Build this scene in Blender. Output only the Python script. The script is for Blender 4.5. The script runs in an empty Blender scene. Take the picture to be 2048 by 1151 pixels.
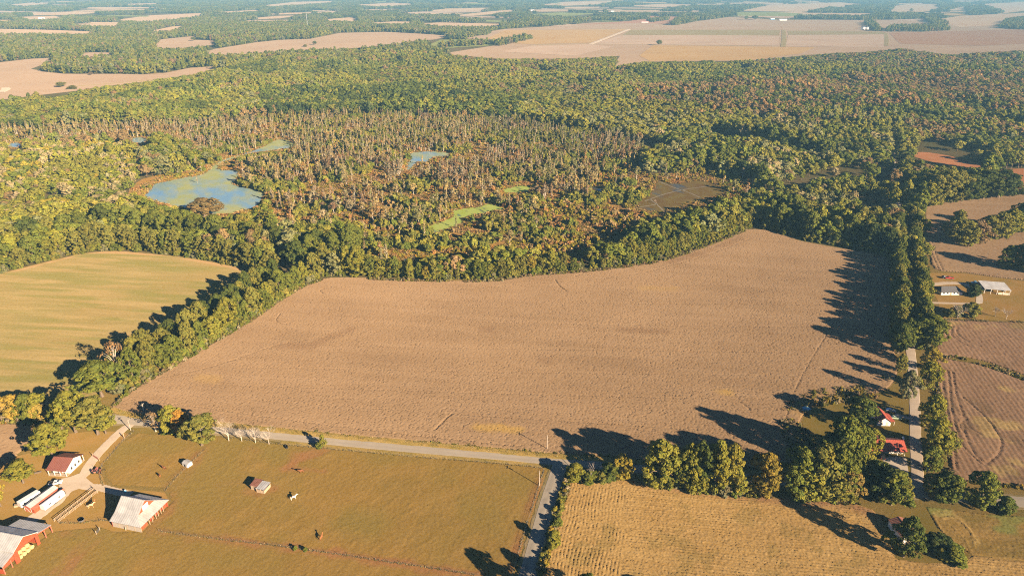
import bpy, bmesh, math, random
import numpy as np
from mathutils import Vector, Matrix

random.seed(7)
RNG = np.random.default_rng(11)
SC = bpy.context.scene
COL = SC.collection

# ------------------------------------------------------------------ camera
F_PX, HORIZON, CAM_H = 1366.0, -35.0, 180.0       # focal length in photo pixels, horizon row, metres above the ground
PITCH = math.atan((575.5 - HORIZON) / F_PX)
cam_data = bpy.data.cameras.new('camera')
cam = bpy.data.objects.new('camera', cam_data)
COL.objects.link(cam)
cam_data.sensor_width = 36.0
cam_data.lens = F_PX / 2048.0 * 36.0
cam_data.clip_start = 1.0
cam_data.clip_end = 60000.0
cam.location = (0, 0, CAM_H)
cam.rotation_euler = (math.pi / 2 - PITCH, 0, 0)
SC.camera = cam

# ------------------------------------------------------------------ sky, sun, exposure
SUN_EL, SUN_AZ = 21.0, 132.0                       # azimuth clockwise from +Y: the sun stands behind the camera, to the right
world = bpy.data.worlds.new('World')
SC.world = world
world.use_nodes = True
wn = world.node_tree
bg = wn.nodes['Background']
sky = wn.nodes.new('ShaderNodeTexSky')
sky.sky_type = 'NISHITA'
sky.sun_disc = False
sky.sun_elevation = math.radians(SUN_EL)
sky.sun_rotation = math.radians(SUN_AZ)
sky.altitude = 200
sky.air_density = 0.40
sky.dust_density = 0.05
sky.ozone_density = 5.0
wn.links.new(sky.outputs[0], bg.inputs[0])
bg.inputs[1].default_value = 0.05
sun_data = bpy.data.lights.new('sun', 'SUN')
sun_data.energy = 5.0
sun_data.angle = math.radians(0.5)
sun_data.color = (1.0, 0.79, 0.56)
sun = bpy.data.objects.new('sun', sun_data)
COL.objects.link(sun)
_a, _e = math.radians(SUN_AZ), math.radians(SUN_EL)
SUN_DIR = Vector((math.sin(_a) * math.cos(_e), math.cos(_a) * math.cos(_e), math.sin(_e)))
sun.rotation_euler = (-SUN_DIR).to_track_quat('-Z', 'Y').to_euler()
SC.view_settings.view_transform = 'Standard'
SC.view_settings.look = 'None'
SC.view_settings.exposure = 1.6
SC.view_settings.gamma = 1.0
SC.view_settings.use_curve_mapping = False
SC.render.engine = 'CYCLES'
SC.cycles.use_denoising = False
SC.cycles.filter_width = 1.1
SC.cycles.max_bounces = 4
SC.cycles.diffuse_bounces = 1
SC.cycles.glossy_bounces = 2
SC.cycles.transmission_bounces = 2
SC.cycles.transparent_max_bounces = 4
SC.cycles.volume_bounces = 0
SC.cycles.use_adaptive_sampling = True
SC.cycles.adaptive_threshold = 0.01
SC.render.use_persistent_data = False

HAZE_DENSITY = 0.98e-4

# ------------------------------------------------------------------ where photo pixels meet the ground
_fw = np.array([0, math.cos(PITCH), -math.sin(PITCH)])
_up = np.array([0, math.sin(PITCH), math.cos(PITCH)])
_C = np.array([0, 0, CAM_H])


def at(px, py, z=0.0):
    d = _fw + np.array([1.0, 0, 0]) * (px - 1024) / F_PX + _up * (575.5 - py) / F_PX
    t = (z - CAM_H) / d[2]
    p = _C + d * t
    return Vector((p[0], p[1], z))


def at2(px, py, z=0.0):
    p = at(px, py, z)
    return (p.x, p.y)


def to_px(x, y, z=0.0):
    x, y = np.asarray(x, float), np.asarray(y, float)
    dz = z - CAM_H
    w = y * _fw[1] + dz * _fw[2]
    v = y * _up[1] + dz * _up[2]
    return 1024 + F_PX * x / w, 575.5 - F_PX * v / w


def height_at(px, py, pytop):
    b = at(px, py)
    lo, hi = 0.0, 120.0
    for _ in range(40):
        m = (lo + hi) / 2
        if float(to_px(b.x, b.y, m)[1]) < pytop:
            hi = m
        else:
            lo = m
    return lo


def px_per_m(p):
    d = np.array([p[0], p[1], 0.0]) - _C
    return F_PX / float(d @ _fw)


def world_poly(pts, z=0.0):
    return [at2(p[0], p[1], p[2] if len(p) > 2 else z) for p in pts]


def inside(X, Y, poly):
    X, Y = np.asarray(X, float), np.asarray(Y, float)
    r = np.zeros(X.shape, bool)
    n = len(poly)
    for i in range(n):
        x0, y0 = poly[i]
        x1, y1 = poly[(i + 1) % n]
        if y0 == y1:
            continue
        c = (y0 > Y) != (y1 > Y)
        r ^= c & (X < (x1 - x0) * (Y - y0) / (y1 - y0) + x0)
    return r


def dist_to_line(X, Y, line):
    best = np.full(np.shape(X), 1e9)
    for (x0, y0), (x1, y1) in zip(line[:-1], line[1:]):
        dx, dy = x1 - x0, y1 - y0
        L = dx * dx + dy * dy + 1e-9
        t = np.clip(((X - x0) * dx + (Y - y0) * dy) / L, 0, 1)
        best = np.minimum(best, np.hypot(X - x0 - t * dx, Y - y0 - t * dy))
    return best


def smooth_line(pts, n=6, closed=False):
    P = [Vector((p[0], p[1])) for p in pts]
    out = []
    m = len(P)
    rng = range(m if closed else m - 1)
    for i in rng:
        p1, p2 = P[i], P[(i + 1) % m]
        p0 = P[(i - 1) % m] if (closed or i > 0) else p1
        p3 = P[(i + 2) % m] if (closed or i + 2 < m) else p2
        for k in range(n):
            t = k / n
            q = 0.5 * ((2 * p1) + (p2 - p0) * t + (2 * p0 - 5 * p1 + 4 * p2 - p3) * t * t + (3 * p1 - p0 - 3 * p2 + p3) * t ** 3)
            out.append((q.x, q.y))
    if not closed:
        out.append((P[-1].x, P[-1].y))
    return out


def vnoise(X, Y, s, seed=0):
    """smooth value noise in 0..1 with cell size s"""
    def h(i, j):
        v = (i.astype(np.int64) * 374761393 + j.astype(np.int64) * 668265263 + seed * 974711) & 0x7FFFFFFF
        v = ((v ^ (v >> 13)) * 1274126177) & 0x7FFFFFFF
        return ((v ^ (v >> 16)) & 0xFFFF) / 65535.0
    x, y = np.asarray(X, float) / s, np.asarray(Y, float) / s
    i, j = np.floor(x), np.floor(y)
    fx, fy = x - i, y - j
    fx, fy = fx * fx * (3 - 2 * fx), fy * fy * (3 - 2 * fy)
    return (h(i, j) * (1 - fx) + h(i + 1, j) * fx) * (1 - fy) + (h(i, j + 1) * (1 - fx) + h(i + 1, j + 1) * fx) * fy


def fnoise(X, Y, s, seed=0):
    return 0.55 * vnoise(X, Y, s, seed) + 0.3 * vnoise(X, Y, s * 0.45, seed + 1) + 0.15 * vnoise(X, Y, s * 0.2, seed + 2)


# ------------------------------------------------------------------ object helpers
def tag(o, label=None, cat=None, group=None, kind=None):
    if label:
        o['label'] = label
    if cat:
        o['category'] = cat
    if group:
        o['group'] = group
    if kind:
        o['kind'] = kind
    return o


def empty(name, loc, rz=0.0, label=None, cat=None, group=None):
    o = bpy.data.objects.new(name, None)
    o.empty_display_size = 0.5
    COL.objects.link(o)
    o.location = loc
    o.rotation_euler = (0, 0, rz)
    return tag(o, label, cat, group)


def link(name, me, mat=None, parent=None):
    if mat is not None and not me.materials:
        me.materials.append(mat)
    o = bpy.data.objects.new(name, me)
    COL.objects.link(o)
    if parent is not None:
        o.parent = parent
    return o


def mesh_np(name, verts, quads=None, tris=None, mats=None, midx=None, smooth=False):
    me = bpy.data.meshes.new(name)
    verts = np.asarray(verts, np.float32)
    me.vertices.add(len(verts))
    me.vertices.foreach_set('co', verts.ravel())
    faces, sizes = [], []
    if quads is not None and len(quads):
        faces.append(np.asarray(quads, np.int32).ravel())
        sizes.append(np.full(len(quads), 4, np.int32))
    if tris is not None and len(tris):
        faces.append(np.asarray(tris, np.int32).ravel())
        sizes.append(np.full(len(tris), 3, np.int32))
    li = np.concatenate(faces)
    sz = np.concatenate(sizes)
    me.loops.add(len(li))
    me.loops.foreach_set('vertex_index', li)
    me.polygons.add(len(sz))
    st = np.concatenate([[0], np.cumsum(sz)[:-1]]).astype(np.int32)
    me.polygons.foreach_set('loop_start', st)
    if midx is not None:
        me.polygons.foreach_set('material_index', np.asarray(midx, np.int32))
    me.update(calc_edges=True)
    if smooth:
        me.polygons.foreach_set('use_smooth', np.ones(len(sz), bool))
    for m in (mats or []):
        me.materials.append(m)
    return me


class MB:
    """collects boxes, prisms and tubes in a local frame, then becomes ONE mesh object"""

    def __init__(self):
        self.v, self.f = [], []

    def poly(self, pts, faces):
        k = len(self.v)
        self.v += [tuple(p) for p in pts]
        self.f += [tuple(i + k for i in f) for f in faces]
        return self

    def box(self, x0, x1, y0, y1, z0, z1):
        return self.poly([(x0, y0, z0), (x1, y0, z0), (x1, y1, z0), (x0, y1, z0), (x0, y0, z1), (x1, y0, z1), (x1, y1, z1), (x0, y1, z1)],
                         [(0, 3, 2, 1), (4, 5, 6, 7), (0, 1, 5, 4), (1, 2, 6, 5), (2, 3, 7, 6), (3, 0, 4, 7)])

    def slab(self, quad, t):
        """a sheet given by its upper corners, t thick"""
        a, b, c = (Vector(q) for q in quad[:3])
        n = (b - a).cross(c - a).normalized()
        if n.z < 0:
            n = -n
        lo = [Vector(q) - n * t for q in quad]
        m = len(quad)
        fs = [tuple(range(m)), tuple(range(2 * m - 1, m - 1, -1))] + [(i, m + i, m + (i + 1) % m, (i + 1) % m) for i in range(m)]
        return self.poly(list(quad) + lo, fs)

    def prism(self, prof, u0, u1, axis='x'):
        """profile (a, z) extruded along x (a is y) or along y (a is x)"""
        n = len(prof)
        pts = []
        for u in (u0, u1):
            for a, z in prof:
                pts.append((u, a, z) if axis == 'x' else (a, u, z))
        fs = [tuple(range(n)), tuple(range(2 * n - 1, n - 1, -1))] + [(i, n + i, n + (i + 1) % n, (i + 1) % n) for i in range(n)]
        return self.poly(pts, fs)

    def tube(self, path, radii, n=6, cap=True):
        k = len(self.v)
        path = [Vector(p) for p in path]
        for i, p in enumerate(path):
            d = (path[min(i + 1, len(path) - 1)] - path[max(i - 1, 0)]).normalized()
            a = d.orthogonal().normalized()
            b = d.cross(a)
            for j in range(n):
                t = 2 * math.pi * j / n
                self.v.append(tuple(p + (a * math.cos(t) + b * math.sin(t)) * radii[i]))
        for i in range(len(path) - 1):
            for j in range(n):
                q = k + i * n + j
                r = k + i * n + (j + 1) % n
                self.f.append((q, r, r + n, q + n))
        if cap:
            self.f.append(tuple(k + j for j in reversed(range(n))))
            self.f.append(tuple(k + (len(path) - 1) * n + j for j in range(n)))
        return self

    def mesh(self, name, mat=None, bevel=0.0, smooth=False):
        me = bpy.data.meshes.new(name)
        me.from_pydata(self.v, [], self.f)
        bm = bmesh.new()
        bm.from_mesh(me)
        bmesh.ops.recalc_face_normals(bm, faces=bm.faces)
        if bevel:
            bmesh.ops.bevel(bm, geom=list(bm.edges), offset=bevel, segments=2, affect='EDGES', profile=0.6)
        bm.to_mesh(me)
        bm.free()
        if smooth:
            for p in me.polygons:
                p.use_smooth = True
        if mat:
            me.materials.append(mat)
        return me

    def build(self, name, mat, parent=None, bevel=0.0, smooth=False):
        return link(name, self.mesh(name, mat, bevel, smooth), None, parent)


def copy_tree(o, parent=None):
    c = o.copy()
    COL.objects.link(c)
    c.parent = parent
    for ch in o.children:
        copy_tree(ch, c)
    return c


# ------------------------------------------------------------------ materials
def new_mat(name):
    m = bpy.data.materials.new(name)
    m.use_nodes = True
    nt = m.node_tree
    for n in list(nt.nodes):
        if n.type != 'OUTPUT_MATERIAL':
            nt.nodes.remove(n)
    return m, nt, nt.nodes['Material Output'] if 'Material Output' in nt.nodes else [n for n in nt.nodes if n.type == 'OUTPUT_MATERIAL'][0]


def nd(nt, typ, **kw):
    n = nt.nodes.new(typ)
    for k, v in kw.items():
        setattr(n, k, v)
    return n


def rgba(c):
    return (c[0], c[1], c[2], 1.0)


def mixc(nt, fac, a, b, mode='MIX'):
    n = nd(nt, 'ShaderNodeMix', data_type='RGBA', blend_type=mode)
    for sock, val in ((n.inputs[0], fac), (n.inputs[6], a), (n.inputs[7], b)):
        if isinstance(val, bpy.types.NodeSocket):
            nt.links.new(val, sock)
        elif isinstance(val, (int, float)):
            sock.default_value = val
        else:
            sock.default_value = rgba(val)
    return n.outputs[2]


def maprange(nt, val, a, b, c=0.0, d=1.0):
    n = nd(nt, 'ShaderNodeMapRange')
    nt.links.new(val, n.inputs[0])
    for i, v in enumerate((a, b, c, d)):
        n.inputs[i + 1].default_value = v
    return n.outputs[0]


def noise(nt, vec, scale, detail=3.0, rough=0.55):
    n = nd(nt, 'ShaderNodeTexNoise')
    nt.links.new(vec, n.inputs['Vector'])
    n.inputs['Scale'].default_value = scale
    n.inputs['Detail'].default_value = detail
    n.inputs['Roughness'].default_value = rough
    return n.outputs[0]


def stretched(nt, pos, ang, sx, sy):
    """world position turned by ang and squeezed, so that noise runs in streaks"""
    m = nd(nt, 'ShaderNodeMapping', vector_type='POINT')
    nt.links.new(pos, m.inputs[0])
    r = nd(nt, 'ShaderNodeVectorRotate', rotation_type='Z_AXIS')
    nt.links.new(pos, r.inputs[0])
    r.inputs['Angle'].default_value = -ang
    nt.links.new(r.outputs[0], m.inputs[0])
    m.inputs['Scale'].default_value = (sx, sy, 1)
    return m.outputs[0]


def field_mat(name, c1, c2, c3, big=60.0, fine=0.6, ang=0.0, streak=(0.02, 0.25), streak_amt=0.5, fine_amt=0.35,
              bump=0.0, mask_col=None, mask2_col=None, rough=0.95):
    """c1/c2 by large patches, c3 in streaks along the rows, fine grain on top; a worn or bare colour from the mesh's own mask"""
    m, nt, out = new_mat(name)
    g = nd(nt, 'ShaderNodeNewGeometry')
    pos = g.outputs['Position']
    a = maprange(nt, noise(nt, pos, 1.0 / big, 4.0, 0.6), 0.35, 0.65)
    col = mixc(nt, a, c1, c2)
    st = maprange(nt, noise(nt, stretched(nt, pos, ang, *streak), 1.0, 4.0, 0.6), 0.42, 0.72, 0.0, streak_amt)
    col = mixc(nt, st, col, c3)
    if mask_col is not None:
        at_ = nd(nt, 'ShaderNodeAttribute', attribute_name='mask')
        col = mixc(nt, at_.outputs['Fac'], col, mask_col)
    if mask2_col is not None:
        at_ = nd(nt, 'ShaderNodeAttribute', attribute_name='mask2')
        col = mixc(nt, at_.outputs['Fac'], col, mask2_col)
    fn = noise(nt, pos, 1.0 / fine, 3.0, 0.7)
    val = maprange(nt, fn, 0.25, 0.75, 1.0 - fine_amt, 1.0 + fine_amt)
    cv = nd(nt, 'ShaderNodeCombineXYZ')
    for i in range(3):
        nt.links.new(val, cv.inputs[i])
    col = mixc(nt, 1.0, col, cv.outputs[0], 'MULTIPLY')
    b = nd(nt, 'ShaderNodeBsdfDiffuse')
    b.inputs['Roughness'].default_value = 0.5
    nt.links.new(col, b.inputs[0])
    if bump:
        bp = nd(nt, 'ShaderNodeBump')
        bp.inputs['Strength'].default_value = 1.0
        bp.inputs['Distance'].default_value = bump
        nt.links.new(fn, bp.inputs['Height'])
        nt.links.new(bp.outputs[0], b.inputs['Normal'])
    nt.links.new(b.outputs[0], out.inputs[0])
    return m


def plain_mat(name, col, rough=0.8, metal=0.0, var=0.12, scale=1.2, spec=0.3, ribs=None):
    """paint, metal, wood: one colour with slight uneven weathering; ribs=(axis, pitch, height) for ribbed sheet"""
    m, nt, out = new_mat(name)
    tc = nd(nt, 'ShaderNodeTexCoord')
    n1 = noise(nt, tc.outputs['Object'], scale, 4.0, 0.65)
    v = maprange(nt, n1, 0.3, 0.7, 1.0 - var, 1.0 + var)
    cv = nd(nt, 'ShaderNodeCombineXYZ')
    for i in range(3):
        nt.links.new(v, cv.inputs[i])
    col_s = mixc(nt, 1.0, col, cv.outputs[0], 'MULTIPLY')
    b = nd(nt, 'ShaderNodeBsdfPrincipled')
    nt.links.new(col_s, b.inputs['Base Color'])
    b.inputs['Roughness'].default_value = rough
    b.inputs['Metallic'].default_value = metal
    b.inputs['Specular IOR Level'].default_value = spec
    if ribs:
        w = nd(nt, 'ShaderNodeTexWave', wave_type='BANDS', bands_direction=ribs[0])
        nt.links.new(tc.outputs['Object'], w.inputs['Vector'])
        w.inputs['Scale'].default_value = 1.0 / ribs[1] / 2 / math.pi * 2 * math.pi / 3.14159
        bp = nd(nt, 'ShaderNodeBump')
        bp.inputs['Strength'].default_value = 0.6
        bp.inputs['Distance'].default_value = ribs[2]
        nt.links.new(w.outputs['Fac'], bp.inputs['Height'])
        nt.links.new(bp.outputs[0], b.inputs['Normal'])
    nt.links.new(b.outputs[0], out.inputs[0])
    return m


def leaf_mat(name, source, spread=0.27, trans=0.14):
    """foliage: colour of the single plant (object colour or instance tint), varied from leaf spray to leaf spray"""
    m, nt, out = new_mat(name)
    if source == 'object':
        oi = nd(nt, 'ShaderNodeObjectInfo')
        base = oi.outputs['Color']
    else:
        at_ = nd(nt, 'ShaderNodeAttribute', attribute_name='tint', attribute_type='INSTANCER')
        base = at_.outputs['Color']
    va = nd(nt, 'ShaderNodeAttribute', attribute_name='var')
    v = maprange(nt, va.outputs['Fac'], 0.0, 1.0, 1.0 - spread, 1.0 + spread)
    w = maprange(nt, va.outputs['Fac'], 0.0, 1.0, 1.0 - spread * 0.45, 1.0 + spread * 0.6)
    cv = nd(nt, 'ShaderNodeCombineXYZ')
    nt.links.new(v, cv.inputs[0])
    nt.links.new(w, cv.inputs[1])
    cv.inputs[2].default_value = 1.0
    col = mixc(nt, 1.0, base, cv.outputs[0], 'MULTIPLY')
    d = nd(nt, 'ShaderNodeBsdfDiffuse')
    t = nd(nt, 'ShaderNodeBsdfTranslucent')
    nt.links.new(col, d.inputs[0])
    nt.links.new(col, t.inputs[0])
    mx = nd(nt, 'ShaderNodeMixShader')
    mx.inputs[0].default_value = trans
    nt.links.new(d.outputs[0], mx.inputs[1])
    nt.links.new(t.outputs[0], mx.inputs[2])
    nt.links.new(mx.outputs[0], out.inputs[0])
    return m


def water_mat(name, weed, weed2, cover, scale, water=(0.03, 0.055, 0.065), soft=0.06):
    """open water mottled with floating duckweed"""
    m, nt, out = new_mat(name)
    g = nd(nt, 'ShaderNodeNewGeometry')
    pos = g.outputs['Position']
    n1 = noise(nt, stretched(nt, pos, 0.5, 1.0 / scale, 0.45 / scale), 1.0, 5.0, 0.62)
    fac = maprange(nt, n1, cover - soft, cover + soft)
    wc = mixc(nt, maprange(nt, noise(nt, pos, 0.08, 3.0), 0.35, 0.65), weed, weed2)
    dw = nd(nt, 'ShaderNodeBsdfDiffuse')
    nt.links.new(wc, dw.inputs[0])
    pw = nd(nt, 'ShaderNodeBsdfPrincipled')
    pw.inputs['Base Color'].default_value = rgba(water)
    pw.inputs['Roughness'].default_value = 0.08
    pw.inputs['IOR'].default_value = 1.33
    bp = nd(nt, 'ShaderNodeBump')
    bp.inputs['Strength'].default_value = 0.15
    bp.inputs['Distance'].default_value = 0.05
    nt.links.new(noise(nt, pos, 1.5, 2.0), bp.inputs['Height'])
    nt.links.new(bp.outputs[0], pw.inputs['Normal'])
    mx = nd(nt, 'ShaderNodeMixShader')
    nt.links.new(fac, mx.inputs[0])
    nt.links.new(dw.outputs[0], mx.inputs[1])
    nt.links.new(pw.outputs[0], mx.inputs[2])
    nt.links.new(mx.outputs[0], out.inputs[0])
    return m
# ------------------------------------------------------------------ the land: polygons traced as photo pixels, laid on the ground
ROAD_MAIN = [at2(*p) for p in [(-260, 822), (-60, 824), (60, 828), (150, 832), (230, 838), (300, 844), (440, 858), (620, 876), (800, 893), (1000, 910), (1120, 921), (1300, 937), (1500, 955), (1700, 973), (1850, 986), (1980, 998), (2120, 1010), (2320, 1028)]]
ROAD_SIDE = [at2(*p) for p in [(1122, 924), (1115, 945), (1097, 1000), (1076, 1075), (1056, 1151), (1035, 1230)]]
ROAD_GRAVEL = [at2(*p) for p in [(1836, 985), (1834, 930), (1831, 880), (1829, 800), (1825, 740), (1820, 690), (1815, 640), (1810, 580), (1804, 510), (1798, 440), (1793, 380), (1788, 330), (1784, 290), (1778, 262)]]
DRIVE_FARM = [at2(*p) for p in [(268, 846), (246, 858), (222, 880), (195, 908), (178, 930), (168, 948), (150, 962), (132, 975)]]
DRIVE_PATH = [at2(*p) for p in [(150, 962), (172, 972), (200, 974), (228, 981), (262, 988)]]
DRIVE_BARN = [at2(*p) for p in [(135, 975), (120, 992), (100, 1010), (75, 1030), (45, 1050)]]
ROAD_ANG = math.atan2(ROAD_MAIN[10][1] - ROAD_MAIN[7][1], ROAD_MAIN[10][0] - ROAD_MAIN[7][0])
SIDE_ANG = math.atan2(ROAD_SIDE[1][1] - ROAD_SIDE[4][1], ROAD_SIDE[1][0] - ROAD_SIDE[4][0])

PX_MAIN = [(222, 812), (262, 826), (330, 836), (440, 845), (560, 857), (700, 871), (850, 884), (1000, 898), (1100, 907), (1200, 913), (1330, 924), (1480, 936), (1600, 944),
           (1625, 900), (1598, 850), (1640, 802), (1715, 790), (1770, 780), (1795, 745), (1788, 690), (1784, 600), (1778, 530), (1765, 512), (1700, 500), (1600, 482), (1545, 463), (1490, 460),
           (1430, 484), (1330, 519), (1200, 539), (1060, 550), (980, 561), (850, 561), (760, 557), (700, 555), (645, 558), (590, 581), (500, 642), (400, 702), (310, 752), (250, 790)]
PX_LEFT = [(-300, 620), (0, 547), (60, 532), (120, 517), (170, 506), (230, 502), (300, 507), (380, 516), (450, 529), (535, 548), (560, 560), (480, 612), (380, 672), (290, 725), (225, 765), (180, 795), (100, 800), (0, 800), (-300, 815)]
PX_SOY_LEFT = [(-300, 850), (0, 846), (55, 848), (92, 866), (80, 893), (45, 900), (20, 925), (0, 935), (-300, 1000)]
PX_PASTURE = [(440, 872), (560, 886), (700, 899), (850, 913), (1000, 925), (1085, 934), (1096, 940), (1080, 985), (1050, 1080), (1020, 1200), (-40, 1200), (0, 1147), (60, 1100), (100, 1062), (200, 1052), (230, 1062), (285, 1062), (345, 1002), (330, 975), (225, 970), (210, 950), (205, 925), (240, 885), (275, 865), (350, 868)]
PX_CORN = [(1135, 952), (1200, 952), (1300, 966), (1420, 982), (1560, 996), (1700, 1004), (1745, 1018), (1775, 1050), (1790, 1115), (1850, 1125), (1915, 1125), (1945, 1110), (2048, 1122), (2300, 1150), (2400, 1240), (1070, 1240), (1100, 1100), (1115, 1020)]
PX_STUBBLE = [(1850, 1012), (1880, 1014), (1960, 1026), (2048, 1032), (2300, 1050), (2300, 1150), (2048, 1122), (1945, 1110), (1905, 1085), (1870, 1050)]
PX_SOY_R1 = [(1868, 722), (1920, 722), (1975, 735), (2048, 762), (2300, 850), (2300, 1010), (2048, 972), (1940, 962), (1905, 955), (1893, 880), (1880, 800)]
PX_SOY_R2 = [(1884, 640), (1950, 642), (2048, 645), (2300, 660), (2300, 840), (2048, 750), (1975, 724), (1920, 712), (1872, 705)]
PX_SOY_R3 = [(1848, 420), (1870, 407), (1930, 399), (2048, 388), (2300, 375), (2300, 570), (2048, 560), (1930, 545), (1870, 538), (1858, 500)]
PX_YARD_R = [(1842, 545), (1930, 547), (2048, 562), (2300, 575), (2300, 655), (2048, 642), (1885, 636), (1875, 600)]
PX_RED1 = [(1990, 341), (2048, 337), (2300, 330), (2300, 372), (2048, 381), (2032, 380), (2025, 360)]
PX_RED2 = [(1822, 310), (1845, 304), (1895, 311), (1940, 322), (1975, 334), (1930, 334), (1870, 325)]
PX_MARSH = [(-120, 268), (120, 256), (300, 250), (450, 246), (620, 232), (800, 232), (1000, 240), (1100, 255), (1240, 275), (1285, 305), (1290, 350), (1400, 342), (1500, 362), (1525, 400), (1440, 440), (1260, 485), (1180, 520), (1060, 532), (900, 535), (760, 532), (715, 505), (720, 475), (560, 485), (540, 455), (470, 440), (330, 428), (262, 385), (320, 355), (420, 322), (380, 302), (200, 288), (0, 300), (-120, 305)]
PX_PONDS = [
    [(290, 393), (301, 376), (309, 368), (342, 361), (369, 354), (403, 349), (424, 332), (444, 320), (485, 308), (526, 293), (554, 279), (581, 282), (588, 294), (547, 301), (506, 306), (478, 315), (448, 325), (441, 339), (475, 342), (478, 359), (468, 368), (506, 378), (533, 390), (513, 414), (489, 421), (455, 428), (410, 428), (369, 417), (342, 412), (314, 404)],
    [(820, 306), (860, 303), (897, 305), (899, 315), (873, 314), (853, 325), (836, 325), (822, 339), (812, 341), (817, 318)],
    [(858, 452), (904, 434), (901, 421), (928, 417), (962, 412), (976, 407), (1000, 412), (1017, 417), (986, 424), (955, 430), (930, 437), (928, 446), (901, 456), (873, 467), (860, 462)],
    [(1005, 380), (1031, 373), (1058, 372), (1062, 382), (1034, 387), (1010, 386)],
    [(1176, 376), (1195, 374), (1210, 382), (1195, 384)],
    [(788, 527), (808, 519), (826, 509), (838, 511), (822, 523), (805, 532)],
    [(258, 278), (285, 274), (298, 281), (280, 287), (262, 285)],
    [(10, 290), (35, 285), (48, 291), (25, 296)],
]
PX_SHALLOW = [(1315, 358), (1342, 367), (1404, 361), (1445, 376), (1450, 389), (1404, 399), (1357, 414), (1327, 426), (1280, 420), (1273, 410), (1298, 389)]
FAR_FIELDS = [  # (colour key, polygon)
    ('tan', [(-200, 150), (0, 125), (60, 118), (115, 115), (100, 124), (62, 138), (100, 145), (130, 148), (230, 148), (285, 149), (330, 146), (380, 136), (462, 131), (430, 139), (380, 150), (300, 163), (160, 181), (40, 195), (0, 200), (-200, 215)]),
    ('tan', [(155, 106), (185, 105), (250, 106), (240, 110), (200, 112), (178, 117)]),
    ('tan', [(305, 96), (322, 79), (400, 71), (385, 80), (432, 81), (430, 89), (380, 97), (330, 98)]),
    ('tan', [(403, 107), (430, 98), (512, 85), (560, 80), (620, 78), (680, 66), (770, 64), (850, 68), (905, 72), (870, 79), (760, 92), (740, 95), (660, 99), (580, 102), (500, 108), (455, 110)]),
    ('pale', [(-200, 60), (0, 58), (100, 60), (230, 65), (160, 68), (0, 69), (-200, 70)]),
    ('pale', [(288, 65), (345, 53), (375, 52), (342, 63)]),
    ('pale', [(225, 41), (300, 31), (410, 26), (402, 33), (330, 41), (280, 45)]),
    ('pale', [(140, 48), (240, 46), (230, 54), (200, 54), (150, 51)]),
    ('pale', [(60, 26), (150, 23), (205, 25), (150, 30), (65, 31)]),
    ('pale', [(38, 34), (110, 32), (128, 38), (60, 41)]),
    ('pale', [(250, 8), (330, 6), (300, 10), (255, 11)]),
    ('pale', [(440, 24), (512, 20), (525, 22), (450, 27)]),
    ('pale', [(525, 11), (590, 4), (672, 2), (662, 6), (600, 10), (540, 14)]),
    ('pale', [(508, 36), (560, 32), (602, 31), (560, 37), (512, 39)]),
    ('pale', [(648, 39), (712, 34), (717, 44), (660, 43)]),
    ('pale', [(720, 47), (790, 43), (828, 44), (815, 48), (740, 49)]),
    ('pale', [(825, 49), (880, 45), (1000, 48), (1000, 54), (900, 54)]),
    ('pale', [(840, 23), (900, 17), (985, 16), (960, 22), (880, 23)]),
    ('pale', [(900, 32), (980, 23), (1030, 19), (1030, 24), (980, 29), (930, 33)]),
    ('green', [(848, 94), (880, 80), (1000, 77), (1035, 81), (985, 91), (900, 96)]),
    ('tan', [(880, 108), (985, 92), (1040, 82), (925, 77), (960, 66), (1012, 58), (1100, 53), (1190, 45), (1262, 44), (1345, 50), (1400, 42), (1460, 34), (1560, 40), (1720, 40), (1800, 40), (1860, 42), (1990, 52), (2048, 58), (2300, 60), (2300, 120), (2048, 102), (1900, 110), (1800, 98), (1740, 104), (1620, 110), (1500, 122), (1290, 124), (1225, 134), (1240, 112), (1150, 118), (1000, 118)]),
    ('pink', [(1150, 50), (1262, 42), (1300, 32), (1370, 34), (1340, 48), (1260, 47)]),
    ('pale', [(1440, 32), (1480, 25), (1600, 24), (1750, 24), (1740, 36), (1500, 34)]),
    ('green', [(1462, 25), (1540, 24), (1600, 27), (1590, 33), (1470, 32)]),
    ('pale', [(1480, 22), (1540, 10), (1680, 5), (1740, 10), (1690, 17), (1600, 24)]),
    ('pale', [(1790, 12), (1840, 6), (1885, 15), (1850, 24), (1775, 25)]),
    ('pale', [(1890, 21), (1950, 9), (2048, 4), (2300, 2), (2300, 24), (2048, 22), (2000, 28), (1930, 21)]),
    ('pale', [(1860, 41), (1920, 32), (2048, 26), (2300, 24), (2300, 42), (2048, 42), (1990, 51), (1920, 54)]),
    ('pale', [(1080, 10), (1130, 4), (1230, 3), (1200, 9), (1130, 12)]),
    ('pale', [(1250, 12), (1330, 8), (1400, 10), (1330, 15)]),
    ('pale', [(700, 10), (790, 6), (840, 9), (760, 14)]),
    ('pale', [(10, 10), (60, 6), (110, 8), (50, 13)]),
    ('green', [(1040, 30), (1120, 25), (1200, 27), (1130, 33)]),
]
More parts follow.
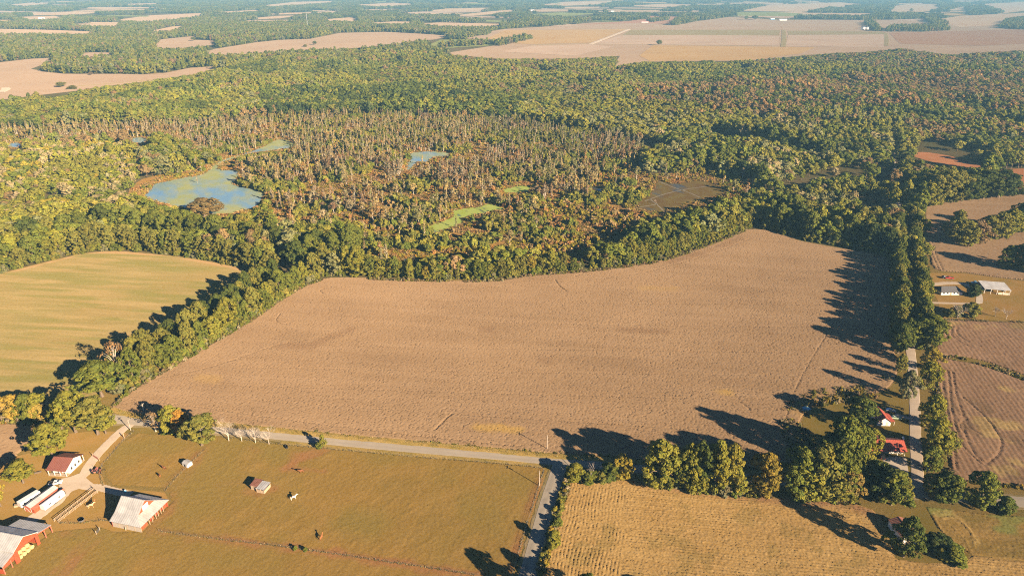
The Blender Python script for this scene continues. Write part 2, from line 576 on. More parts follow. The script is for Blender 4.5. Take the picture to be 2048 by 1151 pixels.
FAR_STRIPS = [  # plots that differ inside the big plain
    ('light', [(1188, 88), (1242, 71), (1510, 70), (1558, 72), (1557, 92), (1290, 90)]),
    ('gold', [(1278, 112), (1306, 91), (1540, 94), (1630, 95), (1600, 108), (1500, 121), (1300, 123)]),
    ('light', [(1576, 71), (1770, 69), (1768, 95), (1571, 93)]),
    ('brown', [(1778, 66), (2048, 59), (2300, 55), (2300, 92), (2048, 88), (1960, 92), (1800, 88)]),
    ('olive', [(1262, 60), (1560, 61), (1558, 71), (1245, 70)]),
    ('olive', [(1575, 62), (1765, 64), (1768, 69), (1577, 70)]),
    ('gold', [(960, 84), (1008, 61), (1252, 59), (1180, 86), (1060, 89)]),
    ('light', [(1000, 104), (1062, 92), (1180, 89), (1228, 94), (1150, 112)]),
]
TREE_ROWS = [  # woods and rows standing on the plain
    [(1005, 57), (1020, 50), (1085, 43), (1200, 37), (1290, 30), (1296, 38), (1262, 42), (1190, 42), (1080, 52)],
    [(1338, 51), (1352, 41), (1385, 34), (1470, 28), (1468, 33), (1402, 40), (1372, 48), (1352, 51)],
    [(1588, 38), (1600, 35), (1720, 36), (1760, 31), (1850, 34), (1848, 38), (1725, 41)],
    [(1728, 46), (1743, 44), (1764, 63), (1745, 63)],
    [(1770, 64), (1780, 57), (1880, 54), (1902, 61), (1850, 64)],
    [(1850, 33), (1872, 41), (1897, 51), (1870, 52), (1850, 42)],
    [(1998, 57), (2010, 43), (2048, 38), (2300, 36), (2300, 56), (2048, 60)],
    [(1615, 26), (1660, 18), (1757, 21), (1757, 27)],
    [(1692, 15), (1795, 8), (1785, 14), (1702, 19)],
    [(1930, 17), (1962, 12), (2002, 25), (1990, 29), (1940, 27)],
    [(985, 91), (1010, 84), (1058, 75), (1066, 79), (1015, 90), (995, 93)],
    [(905, 78), (935, 73), (980, 66), (980, 70), (930, 77)],
    [(866, 97), (900, 91), (1000, 86), (1000, 89), (900, 95)],
    [(1060, 53), (1085, 49), (1135, 47), (1135, 50), (1085, 54)],
    [(1290, 43), (1335, 37), (1338, 41), (1305, 45)],
]
FOREST = [(-420, 655), (-150, 590), (0, 543), (60, 528), (120, 513), (170, 502), (230, 498), (300, 503), (380, 512), (450, 524), (505, 538), (560, 553), (600, 560), (640, 552), (700, 549), (760, 551), (850, 555), (980, 555), (1060, 544), (1200, 533), (1330, 512), (1430, 476), (1490, 453), (1540, 456), (1600, 476), (1700, 494), (1770, 506), (1800, 520), (1850, 520), (1848, 470), (1842, 415), (1868, 401), (1930, 393), (2030, 385), (2048, 383), (2500, 365),
          (2500, 100, 16), (2048, 96, 16), (1900, 104, 16), (1800, 92, 16), (1740, 99, 16), (1620, 104, 16), (1500, 116, 16), (1290, 117, 16), (1250, 120, 14), (1232, 120, 8), (1228, 108, 16), (1200, 99, 16), (1150, 113, 16), (1000, 113, 16), (900, 106, 16), (760, 99, 16), (700, 94, 16), (640, 101, 16), (520, 109, 16), (468, 133, 4), (400, 136, 16), (250, 159, 16), (120, 183, 16), (0, 198, 16), (-420, 236, 16)]

_r = random.Random(5)
for _k in range(260):                                  # the long narrow fields under the horizon
    _x, _y = (_r.uniform(-60, 2100) if _k < 120 else _r.uniform(850, 2100)), 2.0 + 56 * _r.random() ** 1.35
    _w, _h = _r.uniform(30, 110), (1.2 + _y * 0.055) * _r.uniform(0.6, 1.3)
    if _x < 1000 and _y > 46:
        continue
    _s = _r.uniform(-0.05, 0.03)
    _p = [(_x - _w, _y + _s * _w + _h * 0.3), (_x - _w * 0.2, _y - _h * 0.6), (_x + _w, _y - _s * _w - _h * 0.4), (_x + _w * 0.9, _y - _s * _w + _h * 0.4), (_x, _y + _h * 0.7)]
    if not any(inside(np.array([_x, _x - _w * 0.8, _x + _w * 0.8]), np.array([_y, _y, _y]), q).any() for _, q in FAR_FIELDS):
        FAR_FIELDS.append((_r.choice(['pale', 'pale', 'tan', 'light', 'green', 'gold']), _p))
W_MAIN = smooth_line(world_poly(PX_MAIN), 3, True)
W_LEFT = smooth_line(world_poly(PX_LEFT), 3, True)
def ragged(poly, amp):
    P = np.array(poly)
    a = (fnoise(P[:, 0], P[:, 1], 7.0, 3) - 0.5) * 2 * amp
    b = (fnoise(P[:, 0], P[:, 1], 7.0, 13) - 0.5) * 2 * amp
    return [(x + i, y + j) for (x, y), i, j in zip(poly, a, b)]


PX_LOW = [[(256, 388), (285, 358), (345, 348), (400, 336), (425, 316), (470, 298), (505, 296), (450, 318), (425, 338), (400, 352), (340, 366), (305, 372), (292, 393), (312, 406), (345, 414), (330, 420), (290, 410)],
          [(455, 432), (515, 412), (575, 424), (560, 444), (480, 446)], [(440, 342), (470, 318), (520, 306), (500, 316), (478, 330), (470, 345)], [(770, 500), (850, 500), (960, 515), (1010, 530), (900, 536), (780, 520)], [(1180, 500), (1290, 440), (1340, 425), (1300, 460), (1230, 505)], [(960, 395), (1000, 368), (1060, 364), (1110, 374), (1060, 392), (1000, 400)]]
W_LOW = [smooth_line(world_poly(p), 3, True) for p in PX_LOW]
W_MARSH = smooth_line(world_poly(PX_MARSH), 4, True)
W_PONDS = [ragged(smooth_line(world_poly(p), 8, True), 1.6) for p in PX_PONDS]
W_SHALLOW = ragged(smooth_line(world_poly(PX_SHALLOW), 8, True), 3.0)
W_FOREST = world_poly(FOREST)
W_FAR = [world_poly(p) for _, p in FAR_FIELDS]
W_ROWS = [world_poly(p) for p in TREE_ROWS]
W_R3 = smooth_line(world_poly(PX_SOY_R3), 3, True)
W_RED = [smooth_line(world_poly(PX_RED1), 3, True), smooth_line(world_poly(PX_RED2), 3, True)]


def sheet(name, poly, z, mat, kind='structure', label=None):
    bm = bmesh.new()
    vs = [bm.verts.new((x, y, z)) for x, y in poly]
    f = bm.faces.new(vs)
    bmesh.ops.recalc_face_normals(bm, faces=[f])
    if f.normal.z < 0:
        f.normal_flip()
    bmesh.ops.triangulate(bm, faces=[f])
    me = bpy.data.meshes.new(name)
    bm.to_mesh(me)
    bm.free()
    me.materials.append(mat)
    o = link(name, me)
    tag(o, label, None, None, kind)
    return o


def strip(name, line, width, z, mat, crown=0.06, kind='structure', label=None, wob=0.0):
    """a road or track: crowned ribbon with worn edges and sloping shoulders"""
    pts = smooth_line(line, 10)
    vs, fs = [], []
    prof = [(-0.5, -z), (-0.46, 0.0), (-0.25, crown * 0.7), (0.0, crown), (0.25, crown * 0.7), (0.46, 0.0), (0.5, -z)]
    k = len(prof)
    for i, (x, y) in enumerate(pts):
        a, b = pts[max(i - 1, 0)], pts[min(i + 1, len(pts) - 1)]
        d = Vector((b[0] - a[0], b[1] - a[1])).normalized()
        n = Vector((d.y, -d.x))
        for s, h in prof:
            w = width * (1 + (wob * (random.random() - 0.5) if abs(s) > 0.4 else 0))
            vs.append((x + n.x * s * w, y + n.y * s * w, z + h + 0.002))
        if i:
            q = (i - 1) * k
            for j in range(k - 1):
                fs.append((q + j, q + j + 1, q + j + 1 + k, q + j + k))
    me = bpy.data.meshes.new(name)
    me.from_pydata(vs, [], fs)
    bm = bmesh.new()
    bm.from_mesh(me)
    for f in bm.faces:
        if f.normal.z < 0:
            f.normal_flip()
    bm.to_mesh(me)
    bm.free()
    me.materials.append(mat)
    a = me.attributes.new('mask', 'FLOAT', 'POINT')
    col = [0.0, 0.0, 1.0, 0.15, 1.0, 0.0, 0.0]
    a.data.foreach_set('value', np.array([c * random.uniform(0.3, 1.0) for _ in pts for c in col], np.float32))
    return tag(link(name, me), label, None, None, kind)


def relief(name, poly, cell, hfun, mat, ang=0.0, z0=0.03, masks=None, label=None, clip=None):
    """a field whose crop or grass cover is real relief: a fine grid inside the polygon, lifted by hfun"""
    P = np.array(poly)
    c, s = math.cos(ang), math.sin(ang)
    U = P[:, 0] * c + P[:, 1] * s
    V = -P[:, 0] * s + P[:, 1] * c
    us = np.arange(U.min(), U.max() + cell, cell)
    vs = np.arange(V.min(), V.max() + cell, cell)
    UU, VV = np.meshgrid(us, vs, indexing='ij')
    X = UU * c - VV * s
    Y = UU * s + VV * c
    ins = inside(X, Y, poly)
    px, py = to_px(X, Y)
    ins &= (px > -60) & (px < 2110) & (py < 1215)
    core = ins.copy()
    core[1:-1, 1:-1] = ins[1:-1, 1:-1] & ins[:-2, 1:-1] & ins[2:, 1:-1] & ins[1:-1, :-2] & ins[1:-1, 2:]
    Z = np.where(core, hfun(X, Y, UU, VV), 0.0) + z0
    jit = cell * 0.28
    X = X + RNG.uniform(-jit, jit, X.shape)
    Y = Y + RNG.uniform(-jit, jit, Y.shape)
    idx = -np.ones(X.shape, np.int64)
    idx[ins] = np.arange(ins.sum())
    q = ins[:-1, :-1] & ins[1:, :-1] & ins[1:, 1:] & ins[:-1, 1:]
    quads = np.stack([idx[:-1, :-1][q], idx[1:, :-1][q], idx[1:, 1:][q], idx[:-1, 1:][q]], 1)
    verts = np.stack([X[ins], Y[ins], Z[ins]], 1)
    me = mesh_np(name, verts, quads, mats=[mat])
    for mn, fn in (masks or {}).items():
        a = me.attributes.new(mn, 'FLOAT', 'POINT')
        a.data.foreach_set('value', np.clip(fn(X, Y), 0, 1)[ins].astype(np.float32))
    o = link(name, me)
    return tag(o, label, None, None, 'structure')


# ---- colours of the land
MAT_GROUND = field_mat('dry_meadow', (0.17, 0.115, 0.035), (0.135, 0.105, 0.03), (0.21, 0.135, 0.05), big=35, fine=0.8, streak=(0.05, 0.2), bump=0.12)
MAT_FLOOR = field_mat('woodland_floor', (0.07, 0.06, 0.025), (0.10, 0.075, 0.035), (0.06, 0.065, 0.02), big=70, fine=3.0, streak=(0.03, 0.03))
MAT_SOY = field_mat('ripe_soybean', (0.258, 0.169, 0.092), (0.216, 0.140, 0.076), (0.295, 0.197, 0.112), big=55, fine=0.5, ang=ROAD_ANG, streak=(0.012, 0.12), streak_amt=0.6, fine_amt=0.22,
                    mask_col=(0.33, 0.21, 0.06), mask2_col=(0.13, 0.07, 0.036))
MAT_SOY2 = field_mat('ripe_soybean_dark', (0.24, 0.148, 0.086), (0.20, 0.122, 0.07), (0.28, 0.176, 0.104), big=40, fine=0.9, ang=SIDE_ANG, streak=(0.015, 0.3), fine_amt=0.3, mask_col=(0.34, 0.24, 0.09), mask2_col=(0.12, 0.08, 0.04))
MAT_HAYFIELD = field_mat('cut_hay', (0.222, 0.163, 0.062), (0.186, 0.152, 0.054), (0.30, 0.217, 0.095), big=45, fine=0.9, ang=ROAD_ANG + 0.06, streak=(0.018, 0.17), streak_amt=0.75, fine_amt=0.2, mask_col=(0.30, 0.19, 0.09), mask2_col=(0.16, 0.145, 0.042))
MAT_PASTURE = field_mat('grazed_pasture', (0.205, 0.126, 0.033), (0.172, 0.114, 0.030), (0.25, 0.156, 0.048), big=38, fine=0.6, ang=0.9, streak=(0.06, 0.22), streak_amt=0.6, fine_amt=0.28, mask_col=(0.225, 0.11, 0.045), mask2_col=(0.172, 0.122, 0.032))
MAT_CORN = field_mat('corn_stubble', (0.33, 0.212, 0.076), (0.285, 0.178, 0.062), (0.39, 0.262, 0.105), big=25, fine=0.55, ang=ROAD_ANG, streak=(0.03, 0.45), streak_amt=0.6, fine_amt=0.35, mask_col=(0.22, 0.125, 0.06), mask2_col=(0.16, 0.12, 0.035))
MAT_STUBBLE = field_mat('weedy_stubble', (0.23, 0.145, 0.042), (0.155, 0.115, 0.032), (0.29, 0.185, 0.065), big=18, fine=0.6, ang=ROAD_ANG, streak=(0.04, 0.25), streak_amt=0.7, fine_amt=0.3, mask_col=(0.17, 0.17, 0.045), mask2_col=(0.4, 0.28, 0.11))
MAT_YARD = field_mat('dry_lawn', (0.255, 0.15, 0.045), (0.21, 0.14, 0.036), (0.30, 0.185, 0.07), big=14, fine=0.5, streak=(0.1, 0.15), fine_amt=0.2, bump=0.06)
MAT_LAWN = field_mat('green_lawn', (0.125, 0.10, 0.022), (0.17, 0.12, 0.032), (0.19, 0.125, 0.04), big=12, fine=0.5, streak=(0.1, 0.15), fine_amt=0.25, bump=0.06)
MAT_ASPHALT = field_mat('weathered_asphalt', (0.33, 0.28, 0.215), (0.29, 0.245, 0.185), (0.23, 0.195, 0.15), big=9, fine=0.3, ang=ROAD_ANG, streak=(0.02, 0.6), fine_amt=0.12, mask_col=(0.26, 0.225, 0.18))
MAT_ASPHALT2 = field_mat('weathered_side_asphalt', (0.36, 0.31, 0.245), (0.32, 0.275, 0.21), (0.17, 0.145, 0.115), big=9, fine=0.3, ang=SIDE_ANG, streak=(0.015, 0.5), streak_amt=0.6, fine_amt=0.12, mask_col=(0.20, 0.175, 0.14))
MAT_GRAVEL = field_mat('pale_gravel', (0.41, 0.335, 0.255), (0.355, 0.28, 0.205), (0.45, 0.375, 0.29), big=6, fine=0.35, streak=(0.1, 0.3), fine_amt=0.14)
MAT_CONCRETE = field_mat('worn_concrete', (0.44, 0.37, 0.29), (0.39, 0.33, 0.26), (0.5, 0.42, 0.33), big=5, fine=0.4, fine_amt=0.1)
MAT_MARSH = field_mat('marsh_ground', (0.21, 0.115, 0.038), (0.15, 0.105, 0.034), (0.28, 0.15, 0.035), big=45, fine=1.4, ang=0.2, streak=(0.03, 0.08), streak_amt=0.7, fine_amt=0.4, bump=0.3)
MAT_SHALLOW = water_mat('silted_shallow', (0.12, 0.075, 0.028), (0.145, 0.11, 0.035), 0.62, 30.0)
MAT_RED = field_mat('bare_red_soil', (0.33, 0.14, 0.06), (0.28, 0.12, 0.05), (0.36, 0.18, 0.09), big=30, fine=1.5, fine_amt=0.15)
FARC = {'tan': (0.29, 0.205, 0.135), 'pale': (0.36, 0.25, 0.155), 'green': (0.17, 0.18, 0.055), 'pink': (0.29, 0.155, 0.095), 'light': (0.33, 0.24, 0.17),
        'gold': (0.32, 0.21, 0.095), 'brown': (0.26, 0.15, 0.085), 'olive': (0.22, 0.175, 0.085)}
MAT_FAR = {k: field_mat('far_field_' + k, c, tuple(v * 0.88 for v in c), tuple(v * 1.1 for v in c), big=180, fine=9, ang=0.3, streak=(0.003, 0.03), streak_amt=0.5, fine_amt=0.07) for k, c in FARC.items()}
MAT_WATER = water_mat('duckweed_pond', (0.31, 0.34, 0.12), (0.36, 0.37, 0.19), 0.505, 34.0, (0.19, 0.33, 0.42), 0.09)  # water base colour lightened to pale blue to stand for reflected sky
MAT_WATER_G = water_mat('duckweed_cover', (0.29, 0.36, 0.07), (0.33, 0.38, 0.10), 0.64, 9.0)
MAT_CHANNEL = field_mat('silty_channel', (0.16, 0.14, 0.11), (0.12, 0.11, 0.085), (0.2, 0.17, 0.13), big=12, fine=1.0, fine_amt=0.2)
MAT_WATER_B = water_mat('open_water', (0.2, 0.22, 0.08), (0.25, 0.25, 0.1), 0.40, 10.0)

# ---- ground sheet, woodland floor, marsh, water
G0 = bpy.data.meshes.new('ground')
G0.from_pydata([(-22000, -3000, 0), (22000, -3000, 0), (22000, 30000, 0), (-22000, 30000, 0)], [], [(0, 1, 2, 3)])
tag(link('ground', G0, MAT_GROUND), None, None, None, 'structure')
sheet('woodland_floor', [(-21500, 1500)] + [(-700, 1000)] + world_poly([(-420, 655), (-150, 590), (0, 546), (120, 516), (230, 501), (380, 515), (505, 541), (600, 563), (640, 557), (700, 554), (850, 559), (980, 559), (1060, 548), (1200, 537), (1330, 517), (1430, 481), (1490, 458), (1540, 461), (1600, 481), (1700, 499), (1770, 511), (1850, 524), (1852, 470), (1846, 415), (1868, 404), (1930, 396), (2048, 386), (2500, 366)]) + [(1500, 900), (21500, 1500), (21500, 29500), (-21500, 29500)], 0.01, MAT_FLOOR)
sheet('marsh', W_MARSH, 0.03, MAT_MARSH)
for i, w in enumerate(W_PONDS):
    sheet('pond', w, 0.07, MAT_WATER_G if i in (2, 3) else (MAT_WATER_B if i in (4, 5) else MAT_WATER))
for w in W_LOW:
    sheet('marsh', w, 0.05, MAT_MARSH)
sheet('shallow_pond', W_SHALLOW, 0.07, MAT_SHALLOW)
for ln in ([(1316, 362), (1345, 374), (1375, 384), (1402, 396)], [(1290, 402), (1330, 388), (1375, 378), (1420, 372)], [(1300, 398), (1315, 410), (1330, 424)], [(1278, 414), (1300, 411), (1316, 408)]):
    strip('water_channel', [at2(*p) for p in ln], 1.5, 0.075, MAT_CHANNEL, 0.0, wob=0.6)
for k, (key, pp) in enumerate(FAR_FIELDS):
    sheet('far_field', W_FAR[k], 0.10 + 0.004 * k, MAT_FAR[key])
for k, (key, pp) in enumerate(FAR_STRIPS):
    sheet('far_plot', world_poly(pp), 0.40 + 0.01 * k, MAT_FAR[key])
for k, ln in enumerate([[(1180, 89), (1258, 59)], [(0, 185), (12, 179), (10, 176)]]):
    strip('far_track', [at2(*p) for p in ln], 14, 0.6, MAT_GRAVEL)
for ln, w in ([[(1240, 71), (1400, 70.5), (1560, 72)], 7], [[(1185, 88.5), (1300, 89.5), (1560, 93)], 9], [[(1567, 60), (1568, 76), (1566, 94)], 30], [[(1771, 66), (1773, 80), (1772, 92)], 26],
              [[(1060, 91), (1120, 89), (1182, 88)], 14], [[(150, 173), (260, 164), (380, 150), (440, 139)], 8], [[(1150, 58), (1350, 59), (1560, 60.5), (1760, 63)], 12]):
    strip('far_headland', [at2(*p) for p in ln], w * 0.55, 0.55, MAT_FAR['olive'])


# ---- ripe soybean field in the middle
def track(*pts):
    return [at2(*p) for p in pts]


MAIN_TRACKS = [track((1165, 548), (1150, 553), (1165, 556), (1185, 555)), track((1110, 560), (1118, 572), (1132, 583)), track((648, 578), (640, 582), (646, 588), (656, 590)), track((870, 860), (895, 835), (905, 828)),
               track((430, 712), (455, 722), (480, 718)), track((560, 628), (552, 640), (562, 648), (580, 646)), track((1450, 800), (1480, 806), (1500, 820))]
MAIN_YELLOW = [track((955, 856), (990, 858), (1040, 860)), track((1448, 783), (1455, 785)), track((400, 757), (430, 760)), track((1285, 577), (1345, 578)), track((1620, 800), (1660, 790), (1690, 800)), track((1600, 830), (1640, 860), (1640, 880))]
MAIN_DARK = [track((1337, 525), (1400, 507)), track((1340, 524), (1420, 500), (1480, 478)), track((560, 692), (620, 694), (700, 660)), track((1240, 660), (1330, 665)), track((970, 660), (976, 660)), track((1085, 722), (1095, 726))]


FAINT_TRACKS = []
for _k, (_a, _b) in enumerate([((600, 690), (1560, 705)), ((480, 735), (1600, 752)), ((720, 640), (1640, 655)), ((430, 770), (1500, 800)), ((800, 600), (1650, 610)), ((500, 800), (1400, 860)), ((900, 575), (1600, 560))]):
    FAINT_TRACKS.append(([at2(*_a), at2((_a[0] + _b[0]) / 2, (_a[1] + _b[1]) / 2 + 2), at2(*_b)], 0.16))
for _p in ([(300, 760), (420, 735), (560, 690), (700, 668)], [(262, 800), (400, 815), (560, 838), (800, 868), (1040, 893)], [(1560, 880), (1590, 780), (1640, 690), (1700, 600), (1740, 540)], [(660, 575), (780, 575), (900, 580), (1060, 568), (1250, 552), (1400, 515), (1500, 478)]):
    FAINT_TRACKS.append((smooth_line([at2(*q) for q in _p], 5), 0.2))


def soy_height(X, Y, U, V):
    n = RNG.random(X.shape)
    n2 = RNG.random(X.shape)
    h = 0.46 + 0.15 * n2 * n2
    h = np.where(n > 0.93 - 0.10 * (fnoise(X, Y, 40, 3) - 0.5), h - 0.24, h)
    for t in MAIN_TRACKS:
        sm = smooth_line(t, 6)
        d = dist_to_line(X, Y, sm)
        h = np.where(d < 0.45, 0.22, h)
    for t, dep in FAINT_TRACKS:
        d = dist_to_line(X, Y, t)
        h = np.where((d < 0.4) & (RNG.random(X.shape) < 0.7), h - dep, h)
    return h


def near_any(lines, r):
    def f(X, Y):
        m = np.zeros(X.shape)
        for k, ln in enumerate(lines):
            d = dist_to_line(X, Y, ln) + 5.0 * (fnoise(X, Y, 6.0, 40 + k) - 0.5)
            m = np.maximum(m, np.clip(1.3 - d / r, 0, 1))
        return m
    return f


sheet('field_soil', W_MAIN, 0.025, MAT_SOY)
relief('soybean_field', W_MAIN, 0.42, soy_height, MAT_SOY, ROAD_ANG, 0.03,
       {'mask': lambda X, Y: np.maximum(0.75 * near_any(MAIN_YELLOW[:2], 3.2)(X, Y), 0.3 * near_any(MAIN_YELLOW[2:], 4.0)(X, Y)), 'mask2': lambda X, Y: 0.30 * near_any(MAIN_DARK, 4.0)(X, Y)})


def hay_height(X, Y, U, V):
    return 0.06 + 0.13 * RNG.random(X.shape) + 0.05 * np.sin(V * 2 * math.pi / 3.1)


HAY_EDGE = smooth_line([at2(*p) for p in [(-60, 563), (0, 549), (60, 534), (120, 519), (170, 508), (230, 504), (300, 509), (380, 518), (450, 531), (530, 549)]], 4)
sheet('hay_stubble', W_LEFT, 0.03, MAT_HAYFIELD)
relief('hay_field', W_LEFT, 0.85, hay_height, MAT_HAYFIELD, ROAD_ANG, 0.04,
       {'mask': lambda X, Y: np.clip(1.4 - dist_to_line(X, Y, HAY_EDGE) / 2.6, 0, 0.85), 'mask2': lambda X, Y: 0.8 * np.clip((fnoise(X * 0.12, Y + 0.1 * X, 4.5, 77) - 0.5) * 5, 0, 1)})

# ---- pasture and farmyard grass
FENCE_LINES = {
    'pasture_north': [at2(*p) for p in [(445, 874), (560, 888), (700, 901), (850, 915), (1000, 927), (1086, 936)]],
    'pasture_east': [at2(*p) for p in [(1088, 940), (1072, 990), (1050, 1062), (1026, 1145), (1010, 1200)]],
    'pasture_south': [at2(*p) for p in [(318, 1062), (420, 1076), (560, 1092), (700, 1112), (830, 1131), (960, 1151)]],
    'paddock_diagonal': [at2(*p) for p in [(330, 982), (352, 955), (382, 925), (412, 897)]],
    'drive_side': [at2(*p) for p in [(268, 862), (246, 882), (222, 910), (204, 930), (200, 950), (207, 970)]],
    'yard_south': [at2(*p) for p in [(118, 1045), (160, 1046), (200, 1040), (222, 1042)]],
}
COW_PATHS = [FENCE_LINES['paddock_diagonal'], FENCE_LINES['pasture_south'], [at2(*p) for p in [(575, 935), (600, 910), (650, 898)]], [at2(*p) for p in [(1080, 960), (1045, 1062), (1015, 1160)]],
             [at2(*p) for p in [(500, 890), (600, 915), (640, 905)]], [at2(*p) for p in [(498, 978), (520, 986), (545, 977)]], [at2(*p) for p in [(440, 968), (470, 966), (500, 962)]], [at2(*p) for p in [(300, 1062), (345, 1010), (352, 1000)]], [at2(*p) for p in [(575, 937), (650, 942)]], [at2(*p) for p in [(400, 905), (385, 940), (345, 990)]]]
GREEN_SPOTS = [[at2(*p) for p in [(440, 890), (520, 880), (560, 905)]], [at2(*p) for p in [(700, 1040), (740, 1050)]], [at2(*p) for p in [(240, 900), (300, 890), (350, 890)]]]


def grass_height(X, Y, U, V):
    return 0.03 + 0.15 * RNG.random(X.shape) ** 2 + 0.07 * np.clip(vnoise(U * 0.7, V, 1.1, 9) - 0.35, 0, 1)


RUTS = [[at2(*p) for p in [(238, 1055), (190, 1085), (150, 1120), (120, 1160)]], [at2(*p) for p in [(195, 1068), (150, 1100), (108, 1145)]], [at2(*p) for p in [(185, 1062), (158, 1070), (130, 1066)]]]
W_PASTURE = world_poly(PX_PASTURE)
relief('pasture', W_PASTURE, 0.55, grass_height, MAT_PASTURE, 0.9, 0.03,
       {'mask': lambda X, Y: np.maximum(0.85 * near_any(COW_PATHS, 2.2)(X, Y), 0.8 * near_any(RUTS, 1.6)(X, Y)), 'mask2': lambda X, Y: np.maximum(near_any(GREEN_SPOTS, 8.0)(X, Y), 0.8 * np.clip((fnoise(X, Y, 30, 5) - 0.5) * 4, 0, 1))})
sheet('farmyard_grass', world_poly([(-40, 930), (60, 905), (85, 893), (100, 870), (180, 862), (245, 862), (258, 868), (225, 905), (205, 930), (204, 950), (212, 972), (330, 984), (340, 1005), (285, 1062), (225, 1062), (200, 1053), (110, 1062), (60, 1090), (-40, 1140)]), 0.02, MAT_YARD)
relief('soybean_patch', world_poly(PX_SOY_LEFT), 0.6, soy_height, MAT_SOY, ROAD_ANG, 0.03)

# ---- corn stubble bottom right
W_CORN = world_poly(PX_CORN)
CORN_HEAD = [at2(*p) for p in [(1150, 955), (1140, 1010), (1115, 1090), (1090, 1180)]]


def corn_height(X, Y, U, V):
    d = dist_to_line(X, Y, CORN_HEAD)
    along = U * math.cos(SIDE_ANG - ROAD_ANG) + V * math.sin(SIDE_ANG - ROAD_ANG)
    across = -U * math.sin(SIDE_ANG - ROAD_ANG) + V * math.cos(SIDE_ANG - ROAD_ANG)
    head = d < 17 + 6 * vnoise(X, Y, 12, 8)
    rows_a = np.sin(V * 2 * math.pi / 1.3 + 3.0 * vnoise(U, V, 9, 3))
    rows_b = np.sin(across * 2 * math.pi / 1.25 + 4.0 * vnoise(U, V, 7, 4))
    r = np.where(head, rows_b, rows_a * 0.7)
    gap = fnoise(U * 0.4, V, 5.0, 6)
    return 0.06 + 0.16 * np.clip(r, 0, 1) * np.clip(gap * 2.2 - 0.3, 0, 1.3) + 0.20 * RNG.random(X.shape) ** 2


sheet('corn_soil', W_CORN, 0.02, MAT_CORN)
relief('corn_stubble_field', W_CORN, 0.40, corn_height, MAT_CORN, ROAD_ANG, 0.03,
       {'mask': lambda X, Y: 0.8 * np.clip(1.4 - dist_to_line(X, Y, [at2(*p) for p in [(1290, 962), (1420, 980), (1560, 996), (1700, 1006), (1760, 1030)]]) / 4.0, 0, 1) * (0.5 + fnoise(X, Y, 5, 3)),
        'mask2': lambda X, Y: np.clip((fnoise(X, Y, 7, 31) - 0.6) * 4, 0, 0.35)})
W_STUB = world_poly(PX_STUBBLE)
STUB_RINGS = [smooth_line([at2(*p) for p in [(1868, 1030), (1875, 1048), (1890, 1070), (1925, 1098)]], 5), smooth_line([at2(*p) for p in [(1875, 1028), (1900, 1028), (1930, 1050), (1955, 1085)]], 5), smooth_line([at2(*p) for p in [(1885, 1036), (1910, 1036), (1940, 1062), (1950, 1095)]], 5), smooth_line([at2(*p) for p in [(1880, 1042), (1900, 1050), (1930, 1080), (1940, 1100)]], 5)]


def stub_height(X, Y, U, V):
    h = 0.08 + 0.2 * RNG.random(X.shape)
    for r in STUB_RINGS:
        h = np.where(dist_to_line(X, Y, r) < 0.3, h + 0.12, h)
    return h


relief('weedy_field', W_STUB, 0.45, stub_height, MAT_STUBBLE, ROAD_ANG, 0.03, {'mask': lambda X, Y: np.clip((fnoise(X, Y, 10, 12) - 0.48) * 5, 0, 0.9), 'mask2': lambda X, Y: 0.3 * near_any(STUB_RINGS, 0.8)(X, Y)})
sheet('shed_lawn', world_poly([(1790, 1018), (1850, 1012), (1868, 1040), (1890, 1072), (1905, 1088), (1940, 1110), (1915, 1125), (1850, 1125), (1795, 1118), (1770, 1050)]), 0.024, MAT_LAWN)

# ---- fields right of the gravel road
R1_TRACKS = [smooth_line(track(*t), 5) for t in ([(1895, 742), (1898, 770), (1905, 830), (1925, 890), (1962, 928)], [(1905, 745), (1912, 790), (1925, 830), (1930, 870), (1950, 910), (1975, 930)], [(1925, 795), (1965, 830), (1990, 860), (2002, 885), (1995, 910), (1968, 930)], [(1930, 835), (1938, 855), (1960, 868)], [(1882, 745), (1890, 800), (1905, 880), (1912, 940)], [(1932, 838), (1920, 850), (1925, 865)])]
R2_TRACKS = [smooth_line(track(*t), 5) for t in ([(1905, 650), (1903, 670), (1930, 690), (1975, 705), (2048, 722)], [(1915, 655), (1914, 668), (1940, 686), (1985, 700), (2048, 712)], [(1925, 652), (1960, 658), (2010, 672), (2048, 685)], [(1893, 650), (1893, 678)])]
R3_TRACKS = [smooth_line(track(*t), 5) for t in ([(1856, 480), (1862, 505), (1880, 545)], [(1864, 480), (1872, 512), (1888, 545)])]


def soy_r(tracks, cell=0.55):
    def f(X, Y, U, V):
        h = 0.4 + 0.26 * RNG.random(X.shape) * RNG.random(X.shape) + 0.07 * np.sin(V * 2 * math.pi / 2.2)
        for t in tracks:
            d = dist_to_line(X, Y, t)
            h = np.where(d < 0.5, 0.2, np.where(d < 1.1, h + 0.05, h))
        return h
    return f


for nm, pp, tr, cl in (('soybean_field', PX_SOY_R1, R1_TRACKS, 0.55), ('soybean_field', PX_SOY_R2, R2_TRACKS, 0.6)):
    relief(nm, smooth_line(world_poly(pp), 3, True), cl, soy_r(tr), MAT_SOY2, SIDE_ANG, 0.03, {'mask': lambda X, Y: np.clip((fnoise(X, Y, 14, 61) - 0.66) * 6, 0, 0.7), 'mask2': lambda X, Y: 0.5 * np.clip((fnoise(X, Y, 18, 19) - 0.55) * 5, 0, 1)})
sheet('soybean_soil', W_R3, 0.028, MAT_SOY)
relief('soybean_field', W_R3, 0.8, soy_r(R3_TRACKS), MAT_SOY, 0.3, 0.03)
sheet('ditch_grass', world_poly([(1866, 708), (1920, 714), (1975, 726), (2048, 752), (2300, 842), (2300, 852), (2048, 764), (1975, 737), (1920, 724), (1866, 722)]), 0.035, MAT_LAWN)
